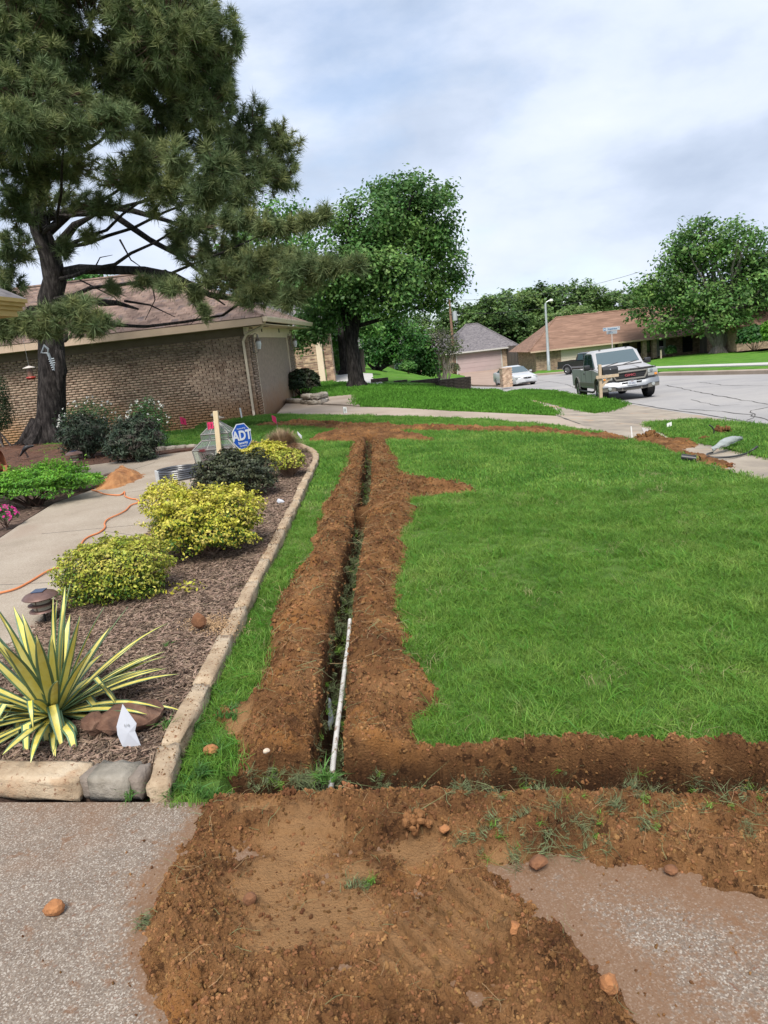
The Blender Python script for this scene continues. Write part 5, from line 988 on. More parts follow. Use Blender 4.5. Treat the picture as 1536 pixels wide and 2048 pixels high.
def crown_points(ells, n, clus=0.45, per=60, shell=0.55, flat=0.7):
    """clustered leaf positions through ellipsoids (c, r)"""
    vol = np.array([(e[1][0]*e[1][1]*e[1][2])**(2/3) for e in ells]); w = vol/vol.sum(); Ps = []; Ns = []
    for e, k in zip(ells, w):
        c = np.array(e[0]); r = np.array(e[1]); nc = max(3, int(n*k/per)); d = rdir(nc); rad = np.random.uniform(shell, 1.03, nc)[:, None]
        cc = c+d*r*rad; pp = np.repeat(cc, per, 0)+np.clip(np.random.normal(size=(nc*per, 3)), -1.5, 1.5)*clus*np.array([1, 1, flat])*np.random.uniform(0.5, 1.2, (nc*per, 1)); nn = np.repeat(d, per, 0)*0.8+np.array([0, 0, 0.7])+rdir(nc*per)*0.9
        Ps.append(pp); Ns.append(nn)
    return np.concatenate(Ps), np.concatenate(Ns)
def curve(a, b, k=6, bend=0.15, sag=0.0):
    a, b = Vector(a), Vector(b); L_ = (b-a).length; o = Vector((uni(-1, 1), uni(-1, 1), uni(-1, 1)))*bend*L_; r = []
    for i in range(k+1): t = i/k; r.append(a.lerp(b, t)+o*math.sin(PI*t)*0.5+Vector((0, 0, -sag*L_*math.sin(PI*t))) + Vector((uni(-1, 1), uni(-1, 1), uni(-1, 1)))*0.012*L_*(0 < i < k))
    return r
m_bark = mat('dark_bark', ((0.010, 0.009, 0.009), (0.030, 0.026, 0.025), (0.070, 0.062, 0.058)), scale=7, detail=9, rough=0.97, spec=0.08, bump=0.05, bscale=11, stretch=(2.2, 2.2, 0.5))
m_bark2 = mat('grey_bark', ((0.09, 0.075, 0.065), (0.17, 0.145, 0.125), (0.25, 0.22, 0.20)), scale=5, detail=9, rough=0.97, bump=0.03, bscale=9, stretch=(2, 2, 0.4))
def trunk_noise(mb, amp): mb.v = [(x+amp*random.gauss(0, .4), y+amp*random.gauss(0, .4), z) for x, y, z in mb.v]
# ---- the big pine
PB = at(92, 888); PY = PB.y
e = empty('pine_tree', (PB.x, PB.y, 0), 'huge pine with crooked black trunk and long needled branches before the brick house', 'pine tree'); E0 = Vector((PB.x, PB.y, 0))
tp = [(92, 893, 0), (98, 870, 0), (103, 830, 0), (104, 760, 0), (103, 700, 0), (101, 655, 0), (100, 600, -.1), (110, 560, -.1), (100, 510, -.2), (80, 460, -.3), (72, 425, -.3), (85, 330, -.2), (110, 220, 0), (130, 90, 0), (140, -80, 0), (140, -260, 0)]
tpts = [dep(px, py, PY+dy)-E0 for px, py, dy in tp]; wpx = [44, 33, 27, 25, 24, 22, 22, 21, 19, 17, 16, 14, 12, 10, 7, 4]
tr = MB(); tr.tube([p for p in tpts], [w/FPX*PY for w in wpx], 16)
for a_ in range(6):
    a = a_*1.05+.3; tr.tube([tpts[1]+Vector((math.cos(a)*.18, math.sin(a)*.18, .35)), Vector((math.cos(a)*.55, math.sin(a)*.55, .08)), Vector((math.cos(a)*1.0, math.sin(a)*1.0, -.1))], [.22, .14, .03], 7)
tr.build('trunk', m_bark, e, smooth=True)
MB().tube([dep(118, 700, PY-.42)-E0, dep(122, 740, PY-.45)-E0, dep(121, 780, PY-.4)-E0], [0.10, 0.16, 0.07], 8).build('trunk_scar', m_bark, e, smooth=True)
# clumps of the crown: pixel centre, pixel radii, distance from the camera
cl = [(180, 40, 190, 90, 15), (330, 60, 110, 100, 14.5), (40, 90, 90, 110, 14), (415, 70, 55, 75, 15), (60, 200, 110, 75, 13.5), (190, 180, 120, 80, 15.5), (310, 190, 110, 80, 15.5), (400, 210, 75, 65, 15), (340, 120, 120, 90, 17),
      (40, 250, 70, 55, 12.5), (130, 260, 70, 45, 13), (215, 235, 60, 40, 13), (330, 270, 80, 40, 16), (440, 150, 35, 80, 15.5), (470, 60, 10, 50, 15), (430, 300, 60, 50, 16), (500, 255, 60, 50, 16.5), (565, 285, 38, 50, 16.5), (560, 350, 50, 40, 16.5), (505, 330, 60, 60, 16), (470, 380, 60, 45, 15.5),
      (290, 310, 50, 40, 13.5), (350, 320, 38, 40, 13), (440, 335, 40, 50, 12.5), (410, 385, 40, 40, 12.5), (250, 355, 60, 40, 14), (330, 380, 70, 45, 15), (130, 330, 80, 35, 15), (50, 340, 60, 50, 15), (30, 420, 40, 50, 15), (110, 390, 70, 30, 17), (200, 410, 60, 25, 17),
      (390, 440, 60, 30, 15), (470, 440, 70, 30, 14.5), (555, 455, 60, 22, 14), (620, 440, 35, 18, 13.8), (650, 425, 14, 16, 13.6), (440, 500, 80, 40, 15), (360, 480, 35, 35, 16), (530, 520, 70, 35, 14), (600, 540, 65, 38, 13.5), (660, 530, 45, 25, 13.2), (705, 530, 28, 20, 13),
      (520, 580, 60, 35, 13.8), (580, 595, 45, 25, 13.5), (450, 560, 60, 40, 14.5), (395, 580, 25, 25, 15), (30, 500, 45, 40, 16), (20, 560, 35, 35, 16), (130, 500, 20, 30, 17.5), (180, 470, 25, 18, 17), (300, 560, 45, 14, 14.5), (345, 575, 30, 22, 13.5), (410, 620, 12, 18, 14), (225, 575, 20, 16, 16),
      (55, 640, 60, 28, 12.5), (130, 625, 65, 28, 12.3), (185, 645, 55, 26, 12.3), (95, 660, 50, 20, 12.4), (160, 600, 35, 14, 12.6), (10, 640, 30, 40, 12.6), (-60, 100, 80, 120, 14), (-50, 300, 70, 90, 14), (180, -80, 200, 70, 15), (380, -60, 90, 60, 15), (60, -60, 100, 80, 14)]
Pt = []; Dr = []; Cc = []; twig = MB(); limb = MB()
def tnode(c):       # nearest upper trunk point a little below
    best = min(tpts[6:], key=lambda p: abs(p.z-(c.z-0.5))+0.25*(p-c).length); return best
for (px, py, rx, ry, dd) in cl:
    c = dep(px, py, dd); sx_, sz_ = rx/FPX*dd, ry/FPX*dd; sy_ = 0.5*(sx_+sz_); cv = c-E0; t0 = tnode(cv)
    if max(rx, ry) > 55 and len(Pt) % 2 == 0: limb.tube(curve(t0, cv, 7, 0.10, 0.05), [0.055, 0.05, 0.045, 0.038, 0.032, 0.026, 0.02, 0.012], 6)
    n = int(6+rx*ry/42.0); d = rdir(n); rad = np.random.uniform(0.35, 1.0, n)[:, None]; pp = np.array(cv)+d*np.array([sx_, sy_, sz_])*rad
    Pt.append(pp); Dr.append(d*0.75+np.array([0, 0, 0.55])+rdir(n)*0.35); Cc.append(np.repeat([cv[:]], n, 0))
Pt = np.concatenate(Pt); Dr = np.concatenate(Dr); Cc = np.concatenate(Cc); Dr /= np.linalg.norm(Dr, axis=1, keepdims=True)
print('pine tufts', len(Pt))
for i in range(0, len(Pt)):
    a = Vector(Pt[i]-Dr[i]*0.08); b = Vector(Cc[i]); q = a.lerp(b, uni(0.25, 0.6))+Vector((0, 0, -.05)); twig.tube([q, a], [0.012, 0.006], 3, cap=False)
K = 72; n = len(Pt); d = np.repeat(Dr, K, 0); base = np.repeat(Pt, K, 0); m_ = n*K
perp = np.cross(d, np.random.normal(size=(m_, 3))); perp /= np.linalg.norm(perp, axis=1, keepdims=True); th = np.random.uniform(0.25, 1.75, m_)[:, None]
nd_ = d*np.cos(th)+perp*np.sin(th)+np.array([0, 0, -0.10]); ln = np.random.uniform(0.14, 0.235, m_)[:, None]*np.repeat(np.random.uniform(.8, 1.15, n), K)[:, None]; st = base - d*np.random.uniform(0, 0.16, m_)[:, None]
side = np.cross(nd_, np.random.normal(size=(m_, 3))); side /= np.linalg.norm(side, axis=1, keepdims=True)
V = np.stack([st-side*0.0072, st+side*0.0072, st+nd_*ln], 1).reshape(-1, 3)
tt_ = np.repeat(np.random.rand(n), K*3).astype(np.float32)
m_pine = mat('pine_needles', ((0.080, 0.118, 0.052), (0.130, 0.175, 0.076), (0.19, 0.225, 0.10)), scale=0.8, detail=4, rough=0.6, spec=0.2, island=0.4, trans=0.28, hue=0.012)
me = npmesh('needles', V, (np.arange(m_)*3)[:, None]+np.array([0, 1, 2]), m_pine)
a = me.attributes.new('tuft', 'FLOAT', 'POINT'); a.data.foreach_set('value', tt_)
def tuftmix(m, c, lo):
    t = m.node_tree; n_ = t.nodes; l = t.links; b = n_['Principled BSDF']; src = b.inputs['Base Color'].links[0].from_socket
    a = n_.new('ShaderNodeAttribute'); a.attribute_name = 'tuft'; mr = n_.new('ShaderNodeMapRange'); mr.inputs[1].default_value = lo; mr.inputs[2].default_value = 1; mr.inputs[4].default_value = 0.8; l.new(a.outputs['Fac'], mr.inputs[0])
    mx = n_.new('ShaderNodeMixRGB'); l.new(mr.outputs[0], mx.inputs[0]); l.new(src, mx.inputs[1]); mx.inputs[2].default_value = (*c, 1); l.new(mx.outputs[0], b.inputs['Base Color'])
tuftmix(m_pine, (0.26, 0.27, 0.10), 0.45)
link('needle_tufts', me, e); twig.build('twigs', mat('pine_twig', ((0.045, 0.03, 0.022), (0.11, 0.055, 0.035)), scale=3, rough=0.95), e); limb.build('limbs', m_bark, e, smooth=True)
for (pts_, ra) in (([(128, 545, PY), (160, 538, PY-.6), (220, 540, PY-1.5), (290, 541, PY-2.2), (350, 552, PY-2.8), (420, 590, PY-3.4), (480, 600, PY-3.8), (560, 600, PY-4)], 0.13), ([(90, 470, PY), (140, 425, PY-.5), (220, 425, PY-1), (300, 480, PY-2), (360, 512, PY-2.4), (420, 560, PY-2.8)], 0.12),
                   ([(80, 440, PY), (180, 408, PY), (260, 420, PY-.5), (330, 440, PY-1), (420, 470, PY-2)], 0.11), ([(110, 500, PY), (150, 450, PY-.8), (190, 430, PY-1.4)], .14), ([(60, 620, PY-4), (110, 612, PY-2), (105, 640, PY)], 0.08), ([(200, 605, PY-1.5), (235, 606, PY-2), (276, 618, PY-2.6)], 0.09), ([(118, 600, PY), (150, 605, PY-1), (200, 605, PY-1.5)], .1),
                   ([(250, 602, PY-2), (300, 610, PY-2.6), (350, 634, PY-3)], .03), ([(330, 543, PY-2.6), (370, 575, PY-3.2), (430, 596, PY-3.8), (450, 610, PY-3.9)], .05), ([(240, 480, PY-1), (262, 520, PY-1.4), (288, 538, PY-2)], 0.025), ([(300, 545, PY-2.2), (310, 600, PY-2.5), (290, 640, PY-2.8)], .02), ([(160, 560, PY-1), (230, 595, PY-2), (240, 610, PY-2.2)], .02), ([(380, 590, PY-3), (400, 630, PY-3.2), (380, 650, PY-3.3)], .02), ([(190, 535, PY-1), (200, 515, PY-1), (225, 510, PY-1.2)], .02)):
    q = [dep(*p)-E0 for p in pts_]; k = len(q); MB().tube(q, [ra*(1-0.75*i/(k-1)) for i in range(k)], 8).build('limb', m_bark, e, smooth=True)
# ---- broadleaf trees
def leafmat(name, cols, isl=0.35, hue=0.02, tr=0.3, sc_=0.5): return mat(name, cols, scale=sc_, detail=3, rough=0.5, spec=0.3, island=isl, trans=tr, hue=hue, geo=True)
def broadleaf(name, label, cat, base, trunkpath, radii, ells, n, lsize, ml, mb_=None, limbs=14, clus=0.45, per=60, group=None, shell=0.5, limb_r=0.10):
    base = Vector(base); e = empty(name, base, label, cat, group=group); t = MB(); tp_ = [Vector(p)-base for p in trunkpath]; t.tube(tp_, radii, 12)
    for a_ in range(5): a = a_*1.26+.2; r0 = radii[0]; t.tube([tp_[0]+Vector((0, 0, r0*1.5)), Vector((math.cos(a)*r0*1.1, math.sin(a)*r0*1.1, 0.02)), Vector((math.cos(a)*r0*1.6, math.sin(a)*r0*1.6, -.12))], [r0*.5, r0*.35, r0*.1], 6)
    t.build('trunk', mb_ or m_bark, e, smooth=True)
    el = [((Vector(c)-base)[:], r) for c, r in ells]; L2 = MB()
    for i in range(limbs):
        c, r = el[i % len(el)]; d = rdir(1)[0]*0.7; tgt = Vector(np.array(c)+d*np.array(r)); s0 = random.choice(tp_[len(tp_)//2:]); L2.tube(curve(s0, tgt, 6, .15), [limb_r*(1-k/8) for k in range(7)], 6)
    L2.build('limbs', mb_ or m_bark, e, smooth=True)
    Pn, Nn = crown_points(el, n, clus, per, shell); link('crown', leaf_mesh('crown', Pn, Nn, lsize, ml, 0.6), e); return e
m_pear = leafmat('pear_leaf', ((0.055, 0.125, 0.034), (0.095, 0.195, 0.048), (0.165, 0.28, 0.072)))
tb = at(713, 776); ty = tb.y
def ell(px, py, rx, ry, d_): c = dep(px, py, d_); return (c, (rx/FPX*d_, (rx+ry)/2/FPX*d_, ry/FPX*d_))
cr = [(810, 410, 60, 50), (740, 440, 70, 45), (860, 430, 55, 55), (690, 440, 45, 30), (790, 490, 100, 55), (880, 500, 40, 55), (700, 530, 90, 60), (830, 570, 80, 45), (890, 570, 45, 30), (905, 545, 30, 18), (775, 605, 78, 24), (640, 560, 60, 60), (650, 620, 70, 30), (620, 660, 45, 28), (850, 615, 40, 14), (780, 380, 40, 22), (820, 365, 30, 14), (880, 390, 22, 20), (760, 550, 100, 60), (600, 680, 35, 20)]
broadleaf('pear_tree', 'large dense green shade tree standing beyond the garage driveway, centre of the view', 'tree', (tb.x, tb.y, g(tb.x, tb.y)), [dep(715, 778, ty), dep(708, 730, ty), dep(704, 690, ty), dep(698, 655, ty), dep(685, 600, ty), dep(670, 560, ty)], [0.36, 0.29, 0.26, 0.24, 0.18, 0.12],
          [ell(a, b, c, d_, ty+uni(-1.2, 1.0)) for a, b, c, d_ in cr], 46000, 0.15, m_pear, limbs=26, clus=0.32, per=70, limb_r=0.11)
e_p = [o for o in col.objects if o.name.startswith('pear_tree')][0]
MB().tube([dep(*p)-e_p.location for p in ((703, 690, ty), (712, 640, ty), (722, 590, ty), (735, 540, ty))], [0.24, 0.2, 0.15, 0.09], 9).build('limb', m_bark, e_p, smooth=True)
# pale tree top behind the pine and left roof
m_fresh = leafmat('fresh_leaf', ((0.05, 0.13, 0.03), (0.09, 0.21, 0.045), (0.14, 0.28, 0.06)))
bb = dep(560, 700, 46); broadleaf('shade_tree', 'bright green tree showing between the pine branches and the pear tree', 'tree', (bb.x, 46, 0), [(bb.x, 46, 0), (bb.x, 46, 3), (bb.x+.3, 46, 6)], [0.3, 0.25, 0.15],
          [ell(560, 430, 40, 40, 46), ell(520, 440, 40, 40, 46), ell(590, 480, 45, 60, 46), ell(560, 560, 70, 60, 46), ell(500, 520, 60, 70, 46), ell(600, 640, 70, 60, 46)], 9000, 0.26, m_fresh, limbs=8, clus=0.5)
bb = dep(170, 640, 40); broadleaf('shade_tree', 'small patch of light green tree above the brick house roof beside the pine trunk', 'tree', (bb.x, 40, 0), [(bb.x, 40, 0), (bb.x, 40, 3)], [0.25, 0.15], [ell(185, 560, 30, 14, 40), ell(150, 570, 35, 16, 40)], 2500, 0.2, m_fresh, limbs=4, clus=0.3)
# second dark trunk and smaller yard trees
m_deep = leafmat('deep_leaf', ((0.022, 0.07, 0.016), (0.045, 0.13, 0.025), (0.08, 0.20, 0.035)))
def at2(px, py, dd): p = dep(px, py, dd); return Vector((p.x, dd, g(p.x, dd)))
b2_ = at2(695, 748, 47); broadleaf('shade_tree', 'leafy tree with dark straight trunk just behind the pear tree', 'tree', b2_, [b2_, dep(690, 690, 47), dep(682, 640, 47), dep(680, 600, 47)], [0.45, 0.42, 0.36, 0.2], [ell(660, 680, 25, 30, 49), ell(675, 640, 40, 40, 49), ell(640, 610, 50, 40, 49), ell(720, 640, 50, 40, 49), ell(665, 715, 22, 25, 50)], 9000, 0.22, m_fresh, limbs=8, clus=0.4)
b3 = at2(757, 747, 62); broadleaf('yard_tree', 'small round dark green tree on the raised lawn with low forked limbs', 'tree', b3, [b3, dep(756, 735, 62), dep(757, 722, 62)], [0.35, 0.3, 0.25], [ell(760, 690, 45, 40, 62), ell(735, 700, 30, 30, 62), ell(790, 700, 30, 30, 62), ell(800, 670, 40, 40, 63), ell(760, 655, 40, 30, 62)], 12000, 0.24, m_deep, limbs=14, clus=0.42)
e3 = [o for o in col.objects if o.name.startswith('yard_tree')][0]
for q in (((757, 740), (745, 735), (733, 725)), ((757, 740), (770, 733), (782, 727))): MB().tube([dep(a, b, 62)-e3.location for a, b in q], [0.2, .14, .08], 7).build('limb', m_bark, e3)
b4 = at2(838, 750, 66); broadleaf('shrub_tree', 'spreading green shrub tree beside the crepe myrtle', 'tree', b4, [b4, dep(838, 735, 66), dep(836, 715, 66)], [0.2, .15, .1], [ell(840, 715, 30, 25, 66), ell(820, 735, 22, 14, 66), ell(858, 735, 20, 16, 66), ell(838, 690, 26, 20, 66)], 6000, 0.25, m_deep, limbs=10, clus=0.4)
m_myr = leafmat('myrtle_leaf', ((0.045, 0.06, 0.03), (0.09, 0.10, 0.05), (0.10, 0.16, 0.05)))
b5 = at2(886, 750, 66); e = broadleaf('crepe_myrtle', 'vase shaped crepe myrtle of many thin pale stems before the grey roofed house', 'tree', b5, [b5, b5+Vector((0, 0, .3))], [0.15, .1], [ell(885, 675, 26, 14, 66), ell(865, 685, 14, 18, 66), ell(905, 690, 16, 16, 66), ell(888, 700, 20, 10, 66)], 1900, 0.2, m_myr, m_bark2, limbs=0, clus=0.45, per=30)
for i in range(18): tx_ = uni(852, 918); q = dep(tx_, uni(655, 690), 66); MB().tube(curve(Vector((uni(-.35, .35), 0, 0)), Vector((q.x, 66+uni(-.8, .8), q.z))-b5, 5, .08), [0.055, .05, .04, .03, .02, .012], 5).build('stem', m_bark2, e)
# large maple on the right
m_maple = leafmat('maple_leaf', ((0.055, 0.125, 0.034), (0.10, 0.20, 0.048), (0.165, 0.28, 0.070)))
b6 = at(1437, 707); y6 = b6.y; cr = [(1400, 490, 60, 35), (1460, 480, 60, 30), (1350, 520, 50, 35), (1510, 520, 60, 50), (1420, 540, 90, 45), (1330, 570, 45, 35), (1380, 600, 80, 35), (1290, 580, 32, 28), (1460, 600, 90, 45), (1540, 600, 60, 50), (1290, 625, 28, 20), (1340, 645, 50, 18), (1440, 645, 50, 18), (1310, 655, 25, 12), (1560, 560, 60, 60), (1410, 450, 22, 18), (1480, 455, 25, 15), (1360, 470, 25, 20)]
broadleaf('maple_tree', 'broad spreading maple with pale forked trunk on the lawn across the street', 'tree', b6, [dep(1437, 708, y6), dep(1438, 690, y6), dep(1440, 668, y6), dep(1448, 640, y6), dep(1460, 600, y6)], [0.75, 0.6, 0.5, 0.35, 0.2], [ell(a, b, c, d_, y6+uni(-3, 2)) for a, b, c, d_ in cr], 24000, 0.40, m_maple, m_bark2, limbs=40, clus=0.75, per=45, limb_r=0.2, shell=.35)
e6 = [o for o in col.objects if o.name.startswith('maple_tree')][0]
for q, r_ in ((((1437, 700), (1424, 680), (1405, 655), (1385, 620)), .35), (((1442, 700), (1452, 670), (1470, 640), (1490, 600)), .35), (((1434, 690), (1425, 660), (1420, 600), (1425, 540)), .3)): MB().tube([dep(a, b, y6)-e6.location for a, b in q], [r_, r_*.8, r_*.6, r_*.3], 8).build('limb', m_bark2, e6, smooth=True)
# woods: single trees in rows behind the houses
m_wood1 = leafmat('oak_leaf', ((0.050, 0.098, 0.028), (0.088, 0.158, 0.040), (0.14, 0.215, 0.058)), sc_=0.12); m_wood2 = leafmat('light_oak_leaf', ((0.05, 0.11, 0.02), (0.09, 0.18, 0.03), (0.14, 0.24, 0.045)), sc_=0.12)
protos_t = []
for s_ in range(4):
    el = [((0, 0, 8), (3.6, 3.6, 3)), ((1.6, 0, 6), (3, 3, 2.6)), ((-2, .5, 6.2), (3, 3, 2.8)), ((.5, -1.5, 4.2), (3.6, 3, 2.2)), ((uni(-2, 2), 0, 9.5), (2, 2, 1.6)), ((-2.5, -1, 3.5), (2, 2, 1.6)), ((2.5, -1, 3.2), (2.2, 2, 1.8))]
    Pn, Nn = crown_points(el, 8500, 0.55, 50, 0.6); protos_t.append(leaf_mesh('crown', Pn, Nn, 0.42, m_wood2 if s_ == 3 else m_wood1, 0.75))
tk = MB().tube([(0, 0, -.5), (.1, 0, 2.5), (0, .2, 6)], [0.38, 0.3, 0.15], 8).mesh('trunk', m_bark)
lm = MB()
for i in range(7): lm.tube(curve((0, 0, 2.5+i*.4), (uni(-3, 3), uni(-2, 2), uni(5, 8.5)), 5, .15), [.16, .13, .1, .08, .06, .03], 5)
lm = lm.mesh('limbs', m_bark)
wd = [(700, 640, 95, 1), (735, 630, 105, 3), (775, 640, 110, 0), (815, 630, 112, 3), (850, 622, 115, 1), (885, 632, 120, 1), (925, 605, 112, 0), (960, 595, 118, 2), (990, 588, 110, 1), (1030, 575, 116, 0), (1065, 570, 120, 1), (1100, 565, 118, 2), (1140, 560, 122, 0), (1175, 568, 118, 1), (1210, 570, 124, 2), (1245, 575, 120, 0), (1280, 580, 124, 1), (1320, 560, 126, 2), (962, 642, 117, 2), (1010, 628, 114, 0), (1050, 632, 110, 1), (935, 650, 116, 1), (1150, 610, 108, 0), (1240, 620, 106, 3), (1370, 560, 126, 1), (1420, 570, 128, 0), (1480, 560, 128, 2), (1530, 560, 126, 1), (1580, 560, 126, 0), (1470, 620, 112, 2), (1225, 640, 102, 3), (1100, 620, 106, 2), (640, 640, 90, 0), (1085, 668, 103, 1), (600, 650, 90, 2), (990, 662, 115, 2)]
WL = {}; ORD = 'first second third fourth fifth sixth seventh eighth ninth tenth eleventh twelfth thirteenth fourteenth fifteenth sixteenth seventeenth eighteenth nineteenth twentieth twenty-first twenty-second twenty-third twenty-fourth twenty-fifth'.split()
for tst, nm in ((lambda w: w[3] == 3, 'lighter yellow green woodland trees'), (lambda w: w[3] != 3 and w[2] < 112, 'dark nearer woodland trees behind the houses'), (lambda w: w[3] != 3 and w[2] >= 112, 'tall farther woodland trees on the skyline')):
    for r_, i in enumerate(sorted([i for i, w in enumerate(wd) if tst(w)], key=lambda i: wd[i][0])): WL[i] = ORD[r_]+' from the left of the '+nm
for i, (px, py, dd, k) in enumerate(wd):
    px += uni(-6, 6); py += uni(-7, 7)
    topz = dep(px, py, dd).z; x_ = dep(px, 690, dd).x; zb_ = g(x_, dd)-.3; s_ = (topz-zb_)/11.3; sw = s_*uni(0.9, 1.25)
    e = empty('woodland_tree', (x_, dd, zb_), WL[i], 'tree', rz=uni(0, 6.28), group='woodland trees behind the houses' if k != 3 else 'lighter woodland trees behind the houses'); e.scale = (sw, sw, s_)
    link('trunk', tk, e); link('limbs', lm, e); link('crown', protos_t[k], e)
# hedges and bushes ------------------------------------------------
def bush(name, label, cat, c, r, n, lsize, ml, sup=2.4, lump=0.12, lmin=0.72, asp=0.55, twigs=30, zmin=-0.25, group=None, core=True, rz=0.0, sprigs=0, mtw=None, seed=1, inner=None, tip=.55):
    """clipped or loose shrub: leaves over a lumpy superellipsoid, with inner leaves and twigs"""
    e = empty(name, c, label, cat, rz, group); d = rdir(n); d[:, 2] = np.where(d[:, 2] < zmin, -d[:, 2], d[:, 2]); rr = np.array(r)
    k = (np.abs(d[:, 0])**sup+np.abs(d[:, 1])**sup+np.abs(d[:, 2])**sup)**(-1/sup)
    lp_ = 1+lump*2*(fbm(d[:, 0]*2+seed*7, d[:, 1]*2+d[:, 2]*3.1, 0.5, 3, seed))
    rad = lmin+(1.02-lmin)*np.random.rand(n)**0.45
    h2 = r[2]*0.52; Pn = d*rr*(k*lp_*rad)[:, None]; Pn[:, 2] = Pn[:, 2]*0.52+h2; Pn[:, 2] = np.maximum(Pn[:, 2], 0.01+0.03*np.random.rand(n))
    Nn = d*0.8+np.array([0, 0, 0.55])+rdir(n)*0.75
    if sprigs:
        S = []; 
        for i in range(sprigs):
            j = np.random.randint(n); 
            if Pn[j][2] < h2: continue
            a = Pn[j]; u_ = d[j]*0.4+np.array([0, 0, 1.0]); L_ = uni(0.03, 0.13)*max(rr)
            for q in range(7): S.append(a+u_*L_*q/6+rdir(1)[0]*lsize*0.5)
        S = np.array(S); Pn = np.concatenate([Pn, S]); Nn = np.concatenate([Nn, rdir(len(S))+np.array([0, 0, .5])])
    if inner:       # privet: yellow fresh tips, older green leaves below and inside; fern: darker green there
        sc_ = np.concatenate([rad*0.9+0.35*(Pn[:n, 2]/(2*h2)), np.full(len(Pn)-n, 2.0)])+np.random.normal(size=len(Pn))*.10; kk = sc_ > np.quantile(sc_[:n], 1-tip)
        link('inner_leaves', leaf_mesh('inner_leaves', Pn[~kk], Nn[~kk], lsize, inner, asp), e); Pn, Nn = Pn[kk], Nn[kk]
    link('foliage', leaf_mesh('foliage', Pn, Nn, lsize, ml, asp), e)
    tw_ = MB()
    for i in range(twigs):
        q = d[i]*rr*k[i]*uni(.8, 1.05); q[2] = abs(q[2])*0.52+h2*0.9; tw_.tube(curve((uni(-.15, .15)*r[0], uni(-.15, .15)*r[1], 0), q, 4, .12), [0.012*max(rr)+.003, .009*max(rr)+.002, 0.006*max(rr)+.002, .003, .0015], 4)
    tw_.build('stems', mtw or MATS['pine_twig'], e); return e
m_gold = leafmat('golden_privet_leaf', ((0.27, 0.31, 0.025), (0.46, 0.43, 0.05), (0.62, 0.54, 0.14)), 0.35, 0.015, 0.25, 9); m_gold2 = leafmat('green_gold_leaf', ((0.15, 0.21, 0.02), (0.32, 0.34, 0.04), (0.50, 0.45, 0.10)), 0.45, 0.02, 0.25, 9)
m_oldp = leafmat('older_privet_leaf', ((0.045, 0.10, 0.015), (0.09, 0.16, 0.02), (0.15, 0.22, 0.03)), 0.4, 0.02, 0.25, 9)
m_lime = leafmat('fern_leaf', ((0.07, 0.20, 0.02), (0.13, 0.32, 0.03), (0.20, 0.42, 0.05)), 0.3, 0.015, 0.3, 4); m_dkbush = leafmat('dark_privet_leaf', ((0.025, 0.032, 0.018), (0.045, 0.055, 0.026), (0.075, 0.080, 0.040)), 0.5, 0.03, 0.1, 8)
m_nandina = leafmat('nandina_leaf', ((0.030, 0.050, 0.028), (0.050, 0.075, 0.045), (0.075, 0.055, 0.050)), 0.4, 0.04, 0.15, 5); m_hedge = leafmat('hedge_leaf', ((0.012, 0.035, 0.012), (0.03, 0.065, 0.022), (0.05, 0.06, 0.03)), 0.4, 0.03, 0.15, 3)
m_bare = mat('bare_stem', ((0.16, 0.10, 0.07), (0.28, 0.19, 0.13)), scale=9, rough=0.9)
def atb(px, py, h=0.07): p = at(px, py, h); return Vector((p.x, p.y, g(p.x, p.y)+h-.02))
def px2m(w, p): return w/FPX*math.hypot(p.y, CZ)
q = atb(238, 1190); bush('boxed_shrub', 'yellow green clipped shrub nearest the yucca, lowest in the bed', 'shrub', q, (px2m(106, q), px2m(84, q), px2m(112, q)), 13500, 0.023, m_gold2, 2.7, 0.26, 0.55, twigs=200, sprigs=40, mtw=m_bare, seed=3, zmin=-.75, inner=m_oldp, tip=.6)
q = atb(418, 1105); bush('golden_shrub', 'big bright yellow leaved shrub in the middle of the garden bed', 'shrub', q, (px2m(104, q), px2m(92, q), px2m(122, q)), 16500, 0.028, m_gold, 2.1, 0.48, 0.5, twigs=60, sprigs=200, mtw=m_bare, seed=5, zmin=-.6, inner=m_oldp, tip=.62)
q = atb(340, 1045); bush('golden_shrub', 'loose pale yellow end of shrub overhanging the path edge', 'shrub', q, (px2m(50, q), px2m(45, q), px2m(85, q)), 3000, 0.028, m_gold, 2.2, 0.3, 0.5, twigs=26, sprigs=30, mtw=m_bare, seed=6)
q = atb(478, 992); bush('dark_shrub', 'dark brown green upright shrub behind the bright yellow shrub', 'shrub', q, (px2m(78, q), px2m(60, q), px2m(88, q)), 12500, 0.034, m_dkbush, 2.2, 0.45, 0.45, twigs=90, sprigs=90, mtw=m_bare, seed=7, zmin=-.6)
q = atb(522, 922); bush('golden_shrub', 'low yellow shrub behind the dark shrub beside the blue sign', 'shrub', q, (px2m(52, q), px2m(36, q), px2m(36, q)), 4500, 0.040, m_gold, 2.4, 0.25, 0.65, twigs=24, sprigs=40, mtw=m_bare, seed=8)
q = atb(580, 952); bush('sparse_shrub', 'half bare twiggy shrub with yellow leaves at the far end of the bed', 'shrub', q, (px2m(34, q), px2m(40, q), px2m(55, q)), 1500, 0.034, m_gold2, 2.3, 0.2, 0.6, twigs=260, sprigs=10, mtw=m_bare, seed=9)
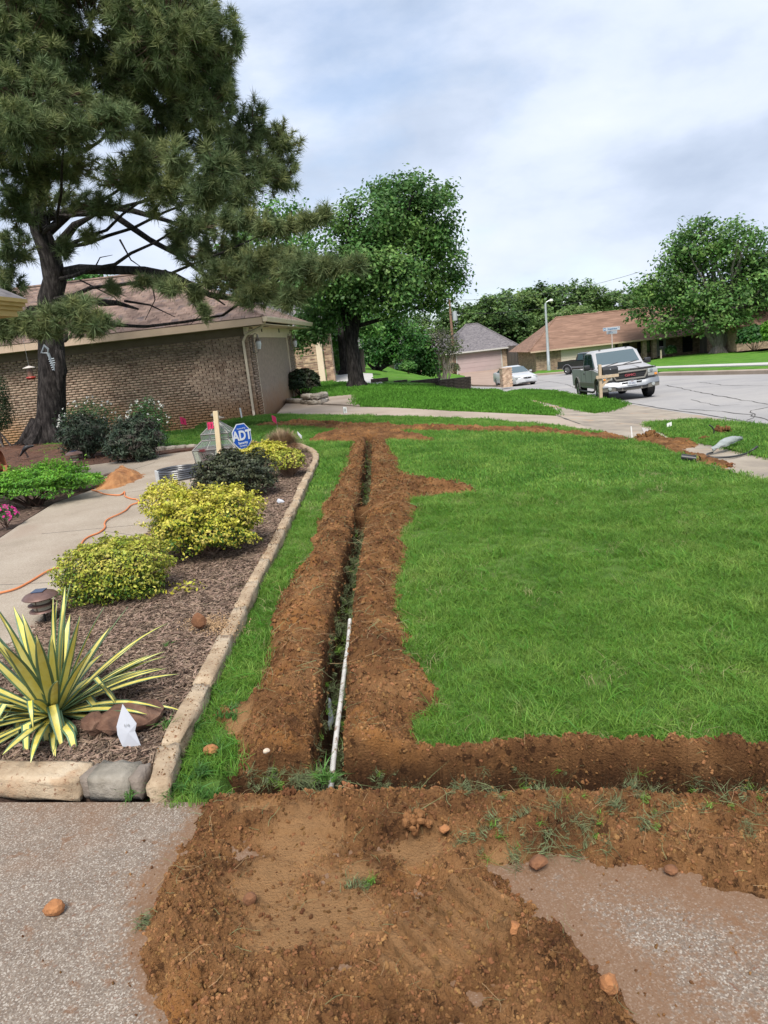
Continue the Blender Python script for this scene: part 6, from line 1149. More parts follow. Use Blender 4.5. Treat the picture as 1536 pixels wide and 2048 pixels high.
# stray sprouts of the yellow shrubs
for (px, py, hh, lb) in ((352, 1000, 52, 'thin yellow sprout rising left of the big yellow shrub'), (410, 965, 40, 'yellow leafy sprout left of the dark shrub'), (374, 1180, 22, 'small yellow green seedling in the mulch right of the clipped shrub')):
    q = atb(px, py); h_ = px2m(hh, q); e = empty('shrub_sprout', q, lb, 'sprout'); MB().tube([(0, 0, 0), (-.01, 0, h_*.5), (0.0, 0, h_)], [.004, .003, .002], 5).build('stem', m_bare, e)
    zz_ = np.random.uniform(0.25, 1.05, 46); Pn = np.stack([np.random.normal(0, .012+.05*(hh < 30), 46), np.random.normal(0, .012+.04*(hh < 30), 46), zz_*h_], 1); link('foliage', leaf_mesh('foliage', Pn, rdir(46)+np.array([0, 0, .6]), 0.034, m_gold), e)
m_fdark = leafmat('dark_fern_leaf', ((0.03, 0.09, 0.012), (0.06, 0.15, 0.02)), 0.3, 0.015, 0.2, 4)  # darker green for the lower and inner fern leaves
# ferns, left border
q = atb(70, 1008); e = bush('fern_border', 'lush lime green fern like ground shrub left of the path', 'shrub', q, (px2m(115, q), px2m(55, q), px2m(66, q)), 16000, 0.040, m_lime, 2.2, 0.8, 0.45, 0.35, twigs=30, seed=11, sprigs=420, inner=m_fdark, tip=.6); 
q = atb(-60, 1010); bush('fern_border', 'lime green ground shrub cut by the left edge of the view', 'shrub', q, (px2m(80, q), px2m(60, q), px2m(55, q)), 5000, 0.042, m_lime, 2.6, 0.35, 0.5, 0.35, twigs=10, seed=12)
q = atb(150, 978); bush('fern_border', 'lime green fringe of ground shrub beside the soil pile on the path', 'shrub', q, (px2m(60, q), px2m(34, q), px2m(30, q)), 4000, 0.042, m_lime, 2.4, 0.3, 0.5, 0.35, twigs=10, seed=13)
q = atb(86, 944); bush('small_conifer', 'tiny lime green conifer alone on the pine straw', 'shrub', q, (px2m(10, q), px2m(10, q), px2m(18, q)), 700, 0.045, m_lime, 1.6, 0.2, 0.4, 0.35, twigs=5, seed=14)
# shrubs near the pine
q = atb(178, 912); bush('nandina_shrub', 'dark nandina with reddish leaves right of the pine trunk', 'shrub', q, (px2m(50, q), px2m(45, q), px2m(85, q)), 7000, 0.075, m_nandina, 2.0, 0.6, 0.3, 0.3, twigs=30, zmin=-.9, seed=15)
q = atb(275, 920); bush('nandina_shrub', 'dark bluish nandina right of the other one, left of the glass terrarium', 'shrub', q, (px2m(50, q), px2m(42, q), px2m(82, q)), 7500, 0.075, m_nandina, 2.0, 0.6, 0.35, 0.3, twigs=30, zmin=-.9, seed=16)
m_gaura = leafmat('gaura_leaf', ((0.04, 0.10, 0.03), (0.07, 0.16, 0.045)), 0.4, 0.02, 0.2, 4); m_petal = mat('white_petal', ((0.75, 0.75, 0.70),), rough=0.6, trans=0.3)
for (px, py, rx, ry, lb, sd_) in ((165, 895, 55, 85, 'tall airy green shrub with tiny white flowers against the brick wall by the pine', 17), (285, 905, 40, 92, 'airy white flowered shrub behind the bluish nandina', 18)):
    q = atb(px, py); q.y += 0.7; e = bush('white_flower_shrub', lb, 'flowering shrub', q, (px2m(rx, q), px2m(rx, q)*.8, px2m(ry, q)), 3800, 0.05, m_gaura, 2.0, 0.45, 0.25, 0.4, twigs=50, zmin=-.9, seed=sd_)
    n = 46; d = rdir(n); d[:, 2] = np.abs(d[:, 2]); Pn = d*np.array([px2m(rx, q), px2m(rx, q)*.8, px2m(ry, q)*.55])*1.08; Pn[:, 2] += px2m(ry, q)*.5; link('blossoms', leaf_mesh('blossoms', np.repeat(Pn, 3, 0)+np.random.normal(size=(n*3, 3))*.012, rdir(n*3)+np.array([0, -1., .3]), 0.04, m_petal, .8), e)
# clipped dark hedge at the left edge on bare stems
q = atb(8, 893); e = empty('clipped_hedge', q+Vector((-.2, 0, 0)), 'tall dark clipped shrub on bare stems at the left edge of the brick wall', 'shrub')
n = 9000; d = rdir(n); k = (np.abs(d)**4).sum(1)**(-1/4); Pn = d*np.array([0.52, 0.5, 0.72])*(k*np.random.uniform(.75, 1.05, n))[:, None]+np.array([0, 0, 1.18]); link('foliage', leaf_mesh('foliage', Pn, d+rdir(n)*.8+np.array([0, 0, .4]), 0.05, m_hedge), e)
for i in range(9): MB().tube(curve((uni(-.25, .35), uni(-.2, .2), 0), (uni(-.4, .4), uni(-.3, .3), 0.9), 4, .08), [.03, .025, .02, .018, .012], 6).build('stem', MATS['grey_bark'], e)
# bush and stone ring by the garage
q = at(608, 797); bush('dark_round_bush', 'dark round bush beside the far garage pier above the stacked stones', 'shrub', (q.x, q.y, g(q.x, q.y)), (px2m(33, q), px2m(33, q), px2m(54, q)), 7500, 0.10, leafmat('bush_leaf', ((0.016, 0.034, 0.014), (0.035, 0.055, 0.022), (0.07, 0.05, 0.035)), 0.5, 0.04, .15, 2), 2.3, 0.2, 0.6, twigs=40, seed=21)
# right edge hedge and small plants by the far house
q = at(1534, 706); bush('bright_hedge', 'bright green rounded hedge at the right edge across the street', 'hedge', (q.x+2.6, q.y, q.z), (2.6, 2, 3.0), 9000, 0.30, m_lime, 3, 0.1, .7, .7, twigs=10, seed=22)
q = at(1500, 706); bush('far_shrub', 'dark green shrub between the board fence and the bright hedge', 'shrub', (q.x+1.5, q.y+2, q.z), (1.6, 1.4, 2.4), 4000, 0.32, m_deep, 2.3, 0.2, .6, .7, twigs=10, seed=23)
q = at(1333, 716); bush('far_shrub', 'small dark shrub beside the pale house door', 'shrub', (q.x+.3, q.y-.5, q.z), (.6, .5, 1.3), 900, 0.2, m_deep, 2.3, 0.2, .6, .7, twigs=5, seed=24)
q = at(905, 751); bush('far_shrub', 'low brownish bush at the left side of the mauve garage door', 'shrub', (q.x, q.y-2, q.z), (.8, .6, 1.6), 700, 0.18, m_myr, 2.3, 0.2, .5, .7, twigs=40, seed=25, mtw=m_bare)
for k_, (px, w_) in enumerate(((812, 12), (850, 14))): q = at(px, 752); bush('far_shrub', ('leafy green perennial left of the spreading shrub tree', 'leafy green perennial under the crepe myrtle')[k_], 'shrub', (q.x, q.y-4, q.z+.3), (.6, .5, .8), 900, 0.16, m_fresh, 2.3, 0.3, .5, .5, twigs=8, seed=26+k_)
# pink flowers
q = atb(14, 1052); e = bush('pink_flowers', 'clump of magenta pink dianthus at the left edge by the path', 'flowers', q, (px2m(26, q), px2m(22, q), px2m(44, q)), 1500, 0.022, m_gaura, 2.2, .2, .5, .4, twigs=10, seed=30)
n = 110; d = rdir(n); d[:, 2] = np.abs(d[:, 2])+.1; Pn = d*np.array([px2m(26, q), px2m(22, q), px2m(24, q)])*1.02; Pn[:, 2] += px2m(18, q); link('blossoms', leaf_mesh('blossoms', np.repeat(Pn, 4, 0)+np.random.normal(size=(n*4, 3))*.006, np.repeat(d, 4, 0)+rdir(n*4)*.5, 0.026, mat('magenta_petal', ((0.42, 0.01, 0.16), (0.62, 0.05, 0.28)), scale=20, rough=.6), .9), e)
# tan ornamental grass clump
q = atb(566, 906); e = empty('ornamental_grass', q, 'rounded clump of dry tan ornamental grass at the far end of the bed', 'ornamental grass'); n = 2600; V = []; F = []
m_tang = mat('tan_grass_blade', ((0.24, 0.16, 0.09), (0.36, 0.27, 0.17)), scale=5, rough=0.85, island=0.3, spots=[(3.5, .5, .12, (0.30, 0.12, 0.04), .7)])
for i in range(n):
    a = uni(0, 2*PI); r0 = math.sqrt(rnd())*.12; el_ = math.acos(uni(0, 1)); R_ = px2m(50, q)*uni(.82, 1.12); c_ = Vector((r0*math.cos(a), r0*math.sin(a), 0)); tip = Vector((math.sin(el_)*math.cos(a)*R_, math.sin(el_)*math.sin(a)*R_, math.cos(el_)*R_*.95+.04)); mid = (c_+tip)/2+Vector((0, 0, .09)); s_ = Vector((-math.sin(a), math.cos(a), 0))*.004; b = len(V); V += [c_-s_, c_+s_, mid+s_, mid-s_, tip]; F += [(b, b+1, b+2, b+3), (b+3, b+2, b+4)]
MB().add(V, F).build('blades', m_tang, e)
# ---- yucca, every blade a part
m_yel_ = mat('yucca_yellow', ((0.58, 0.46, 0.05), (0.70, 0.64, 0.22)), scale=5, rough=0.45, objrand=0.12, stretch=(4, 4, .3)); m_yg = mat('yucca_green', ((0.06, 0.12, 0.06), (0.11, 0.19, 0.10)), scale=6, rough=0.45, objrand=0.2)
q = atb(108, 1432); e = empty('variegated_yucca', q, 'large yucca with yellow striped sword leaves at the lower left of the bed', 'yucca')
def yleaf(a, el_, L_, w_, droop, flip=False, fold=None):
    V = []; N_ = 9; d = Vector((math.cos(a), math.sin(a), 0)); p = d*0.03+Vector((0, 0, .03)); ang = el_; side = Vector((-math.sin(a), math.cos(a), 0)); S = []
    for i in range(N_+1):
        t = i/N_; w = w_*(0.55+0.9*t if t < .35 else (0.865*(1-((t-.35)/.65)**2.2)+.0))*0.5+.0008; up = (d*-math.sin(ang)+Vector((0, 0, 1))*math.cos(ang))
        for s_ in (-1, -.58, .58, 1): V.append(p+side*w*s_+up*w*0.20*abs(s_))
        for s_ in (1, .58, -.58, -1): V.append(p+side*w*s_+up*(w*0.20*abs(s_)-.0025))
        p = p+(d*math.cos(ang)+Vector((0, 0, 1))*math.sin(ang))*L_/N_; ang -= droop*(0.3+1.4*t)/N_
        if fold and i == int(fold*N_): ang -= 1.35
    mb = MB(); mb.v = [tuple(v) for v in V]; mi = []
    for i in range(N_):
        for k in range(8): k2 = (k+1) % 8; mb.f.append((i*8+k, i*8+k2, i*8+8+k2, i*8+8+k)); mi.append(1 if k in (1, 5) else 0)
    mb.f.append(tuple(range(N_*8, N_*8+8))); mi.append(1); me = bpy.data.meshes.new('leaf'); me.from_pydata(mb.v, [], mb.f); me.materials.append(m_yg); me.materials.append(m_yel_); me.polygons.foreach_set('material_index', mi); me.polygons.foreach_set('use_smooth', [True]*len(mi)); me.update(); o = link('leaf', me, e)
random.seed(21)
for i in range(18): yleaf(uni(0, 2*PI), uni(0.85, 1.5), uni(.46, .66), uni(.056, .074), uni(0, .3))
for i in range(22): yleaf(uni(0, 2*PI), uni(0.25, .85), uni(.42, .62), uni(.050, .066), uni(.1, .7))
for i in range(9): yleaf(uni(-2.9, 0.0), uni(0.25, .8), uni(.36, .48), uni(.044, .058), uni(.2, .6), fold=uni(.3, .5))
for i in range(12): yleaf(uni(-.6, .9), uni(0.1, .6), uni(.5, .66), uni(.042, .058), uni(.2, .8))
for i in range(12): yleaf(uni(-3.1, .3), uni(0.0, .8), uni(.36, .56), uni(.042, .062), uni(.2, .7), fold=uni(.3, .7))
for i in range(14): yleaf(uni(0, 2*PI), uni(-.1, .25), uni(.36, .5), uni(.038, .05), uni(.1, .5))
# weeds: leafy sprigs growing by the edging and in the bed
m_weed = leafmat('weed_leaf', ((0.05, 0.14, 0.03), (0.09, 0.22, 0.045)), .3, .02, .3, 5)
wt = [proto('weed', blade_tuft(16, 0.02, 0.05, 0.10, 0.008, m_weed, 1.4, 90+i)) for i in range(2)]
T = []
for (px, py, k) in ((330, 1470, 3), (300, 1450, 3), (395, 1215, 2), (360, 1180, 2), (350, 1590, 8), (262, 1592, 4), (395, 1550, 7), (430, 1500, 7), (380, 1465, 5), (455, 1430, 4), (660, 1560, 4), (130, 1205, 3), (420, 1235, 1), (330, 1300, 1), (470, 1440, 4), (410, 1590, 4), (440, 1380, 6)):
    for i in range(k): p_ = at(px+uni(-18, 18), py+uni(-10, 10), 0.02); T.append((p_.x, p_.y, p_.z+(.04 if px < 350 and py < 1500 else 0), uni(-.3, .3), uni(-.3, .3), uni(0, 6.28), uni(.5, .95)))
T = np.array(T); scatter('weeds', T[:, :3], T[:, 3:6], T[:, 6], wt, 'small green weeds along the stone edging', 'weeds')
# ================================================================== GARDEN OBJECTS
random.seed(5)
m_lime_st = mat('limestone', ((0.24, 0.165, 0.10), (0.37, 0.28, 0.185), (0.46, 0.37, 0.26)), scale=7, detail=8, rough=0.95, bump=0.012, bscale=26, spots=[(3, .55, .1, (0.33, 0.17, 0.08), .6), (45, .6, .04, (0.17, 0.075, 0.035), .8)])
m_grey_st = mat('grey_cast_stone', ((0.13, 0.115, 0.09), (0.23, 0.205, 0.165), (0.31, 0.28, 0.235)), scale=7, detail=8, rough=0.95, bump=0.012, bscale=26)
m_morj = mat('joint_mortar', ((0.16, 0.13, 0.105), (0.24, 0.20, 0.165)), scale=14, rough=0.95, bump=0.008, bscale=60)
def stone(parent, c, d, rz, m, name='stone', seed=0, b=0.018, amp=0.008):
    bm = bmesh.new(); bmesh.ops.create_cube(bm, size=1.0); bmesh.ops.scale(bm, vec=d, verts=bm.verts); L_ = max(d)
    bmesh.ops.subdivide_edges(bm, edges=bm.edges[:], cuts=4 if L_ > 0.25 else 3, use_grid_fill=True)
    hx, hy, hz = d[0]/2, d[1]/2, d[2]/2; rs = random.Random(seed)
    for v in bm.verts:
        q = v.co; ex = sum((abs(abs(a)-h) < 1e-5) for a, h in ((q.x, hx), (q.y, hy), (q.z, hz)))
        if ex >= 2: v.co = q-Vector((math.copysign(b*.5, q.x) if abs(abs(q.x)-hx) < 1e-5 else 0, math.copysign(b*.5, q.y) if abs(abs(q.y)-hy) < 1e-5 else 0, math.copysign(b*.5, q.z) if abs(abs(q.z)-hz) < 1e-5 else 0))
        v.co += Vector((rs.uniform(-1, 1), rs.uniform(-1, 1), rs.uniform(-1, 1)))*amp
    me = bpy.data.meshes.new(name); bm.to_mesh(me); bm.free(); me.materials.append(m); me.polygons.foreach_set('use_smooth', [True]*len(me.polygons)); return link(name, me, parent, c, (0, 0, rz))
A_ = at(345, 1607); E_ = empty('stone_edging', A_, 'tan and grey stone edging around the garden bed', 'garden edging'); O_ = Vector(A_)
yf = at(170, 1602).y; ZT = 0.105
def fx_(px, py=1600): return at(px, py).x
for k, (pa, pb, mm, hh, nm_) in enumerate(((-330, -120, m_lime_st, .11, 'stone'), (-112, 160, m_lime_st, .105, 'stone'), (158, 180, m_morj, .10, 'mortar_joint'), (177, 262, m_grey_st, .11, 'stone'), (258, 284, m_morj, .105, 'mortar_joint'))):
    a_, b_ = at(pa, 1596+pa*.03), at(pb, 1596+pb*.03); d_ = b_-a_; nr_ = Vector((-d_.y, d_.x, 0)).normalized(); w_ = .13 if nm_ == 'stone' else .11
    c_ = (a_+b_)/2+nr_*(.066 if nm_ == 'stone' else .070); stone(E_, Vector((c_.x, c_.y, hh/2-.012))-O_, (d_.length, w_, hh), math.atan2(d_.y, d_.x), mm, nm_, k, .012, .006 if nm_ == 'stone' else .003)
edge = [Vector((p[0], p[1])) for p in P((346, 1606), (372, 1500), (424, 1400), (474, 1290), (523, 1180), (562, 1100), (594, 1030), (616, 980), (640, 925), (636, 912), (612, 899), (575, 890))]
cum = [0]
for a, b in zip(edge, edge[1:]): cum.append(cum[-1]+(b-a).length)
def epos(s):
    for i in range(len(edge)-1):
        if s <= cum[i+1] or i == len(edge)-2: t = (s-cum[i])/(cum[i+1]-cum[i]); return edge[i].lerp(edge[i+1], t)
s = 0; k = 0
while s < cum[-1]-.15:
    L_ = (0.30, 0.55, .62, .48, .5, .55)[k % 6] if s < 3 else uni(.35, .6); a = epos(s); b = epos(min(s+L_, cum[-1])); m_c = (a+b)/2; d = (b-a); nrm = Vector((-d.y, d.x)).normalized(); w = .088
    c = m_c+nrm*w*.5; stone(E_, Vector((c.x, c.y, g(c.x, c.y)+.036+uni(-.005, .005)))-O_, (d.length-.008, w+uni(-.006, .006), .10), math.atan2(d.y, d.x), m_lime_st, seed=20+k, b=.010, amp=.0055 if s < 4 else .010); s += L_; k += 1
# crumbs of soil on the edging
T = []
for i in range(1500):
    s = uni(.05, 4.5); a = epos(s); b = epos(s+.02); d = (b-a).normalized(); o_ = uni(.005, .083); T.append((a.x-d.y*o_, a.y+d.x*o_, g(a.x, a.y)+.088, uni(0, 6), uni(0, 6), uni(0, 6), .0012+.004*rnd()**3))
T = np.array(T); scatter('soil_crumbs', T[:, :3], T[:, 3:6], T[:, 6], clods, 'reddish crumbs of soil strewn on the stone edging', 'soil')
T = []
for i in range(1400):
    p_ = at(random.gauss(425, 26), random.gauss(1248, 9), .08); T.append((p_.x, p_.y, g(p_.x, p_.y)+uni(.066, .088), uni(0, 6), uni(0, 6), uni(0, 6), .002+.006*rnd()**3))
T = np.array(T); m_sand = mat('sandy_crumb', ((.30, .19, .10), (.42, .28, .16)), scale=9, rough=.97, objrand=.3); scatter('soil_crumbs', T[:, :3], T[:, 3:6], T[:, 6], [proto('sand_crumb', crumb(i).mesh('sand_crumb', m_sand)) for i in range(2)], 'pale sandy soil spilled on the edging beside the brown rock', 'soil')
# rocks
m_rrock = mat('red_sandstone', ((0.06, 0.030, 0.020), (0.125, 0.062, 0.038), (0.20, 0.115, 0.075)), scale=9, detail=8, rough=0.95, bump=0.01, bscale=40); m_orock = mat('orange_clay_rock', ((0.25, 0.10, 0.035), (0.40, 0.18, 0.07)), scale=20, detail=8, rough=0.95, bump=0.006, bscale=80)
m_brock = mat('brown_clay_rock', ((0.12, 0.05, 0.022), (0.22, 0.10, 0.045)), scale=25, detail=8, rough=0.95, bump=0.005, bscale=80)
def rock(px, py, w, h, m, label, seed, up=0.0, rz=0.0, name='rock'):
    p = at(px, py, up); r = px2m(w/2, p); o = MB().rock((0, 0, 0), (r, r*.8, px2m(h/2, p)), seed, 2, 1.0).build(name, m, None, False, loc=(p.x, p.y+r*.5, g(p.x, p.y)+up+px2m(h/2, p)*.75), rot=(0, 0, rz)); return tag(o, label, 'rock')
rock(250, 1468, 145, 54, m_rrock, 'long reddish brown boulder lying behind the yucca leaves', 3, .06); rock(190, 1475, 60, 50, m_rrock, 'smaller red brown boulder under the yucca', 4, .06)
rock(398, 1258, 30, 34, m_brock, 'brown clod of rock sitting on the edging sand in the bed', 6, .10); rock(106, 1838, 38, 32, m_orock, 'orange clay rock alone on the speckled driveway', 7, .006); rock(422, 1515, 32, 24, m_orock, 'orange clay rock in the weeds beside the stone edging', 8, .01)
rock(1222, 1998, 34, 44, m_orock, 'orange clay rock on the heap edge at the lower right', 9, .03); rock(533, 1508, 14, 11, mat('pale_pebble', ((.5, .4, .3),), rough=.8), 'small pale pebble on the soil left of the trench', 10, .10)
rock(1078, 1740, 36, 24, m_brock, 'flat brown clod of soil at the lower edge of the right heap', 11, .02); rock(725, 1464, 14, 12, m_orock, 'small orange pebble on the right berm', 12, .13); rock(500, 1815, 26, 26, m_brock, 'rounded brown clod on the trodden soil', 13, .03)
rock(1028, 1872, 30, 22, m_orock, 'orange clay lump beside the tyre tread marks', 14, .03); rock(890, 1668, 22, 16, m_orock, 'small clay clod on the heap', 15, .05); rock(1345, 1752, 26, 18, m_brock, 'brown clod of soil near the right edge of the aggregate', 16, .01)
# big clods: upturned sod on the heap and at the sidewalk
m_sod = m_clod
def sod(px, py, w, h, label, seed, up=0.0):
    p = at(px, py, up); r = px2m(w/2, p); rs = random.Random(seed); mb = MB()
    for i in range(46): mb.rock((rs.gauss(0, .38)*r, rs.gauss(0, .3)*r, rs.uniform(0, .55)*px2m(h, p)*math.exp(-i*.01)), (r*rs.uniform(.08, .30), r*rs.uniform(.08, .30), px2m(h, p)*rs.uniform(.10, .30)), seed*10+i, 1, 1.1)
    return tag(mb.build('soil_clod', m_sod, None, loc=(p.x, p.y+r*.3, g(p.x, p.y)+up+.01)), label, 'soil clod')
sod(1300, 880, 40, 28, 'dark tall clod of upturned soil at the near corner of the sidewalk', 1); sod(1450, 868, 30, 24, 'dark red clod of soil on the verge grass behind the bent tube', 2, .05); sod(1412, 882, 26, 14, 'dark clod beside the upright black tube end', 3, .02); sod(1460, 935, 22, 12, 'small dark clod at the right end of the spilled soil', 4)
sod(830, 1665, 62, 40, 'knobbly crumbling clod of clay on the heap right of the pipe end', 5, .05); sod(578, 1600, 30, 26, 'small peak of soil beside the trench crossing left of the pipe', 6, .06); sod(696, 1590, 34, 26, 'soil knob right beside the white pipe end', 7, .04)
# tan slab of packed clay on the heap
p = None
if False: tag(MB().rock((0, 0, 0), (.125, .085, .022), 31, 3, .25).build('clay_slab', mat('packed_clay', ((0.30, 0.15, 0.065), (0.42, 0.235, 0.11)), scale=8, detail=8, rough=.9, bump=.003, bscale=60, stretch=(1, 4, 1)), None, True, loc=(p.x, p.y, p.z+.015), rot=(.12, -.08, -.3)), 'smooth tan slab of packed clay on the heap below the knobbly clod', 'clay slab')
# soil pile on the path with black hose
m_pile = mat('orange_soil_pile', ((0.16, 0.065, 0.025), (0.30, 0.135, 0.05), (0.40, 0.20, 0.08)), scale=6, detail=9, rough=.97, bump=.01, bscale=60, geo=True)
hp = np.array(P((188, 990), (205, 968), (250, 945), (285, 952), (292, 962), (268, 975), (240, 986))); x = np.linspace(hp[:, 0].min()-.1, hp[:, 0].max()+.1, 90); y = np.linspace(hp[:, 1].min()-.1, hp[:, 1].max()+.1, 90); X, Y = np.meshgrid(x, y); d = sdist(hp, X, Y)+.10*fbm(X, Y, .2, 3, 61)
Z = G(X, Y)+.055+.16*sst(d/.32)+(.05*fbm(X, Y, .1, 3, 62)+.03*fbm(X, Y, .03, 2, 63))*sst((d+.05)/.1)-.03*(d < 0); i_ = np.arange(X.size).reshape(X.shape); kq = d[:-1, :-1] > -.05
tag(link('soil_pile', npmesh('soil_pile', np.stack([X.ravel(), Y.ravel(), Z.ravel()], 1), np.stack([i_[:-1, :-1][kq], i_[:-1, 1:][kq], i_[1:, 1:][kq], i_[1:, :-1][kq]], 1), m_pile, True)), 'orange soil piled on the garden path beside the ferns', 'soil', None, 'stuff')
m_rub = mat('black_tubing', ((0.02, 0.02, 0.02),), rough=.5); m_brt = mat('brown_tubing', ((0.10, 0.07, 0.055),), rough=.5)
def tubepath(name, pts, r, m, label, cat, n=8, sub=4):
    P3 = [Vector(p) for p in pts]; q = []
    for i in range(len(P3)-1):
        p0, p1, p2, p3 = P3[max(i-1, 0)], P3[i], P3[i+1], P3[min(i+2, len(P3)-1)]
        for k in range(sub): t = k/sub; q.append(0.5*((2*p1)+(p2-p0)*t+(2*p0-5*p1+4*p2-p3)*t*t+(3*p1-p0-3*p2+p3)*t**3))
    q.append(P3[-1]); return tag(MB().tube(q, r, n).build(name, m, None, True), label, cat)
d0 = at(192, 958, .06).y
tubepath('hose', [dep(196, 962, d0), dep(208, 951, d0), dep(230, 946, d0), dep(250, 948, d0), dep(266, 956, d0)], .018, m_brt, 'brown hose arching out of the soil pile on the path', 'hose')
m_org = mat('orange_cord', ((0.60, 0.20, 0.07),), rough=.5)
def onp(px, py, h=.075): p = at(px, py, h); return (p.x, p.y, p.z)
tubepath('extension_cord', [onp(*p) for p in ((184, 980), (196, 983), (210, 988), (240, 990), (249, 983), (250, 992), (262, 997), (275, 999), (276, 1005), (262, 1010), (252, 1020), (238, 1028), (216, 1038), (209, 1047), (210, 1055), (198, 1065), (178, 1073), (166, 1082), (160, 1095), (150, 1115), (122, 1133), (95, 1142), (60, 1163), (30, 1178), (-10, 1188), (-60, 1200))], .0085, m_org, 'orange extension cord winding along the garden path', 'extension cord')
# coil of grey pipe
cc = at(358, 955, .07); e = empty('pipe_coil', cc, 'shrink wrapped coil of grey plastic pipe lying on the path', 'pipe coil'); R_ = px2m(42, cc)
m_coil = mat('wrapped_grey_pipe', ((0.02, 0.022, 0.027), (0.05, 0.054, 0.064), (0.10, 0.107, 0.12)), scale=3, detail=5, rough=.4, coat=.15, stretch=(1, 1, 6))
for lay in range(5):
    for ring in range(2): MB().tube([((R_-.012-ring*.032)*math.cos(t), (R_-.012-ring*.032)*math.sin(t)*1.0, .018+lay*.027) for t in [2*PI*k/40 for k in range(41)]], .0145, 6, False).build('winding', m_coil, e, True)
MB().lathe([(R_+.006, .0), (R_+.012, .07), (R_+.006, .135), (R_-.08, .137)], (0, 0, 0), 14).build('wrap_strip', mat('white_wrap', ((.6, .62, .63),), rough=.4), e, rot=(0, 0, 0)) if False else None
for a in (3.5, 3.75): MB().box((math.cos(a)*R_, math.sin(a)*R_, .07), (.03, .085, .15), (0, 0, a)).build('wrap_tape', mat('white_wrap', ((.6, .62, .63), (.45, .47, .48)), scale=20, rough=.4), e)
# solar path lights
m_bronze = mat('bronze_lamp_metal', ((0.13, 0.075, 0.06), (0.20, 0.12, 0.10)), scale=6, rough=.45, metal=.5); m_bglass = mat('lamp_lens_plastic', ((0.42, 0.38, 0.28),), rough=.3)
def pathlight(px, py, hpx, label, up=.05, tilt=0, rot=None):
    p = at(px, py, up); s = px2m(hpx, p); e = empty('path_light', (p.x, p.y, p.z), label, 'path light', rot=(0, tilt, 0), group='garden path lights')
    MB().lathe([(.001, 1.0), (.22, .98), (.42, .90), (.50, .82), (.46, .79), (.001, .80)], (0, 0, 0), 20).build('cap', m_bronze, e, True).scale = (s, s, s)
    MB().box((0, 0, 1.0), (.34, .34, .02)).build('solar_cell', mat('solar_cell', ((.03, .05, .10),), rough=.2), e).scale = (s, s, s)
    MB().lathe([(.24, .80), (.24, .45)], (0, 0, 0), 16).build('lens', m_bglass, e, True).scale = (s, s, s)
    MB().lathe([(.24, .64), (.38, .61), (.38, .59), (.24, .58)], (0, 0, 0), 20).lathe([(.001, .44), (.36, .44), (.38, .40), (.1, .36), (.001, .36)], (0, 0, 0), 20).build('tier', m_bronze, e, True).scale = (s, s, s)
    MB().tube([(0, 0, .38), (0, 0, -.1)], .035, 8).build('stake', m_black, e).scale = (s, s, s)
    for a in (.3, 2.4, 4.5): MB().tube([(.25*math.cos(a), .25*math.sin(a), .8), (.25*math.cos(a), .25*math.sin(a), .4)], .012, 5).build('strut', m_bronze, e).scale = (s, s, s)
pathlight(153, 936, 34, 'bronze tiered path light at the edge of the pine straw'); pathlight(138, 968, 36, 'tilted pinkish path light behind the fern border', tilt=-.15); pathlight(92, 1246, 68, 'bronze tiered path light rising behind the yucca leaves')
# the glass terrarium house
gp = at(440, 932, .07); W_ = px2m(47, gp); e = empty('glass_terrarium', (gp.x, gp.y+.25, gp.z), 'pagoda shaped glass terrarium with lead frames standing at the end of the path', 'terrarium', rz=math.radians(-14))
m_tgl = glass_mat('terrarium_glass', (0.90, 0.94, 0.92), 0.10, .06); m_lead = mat('lead_frame', ((0.16, 0.15, 0.14), (0.26, 0.25, 0.23)), scale=9, rough=.5, metal=.4); D_ = W_*.66
lv = [(W_*.92, D_*.92, 0.0), (W_, D_, W_*.72), (W_*.62, D_*.62, W_*1.08), (W_*.62, D_*.62, W_*1.34), (.02, .02, W_*1.85)]
def cor(l): w_, d_, z_ = l; return [Vector((-w_, -d_, z_)), Vector((w_, -d_, z_)), Vector((w_, d_, z_)), Vector((-w_, d_, z_))]
for i, l in enumerate(lv):
    c0 = cor(l); f_ = MB()
    if i < 4: f_.tube(c0+[c0[0]], .011, 4)
    if i: 
        cp = cor(lv[i-1])
        for k in range(4):
            f_.tube([cp[k], c0[k]], .011, 4); k2 = (k+1) % 4; nn = (cp[k2]-cp[k]).cross(c0[k]-cp[k]).normalized()*.0015; MB().add([cp[k]+nn, cp[k2]+nn, c0[k2]+nn, c0[k]+nn, cp[k]-nn, cp[k2]-nn, c0[k2]-nn, c0[k]-nn], [(0, 1, 2, 3), (7, 6, 5, 4), (0, 4, 5, 1), (1, 5, 6, 2), (2, 6, 7, 3), (3, 7, 4, 0)]).build('glass_pane', m_tgl, e)
            for t in (.33, .67): f_.tube([cp[k].lerp(cp[k2], t), c0[k].lerp(c0[k2], t)], .0035, 4)
    f_.build('frame', m_lead, e)
fr = MB()
for k in range(3): x0_ = -W_*.2+k*W_*.42; fr.tube([(x0_+W_*.2*math.cos(t), -D_*.98, W_*.35+W_*.22*math.sin(t)) for t in [PI*j/8 for j in range(9)]], .006, 4)
fr.build('arch_tracery', m_lead, e); MB().box((0, 0, .01), (W_*1.85, D_*1.85, .02)).build('base', m_lead, e)
m_birds = mat('bird_figure_grey', ((.16, .14, .12),), rough=.7); zb_ = W_*1.85
bd = MB().loft([[(x_, r_*math.cos(t)*.8, zb_+z_+r_*math.sin(t)) for t in [2*PI*k/8 for k in range(8)]] for x_, z_, r_ in ((-.085, .088, .004), (-.07, .092, .02), (-.045, .095, .026), (-.02, .075, .034), (.02, .055, .04), (.06, .045, .026), (.10, .04, .012), (.14, .042, .008))]).build('bird_finial', m_birds, e, True)
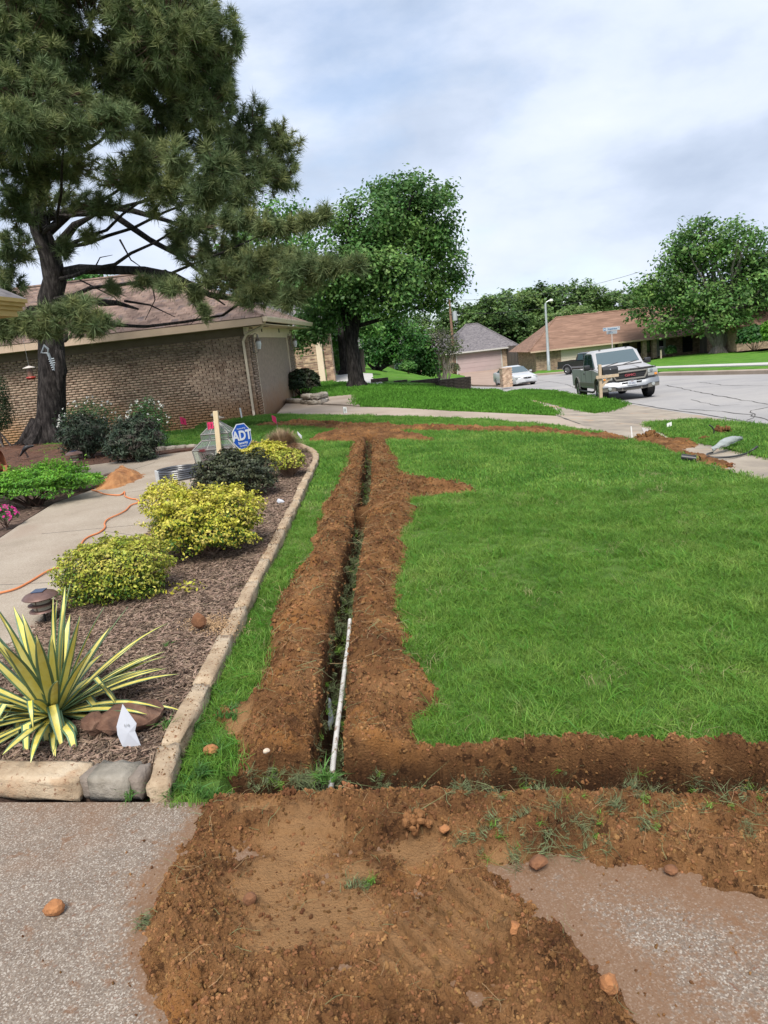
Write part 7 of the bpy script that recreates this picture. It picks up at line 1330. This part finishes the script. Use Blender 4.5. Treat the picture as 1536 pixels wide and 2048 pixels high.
m_burg = mat('burgundy_glaze', ((0.10, 0.018, 0.022), (0.15, 0.03, 0.035)), scale=5, rough=.35)
for k_, (dx, dy, rr_, hh_, lb) in enumerate(((-.21, -.05, .14, .25, 'burgundy glazed pot inside the glass terrarium'), (.10, .02, .12, .23, 'second burgundy pot at the right inside the terrarium'))):
    e = empty('plant_pot', (gp.x+dx, gp.y+.25+dy, gp.z+.02), lb, 'pot'); MB().lathe([(.001, 0), (rr_*.62, 0), (rr_, hh_*.9), (rr_*1.05, hh_), (rr_*.9, hh_), (rr_*.85, hh_*.85), (.001, hh_*.8)], (0, 0, 0), 24).build('pot_body', m_burg, e, True); MB().lathe([(rr_*.95, hh_*.86), (rr_*1.09, hh_*.88), (rr_*1.09, hh_*1.01), (rr_*.95, hh_*1.02)], (0, 0, 0), 24).build('rim', m_burg, e, True)
# security sign
sg = at(497, 930, .05); e = empty('yard_sign', (sg.x, sg.y, sg.z), 'blue octagonal security sign on a stake behind the dark shrub', 'yard sign', rz=math.radians(42)); s_ = 1.0
zc = dep(484, 873, sg.y).z-sg.z; dx_ = 0; hh = px2m(26, sg); ww = hh*.82
oc = [(ww*math.cos(PI/8+k*PI/4)*1.08, hh*math.sin(PI/8+k*PI/4)*1.06) for k in range(8)]
m_blue = mat('sign_blue', ((0.004, 0.065, 0.36),), rough=.35); m_swh = mat('sign_lettering_white', ((.55, .57, .60),), rough=.4)
def octa(sc_, y0_, y1_): return MB().add([(x_*sc_, y0_, zc+z_*sc_) for x_, z_ in oc]+[(x_*sc_, y1_, zc+z_*sc_) for x_, z_ in oc], [tuple(range(8)), tuple(range(8, 16))[::-1]]+[(i, (i+1) % 8, (i+1) % 8+8, i+8) for i in range(8)])
pn = octa(1.0, 0, .008).build('border', m_swh, e); octa(.93, -.003, 0).build('panel', m_blue, pn)
text('ADT', hh*1.0, .0015, m_swh, pn, (0, -.005, zc+.01), (PI/2, 0, 0), 'lettering', sx=.82, bold=hh*.035); text('Security', hh*.26, .001, m_swh, pn, (0, -.005, zc-hh*.48), (PI/2, 0, 0), 'lettering', bold=.001); text('Services', hh*.2, .001, m_swh, pn, (0, -.005, zc-hh*.70), (PI/2, 0, 0), 'lettering'); text('Secured by', hh*.17, .001, m_swh, pn, (0, -.005, zc+hh*.62), (PI/2, 0, 0), 'lettering')
MB().tube([(0, .012, 0), (0, .012, zc)], .012, 6).build('stake', m_swh, e)
for o in [e]: o.location = (dep(484, 873, sg.y).x, sg.y, sg.z)
# wooden stake
ws = at(442, 935, .05); tp_ = dep(431, 822, ws.y); m_stk = mat('pale_stake_wood', ((.55, .42, .25), (.64, .52, .34)), scale=9, rough=.8, stretch=(6, 6, 1))
tag(MB().box((0, 0, .5), (px2m(9, ws), px2m(9, ws), 1.0)).build('wooden_stake', m_stk, None, loc=(ws.x, ws.y, ws.z), rot=(0, math.atan2(tp_.x-ws.x, tp_.z-ws.z), 0)), 'pale wooden stake standing upright in front of the terrarium', 'stake'); col.objects[-1].scale = (1, 1, tp_.z-ws.z)
# survey flags
m_pinkf = mat('pink_flag', ((.75, .05, .17),), rough=.6, trans=.3); m_whitef = mat('white_flag', ((.74, .74, .72),), rough=.6); m_wire = mat('flag_wire', ((.3, .3, .3),), rough=.4, metal=.6)
def flag(px, py, base, w, h, m, label, skew=.5, yy=None, mark=None, dirn=1):
    yb = yy or at(px, base).y; f0 = dep(px, py, yb); e = empty('survey_flag', (f0.x, yb, g(f0.x, yb)), label, 'survey flag', group='pink survey flags' if m is m_pinkf else 'white survey flags'); z = f0.z-e.location.z; W2 = w/FPX*yb; H2_ = h/FPX*yb
    MB().tube([(-W2*.5*dirn, 0, 0), (-W2*.5*dirn, 0, z+H2_*.5)], .004, 4).build('wire', m_wire, e)
    V = []; 
    for i in range(6):
        t = i/5; x_ = (-.5+t)*W2*dirn; yy_ = .02*math.sin(t*5); z_ = z-skew*t*H2_
        for s__ in (-.5, .5): V += [(x_, yy_-.001, z_+s__*H2_*(1-.15*t)), (x_, yy_+.001, z_+s__*H2_*(1-.15*t))]
    F = []
    for i in range(5): b = i*4; F += [(b, b+2, b+6, b+4), (b+1, b+5, b+7, b+3), (b, b+4, b+5, b+1), (b+2, b+3, b+7, b+6)]
    F += [(0, 1, 3, 2), (20, 22, 23, 21)]; fl = MB().add(V, F).build('flag', m, e)
    if mark: text(mark, H2_*.6, .0005, m_black, fl, (0, -.025, z-skew*.5*H2_), (PI/2, 0, 0), 'mark')
flag(366, 840, 866, 12, 15, m_pinkf, 'pink survey flag against the brick wall left of the terrarium', .3, mark='1'); flag(421, 852, 905, 13, 15, m_pinkf, 'pink survey flag in front of the terrarium roof', -.1, yy=11.2, mark='17'); flag(549, 842, 862, 8, 14, m_pinkf, 'pink survey flag standing by the shallow trench left of the soil cross', -.5, dirn=-1)
flag(690, 820, 834, 7, 13, m_whitef, 'small white survey flag at the edge of the garage driveway', 0, mark='0'); flag(1338, 852, 862, 9, 9, m_whitef, 'leaning white survey flag on the verge grass near the street', -.5, mark='y')
for (px, py, h_, lb) in ((484, 838, 22, 'white plastic stub pipe at the foot of the brick wall'), (1264, 875, 22, 'short white stake standing on the wet sidewalk')): 
    p = at(px, py); tag(MB().tube([(0, 0, 0), (-.01, 0, px2m(h_, p))], .022 if px < 600 else .012, 8).build('white_stake', m_whitef, None, loc=(p.x, p.y, p.z)), lb, 'stake')
# papers
m_paper = mat('white_paper', ((.50, .52, .57), (.54, .56, .61)), scale=3, rough=.7)
def paper(outline, depth_y, label, tilt=0, name='paper_sheet', mark=False):
    pts = [dep(px, py, depth_y+(outline[0][1]-py)*tilt) for px, py in outline]; c = sum(pts, Vector())/len(pts); n = len(pts); V = [p-c for p in pts]+[p-c+Vector((0, .0015, 0)) for p in pts]+[Vector((.0, -.008, 0)), Vector((0, -.0065, 0))]
    o = MB().add(V, [(i, (i+1) % n, 2*n) for i in range(n)]+[((i+1) % n+n, i+n, 2*n+1) for i in range(n)]+[(i, i+n, (i+1) % n+n, (i+1) % n) for i in range(n)]).build(name, m_paper, None, loc=c); tag(o, label, 'paper')
    if mark: text('1/4', .02, .0003, m_galv, o, (.0, -.010, .035), (PI/2, 0, 0), 'mark')
yp = at(258, 1495, .06).y
paper([(245, 1408), (273, 1447), (272, 1453), (270, 1462), (282, 1492), (262, 1495), (245, 1493), (235, 1470), (233, 1453)], yp, 'folded white paper standing in the bed before the red boulder', mark=True)
yp = at(562, 1005, .07).y; paper([(553, 1003), (556, 997), (566, 1000), (570, 1005), (559, 1008)], yp, 'small white scrap of paper on the mulch right of the dark shrub'); yp = at(600, 885).y; paper([(594, 862), (604, 872), (603, 878), (596, 870)], yp-.3, 'white card stuck at the edge of the ornamental grass')
# pipes
pts = [(696, 1290, -.09), (689, 1340, -.10), (682, 1400, -.10), (674, 1460, -.10), (667, 1520, -.11), (661, 1583, -.12)]
tag(MB().tube([at(px, py, h) for px, py, h in [(700, 1240, -.06)]+pts], .0125, 14).build('white_pipe', mat('white_pvc', ((.52, .51, .49), (.66, .65, .63)), scale=6, rough=.35, spots=[(22, .54, .06, (.20, .11, .055), .8)]), None, True), 'long white plastic pipe lying in the near end of the trench', 'pipe')
c_ = at(741, 872, -.02); e = empty('pipe_tee', c_, 'white plastic pipe tee in the far end of the trench', 'pipe fitting'); MB().tube([(-.09, 0, .0), (.10, 0, .0)], .03, 10).build('cross_pipe', MATS['white_pvc'], e, True); MB().tube([(.01, 0, -.01), (.0, -.25, -.05)], .03, 10).build('stem_pipe', MATS['white_pvc'], e, True)
tag(MB().tube([at(656, 1400, -.12), at(662, 1440, -.16), at(652, 1462, -.18)], .016, 8).build('grey_pipe_stub', mat('grey_pvc', ((.22, .24, .27),), rough=.4), None, True), 'dark grey pipe stub half buried beside the white pipe', 'pipe')
p = at(1392, 918, .04); tag(MB().tube([(-.16, .07, .03), (0, 0, .0)], .045, 10).lathe([(.055, -.02), (.055, .02)], (0.0, 0, 0), 10, 'y').build('black_pipe_cap', m_black, None, True, loc=(p.x, p.y, p.z)), 'black capped pipe end lying on the spilled soil', 'pipe')
tubepath('black_tube', [onp(*q, .03) for q in ((1425, 905), (1415, 908), (1414, 913), (1428, 915), (1460, 914), (1490, 908))]+[onp(1505, 900, .08), onp(1515, 893, .12)], .014, m_rub, 'loop of black tube on the sidewalk below the plastic bag', 'tube')
p = at(1427, 872, .03); tag(MB().tube([(0, 0, 0), (.01, 0, .09), (-.02, 0, .15), (-.07, 0, .19)], .012, 8).build('black_tube_end', m_rub, None, True, loc=p), 'bent black tube end sticking up from the verge grass', 'tube')
# plastic bag
m_bag = mat('white_plastic_bag', ((.38, .43, .41), (.50, .53, .52)), scale=6, rough=.3, trans=.4, bump=.01, bscale=14)
a = at(1425, 901, .06); b = at(1484, 884, .10); L_ = (b-a).length; mb = MB(); secs = []
for i in range(13):
    t = i/12; w = .02+.08*math.sin(PI*min(1, t*1.02+.04))**.8; h_ = .012+.055*math.sin(PI*(t*.9+.08)); c = a.lerp(b, t)+Vector((0, 0, .05*t))
    secs.append([c+Vector((w*.35*math.cos(q)+random.gauss(0, .006), w*math.cos(q)*1.0+random.gauss(0, .007), max(-.03, h_*math.sin(q))+h_*.5+random.gauss(0, .006))) for q in [2*PI*k/14 for k in range(14)]])
tag(mb.loft(secs).build('plastic_bag', m_bag, None, True), 'crumpled white plastic bag lying across the sidewalk edge', 'plastic bag')
# pale puddle of washed sediment on the sidewalk
drape('puddle', P((1283, 856), (1300, 858), (1325, 870), (1345, 880), (1340, 882), (1318, 883), (1290, 877), (1272, 874), (1288, 866)), 0.006, .2, mat('pale_silt', ((.42, .35, .30), (.52, .45, .40)), scale=5, detail=8, rough=.35, geo=True), depth=0.0)
# crow figure, terracotta pots
cp_ = at(53, 917, .07); e = empty('blackbird', (cp_.x, cp_.y, cp_.z+.02), 'black bird foraging on the pine straw below the pine', 'bird', rz=0); m_bb = mat('black_feathers', ((.008, .009, .011),), rough=.45); s_ = px2m(27, cp_)/.30
bdy = MB().loft([[((x_)*s_, r_*math.cos(t)*.8*s_, (z_+r_*math.sin(t))*s_) for t in [2*PI*k/10 for k in range(10)]] for x_, z_, r_ in ((-.13, .05, .004), (-.115, .065, .028), (-.09, .09, .033), (-.05, .14, .045), (0, .19, .062), (.05, .215, .052), (.10, .235, .028), (.17, .245, .018), (.22, .24, .010))]).build('body', m_bb, e, True)
MB().tube([(-.13*s_, 0, .052*s_), (-.175*s_, 0, .02*s_)], [.010*s_, .002], 6).build('beak', m_black, e)
for y_ in (-.025, .02): MB().tube([(.0, y_*s_, .15*s_), (.02*s_, y_*s_, .08*s_), (.045*s_, y_*s_, 0)], .007*s_+.001, 5).tube([(.06*s_, y_*s_, .003), (.0, y_*s_, .003)], .005*s_, 4).build('leg', m_black, e)
for y_ in (-1, 1): MB().loft([[(x_*s_, y_*(.05-.1*abs(x_-.03))*s_, (z_+dz)*s_) for dz in (-.03, 0, .03)]+[(x_*s_, y_*(.058-.1*abs(x_-.03))*s_, z_*s_)] for x_, z_ in ((-.04, .17), (.04, .205), (.12, .235), (.19, .24))]).build('wing', m_bb, e)
m_terra = mat('terracotta', ((0.30, 0.10, 0.045), (0.42, 0.16, 0.075)), scale=6, detail=6, rough=.85)
p = at(6, 940, .07); r_ = px2m(20, p); e = empty('terracotta_pot', (p.x-.12, p.y, p.z+r_*.95), 'terracotta pot lying on its side at the left edge', 'pot', rot=(0, math.radians(82), .2)); MB().lathe([(.001, -.28), (r_*.75, -.28), (r_*.98, .02), (r_*.9, .03), (.001, -.2)], (0, 0, 0), 20).build('pot_body', m_terra, e, True); MB().lathe([(r_*.9, .03), (r_*1.08, .03), (r_*1.1, .13), (r_*.95, .14), (r_*.9, .05)], (0, 0, 0), 20).build('rim', m_terra, e, True)
p = at(14, 945, .07); e = empty('plant_stand', p, 'small upright terracotta stand below the lying pot', 'plant stand'); MB().box((0, 0, .06), (.10, .08, .14), taper=.7).build('foot', m_terra, e); MB().box((0, 0, .006), (.13, .1, .012)).build('base', m_terra, e)
# feeder and trunk ornament
fd = dep(60, 745, PY-1.2); e = empty('bird_feeder', fd, 'red based tube bird feeder hanging left of the pine trunk', 'bird feeder'); k_ = px2m(1, Vector((0, PY-1.2, 0)))
MB().lathe([(.001, 13*k_), (11*k_, 9.5*k_), (11.5*k_, 8.5*k_), (.001, 9.5*k_)], (0, 0, 0), 14).build('roof', mat('feeder_roof', ((.5, .45, .4),), rough=.5), e, True); MB().lathe([(5*k_, 9*k_), (5*k_, -8*k_)], (0, 0, 0), 14).build('tube', mat('feeder_seed_tube', ((.10, .04, .03), (.25, .14, .1)), scale=60, rough=.3), e, True)
MB().lathe([(.001, -7*k_), (8*k_, -8*k_), (9.5*k_, -10*k_), (6*k_, -13*k_), (.001, -13*k_)], (0, 0, 0), 14).build('base', mat('feeder_red', ((.30, .03, .02),), rough=.4), e, True); MB().tube([(0, 0, 12*k_), (.02, 0, 3.0)], .004, 4).build('hanging_wire', m_wire, e)
oy = PY-.52; oc_ = dep(104, 725, oy); e = empty('trunk_ornament', oc_, 'grey metal fish skeleton ornament hung on the pine trunk', 'ornament'); m_gm = mat('weathered_tin', ((.20, .23, .26), (.33, .36, .38)), scale=12, rough=.45, metal=.5); u_ = oy/FPX
MB().tube([(-7*u_, 0, 34*u_), (-16*u_, 0, 20*u_), (-4*u_, 0, 18*u_), (-2*u_, 0, 26*u_), (-9*u_, 0, 34*u_)], 2*u_, 6).build('head_ring', m_gm, e, True); MB().tube([(-4*u_, 0, 18*u_), (0, 0, 0), (4*u_, 0, -16*u_)], 3*u_, 6).build('spine', m_gm, e, True)
for k in range(6): MB().tube([(-5*u_+k*.6*u_, -.01, 6*u_-k*4*u_), (6*u_+k*.4*u_, -.01, 7*u_-k*4*u_)], 1.3*u_, 5).build('rib', m_gm, e)
# stone ring beside the garage
e = empty('stone_planter', at(612, 807), 'low stacked grey stones around the dark round bush', 'stone planter'); o0 = e.location.copy(); m_fs = mat('flagstone_grey', ((.18, .15, .12), (.30, .26, .21), (.38, .34, .28)), scale=4, detail=8, rough=.95, bump=.01, bscale=20, objrand=.25)
for k, (pa, pb, lv_) in enumerate((((576, 806), (588, 807), 0), ((588, 807), (606, 807), 0), ((606, 808), (620, 809), 0), ((620, 810), (636, 810), 0), ((636, 810), (651, 805), 0), ((608, 808), (626, 809), 1), ((626, 810), (642, 809), 1), ((640, 809), (652, 803), 1), ((651, 804), (645, 797), 0), ((645, 797), (625, 796), 0))):
    a, b = at(*pa), at(*pb); stone(e, (a+b)/2-o0+Vector((0, 0, .08+lv_*.17)), ((b-a).length*.97, .25, .16), math.atan2(b.y-a.y, b.x-a.x), m_fs, seed=60+k, b=.05, amp=.02)
# edging kerb behind the pine straw bed
e = empty('stone_edging', at(360, 903), 'short grey stone kerb between back grass and mulch left of the terrarium', 'garden edging'); o0 = e.location.copy()
for k in range(4): a = at(315+k*20, 905-k*1.3); b = at(333+k*20, 904-k*1.3); stone(e, (a+b)/2-o0+Vector((0, 0, .05)), ((b-a).length, .12, .13), math.atan2(b.y-a.y, b.x-a.x), m_fs, seed=80+k)
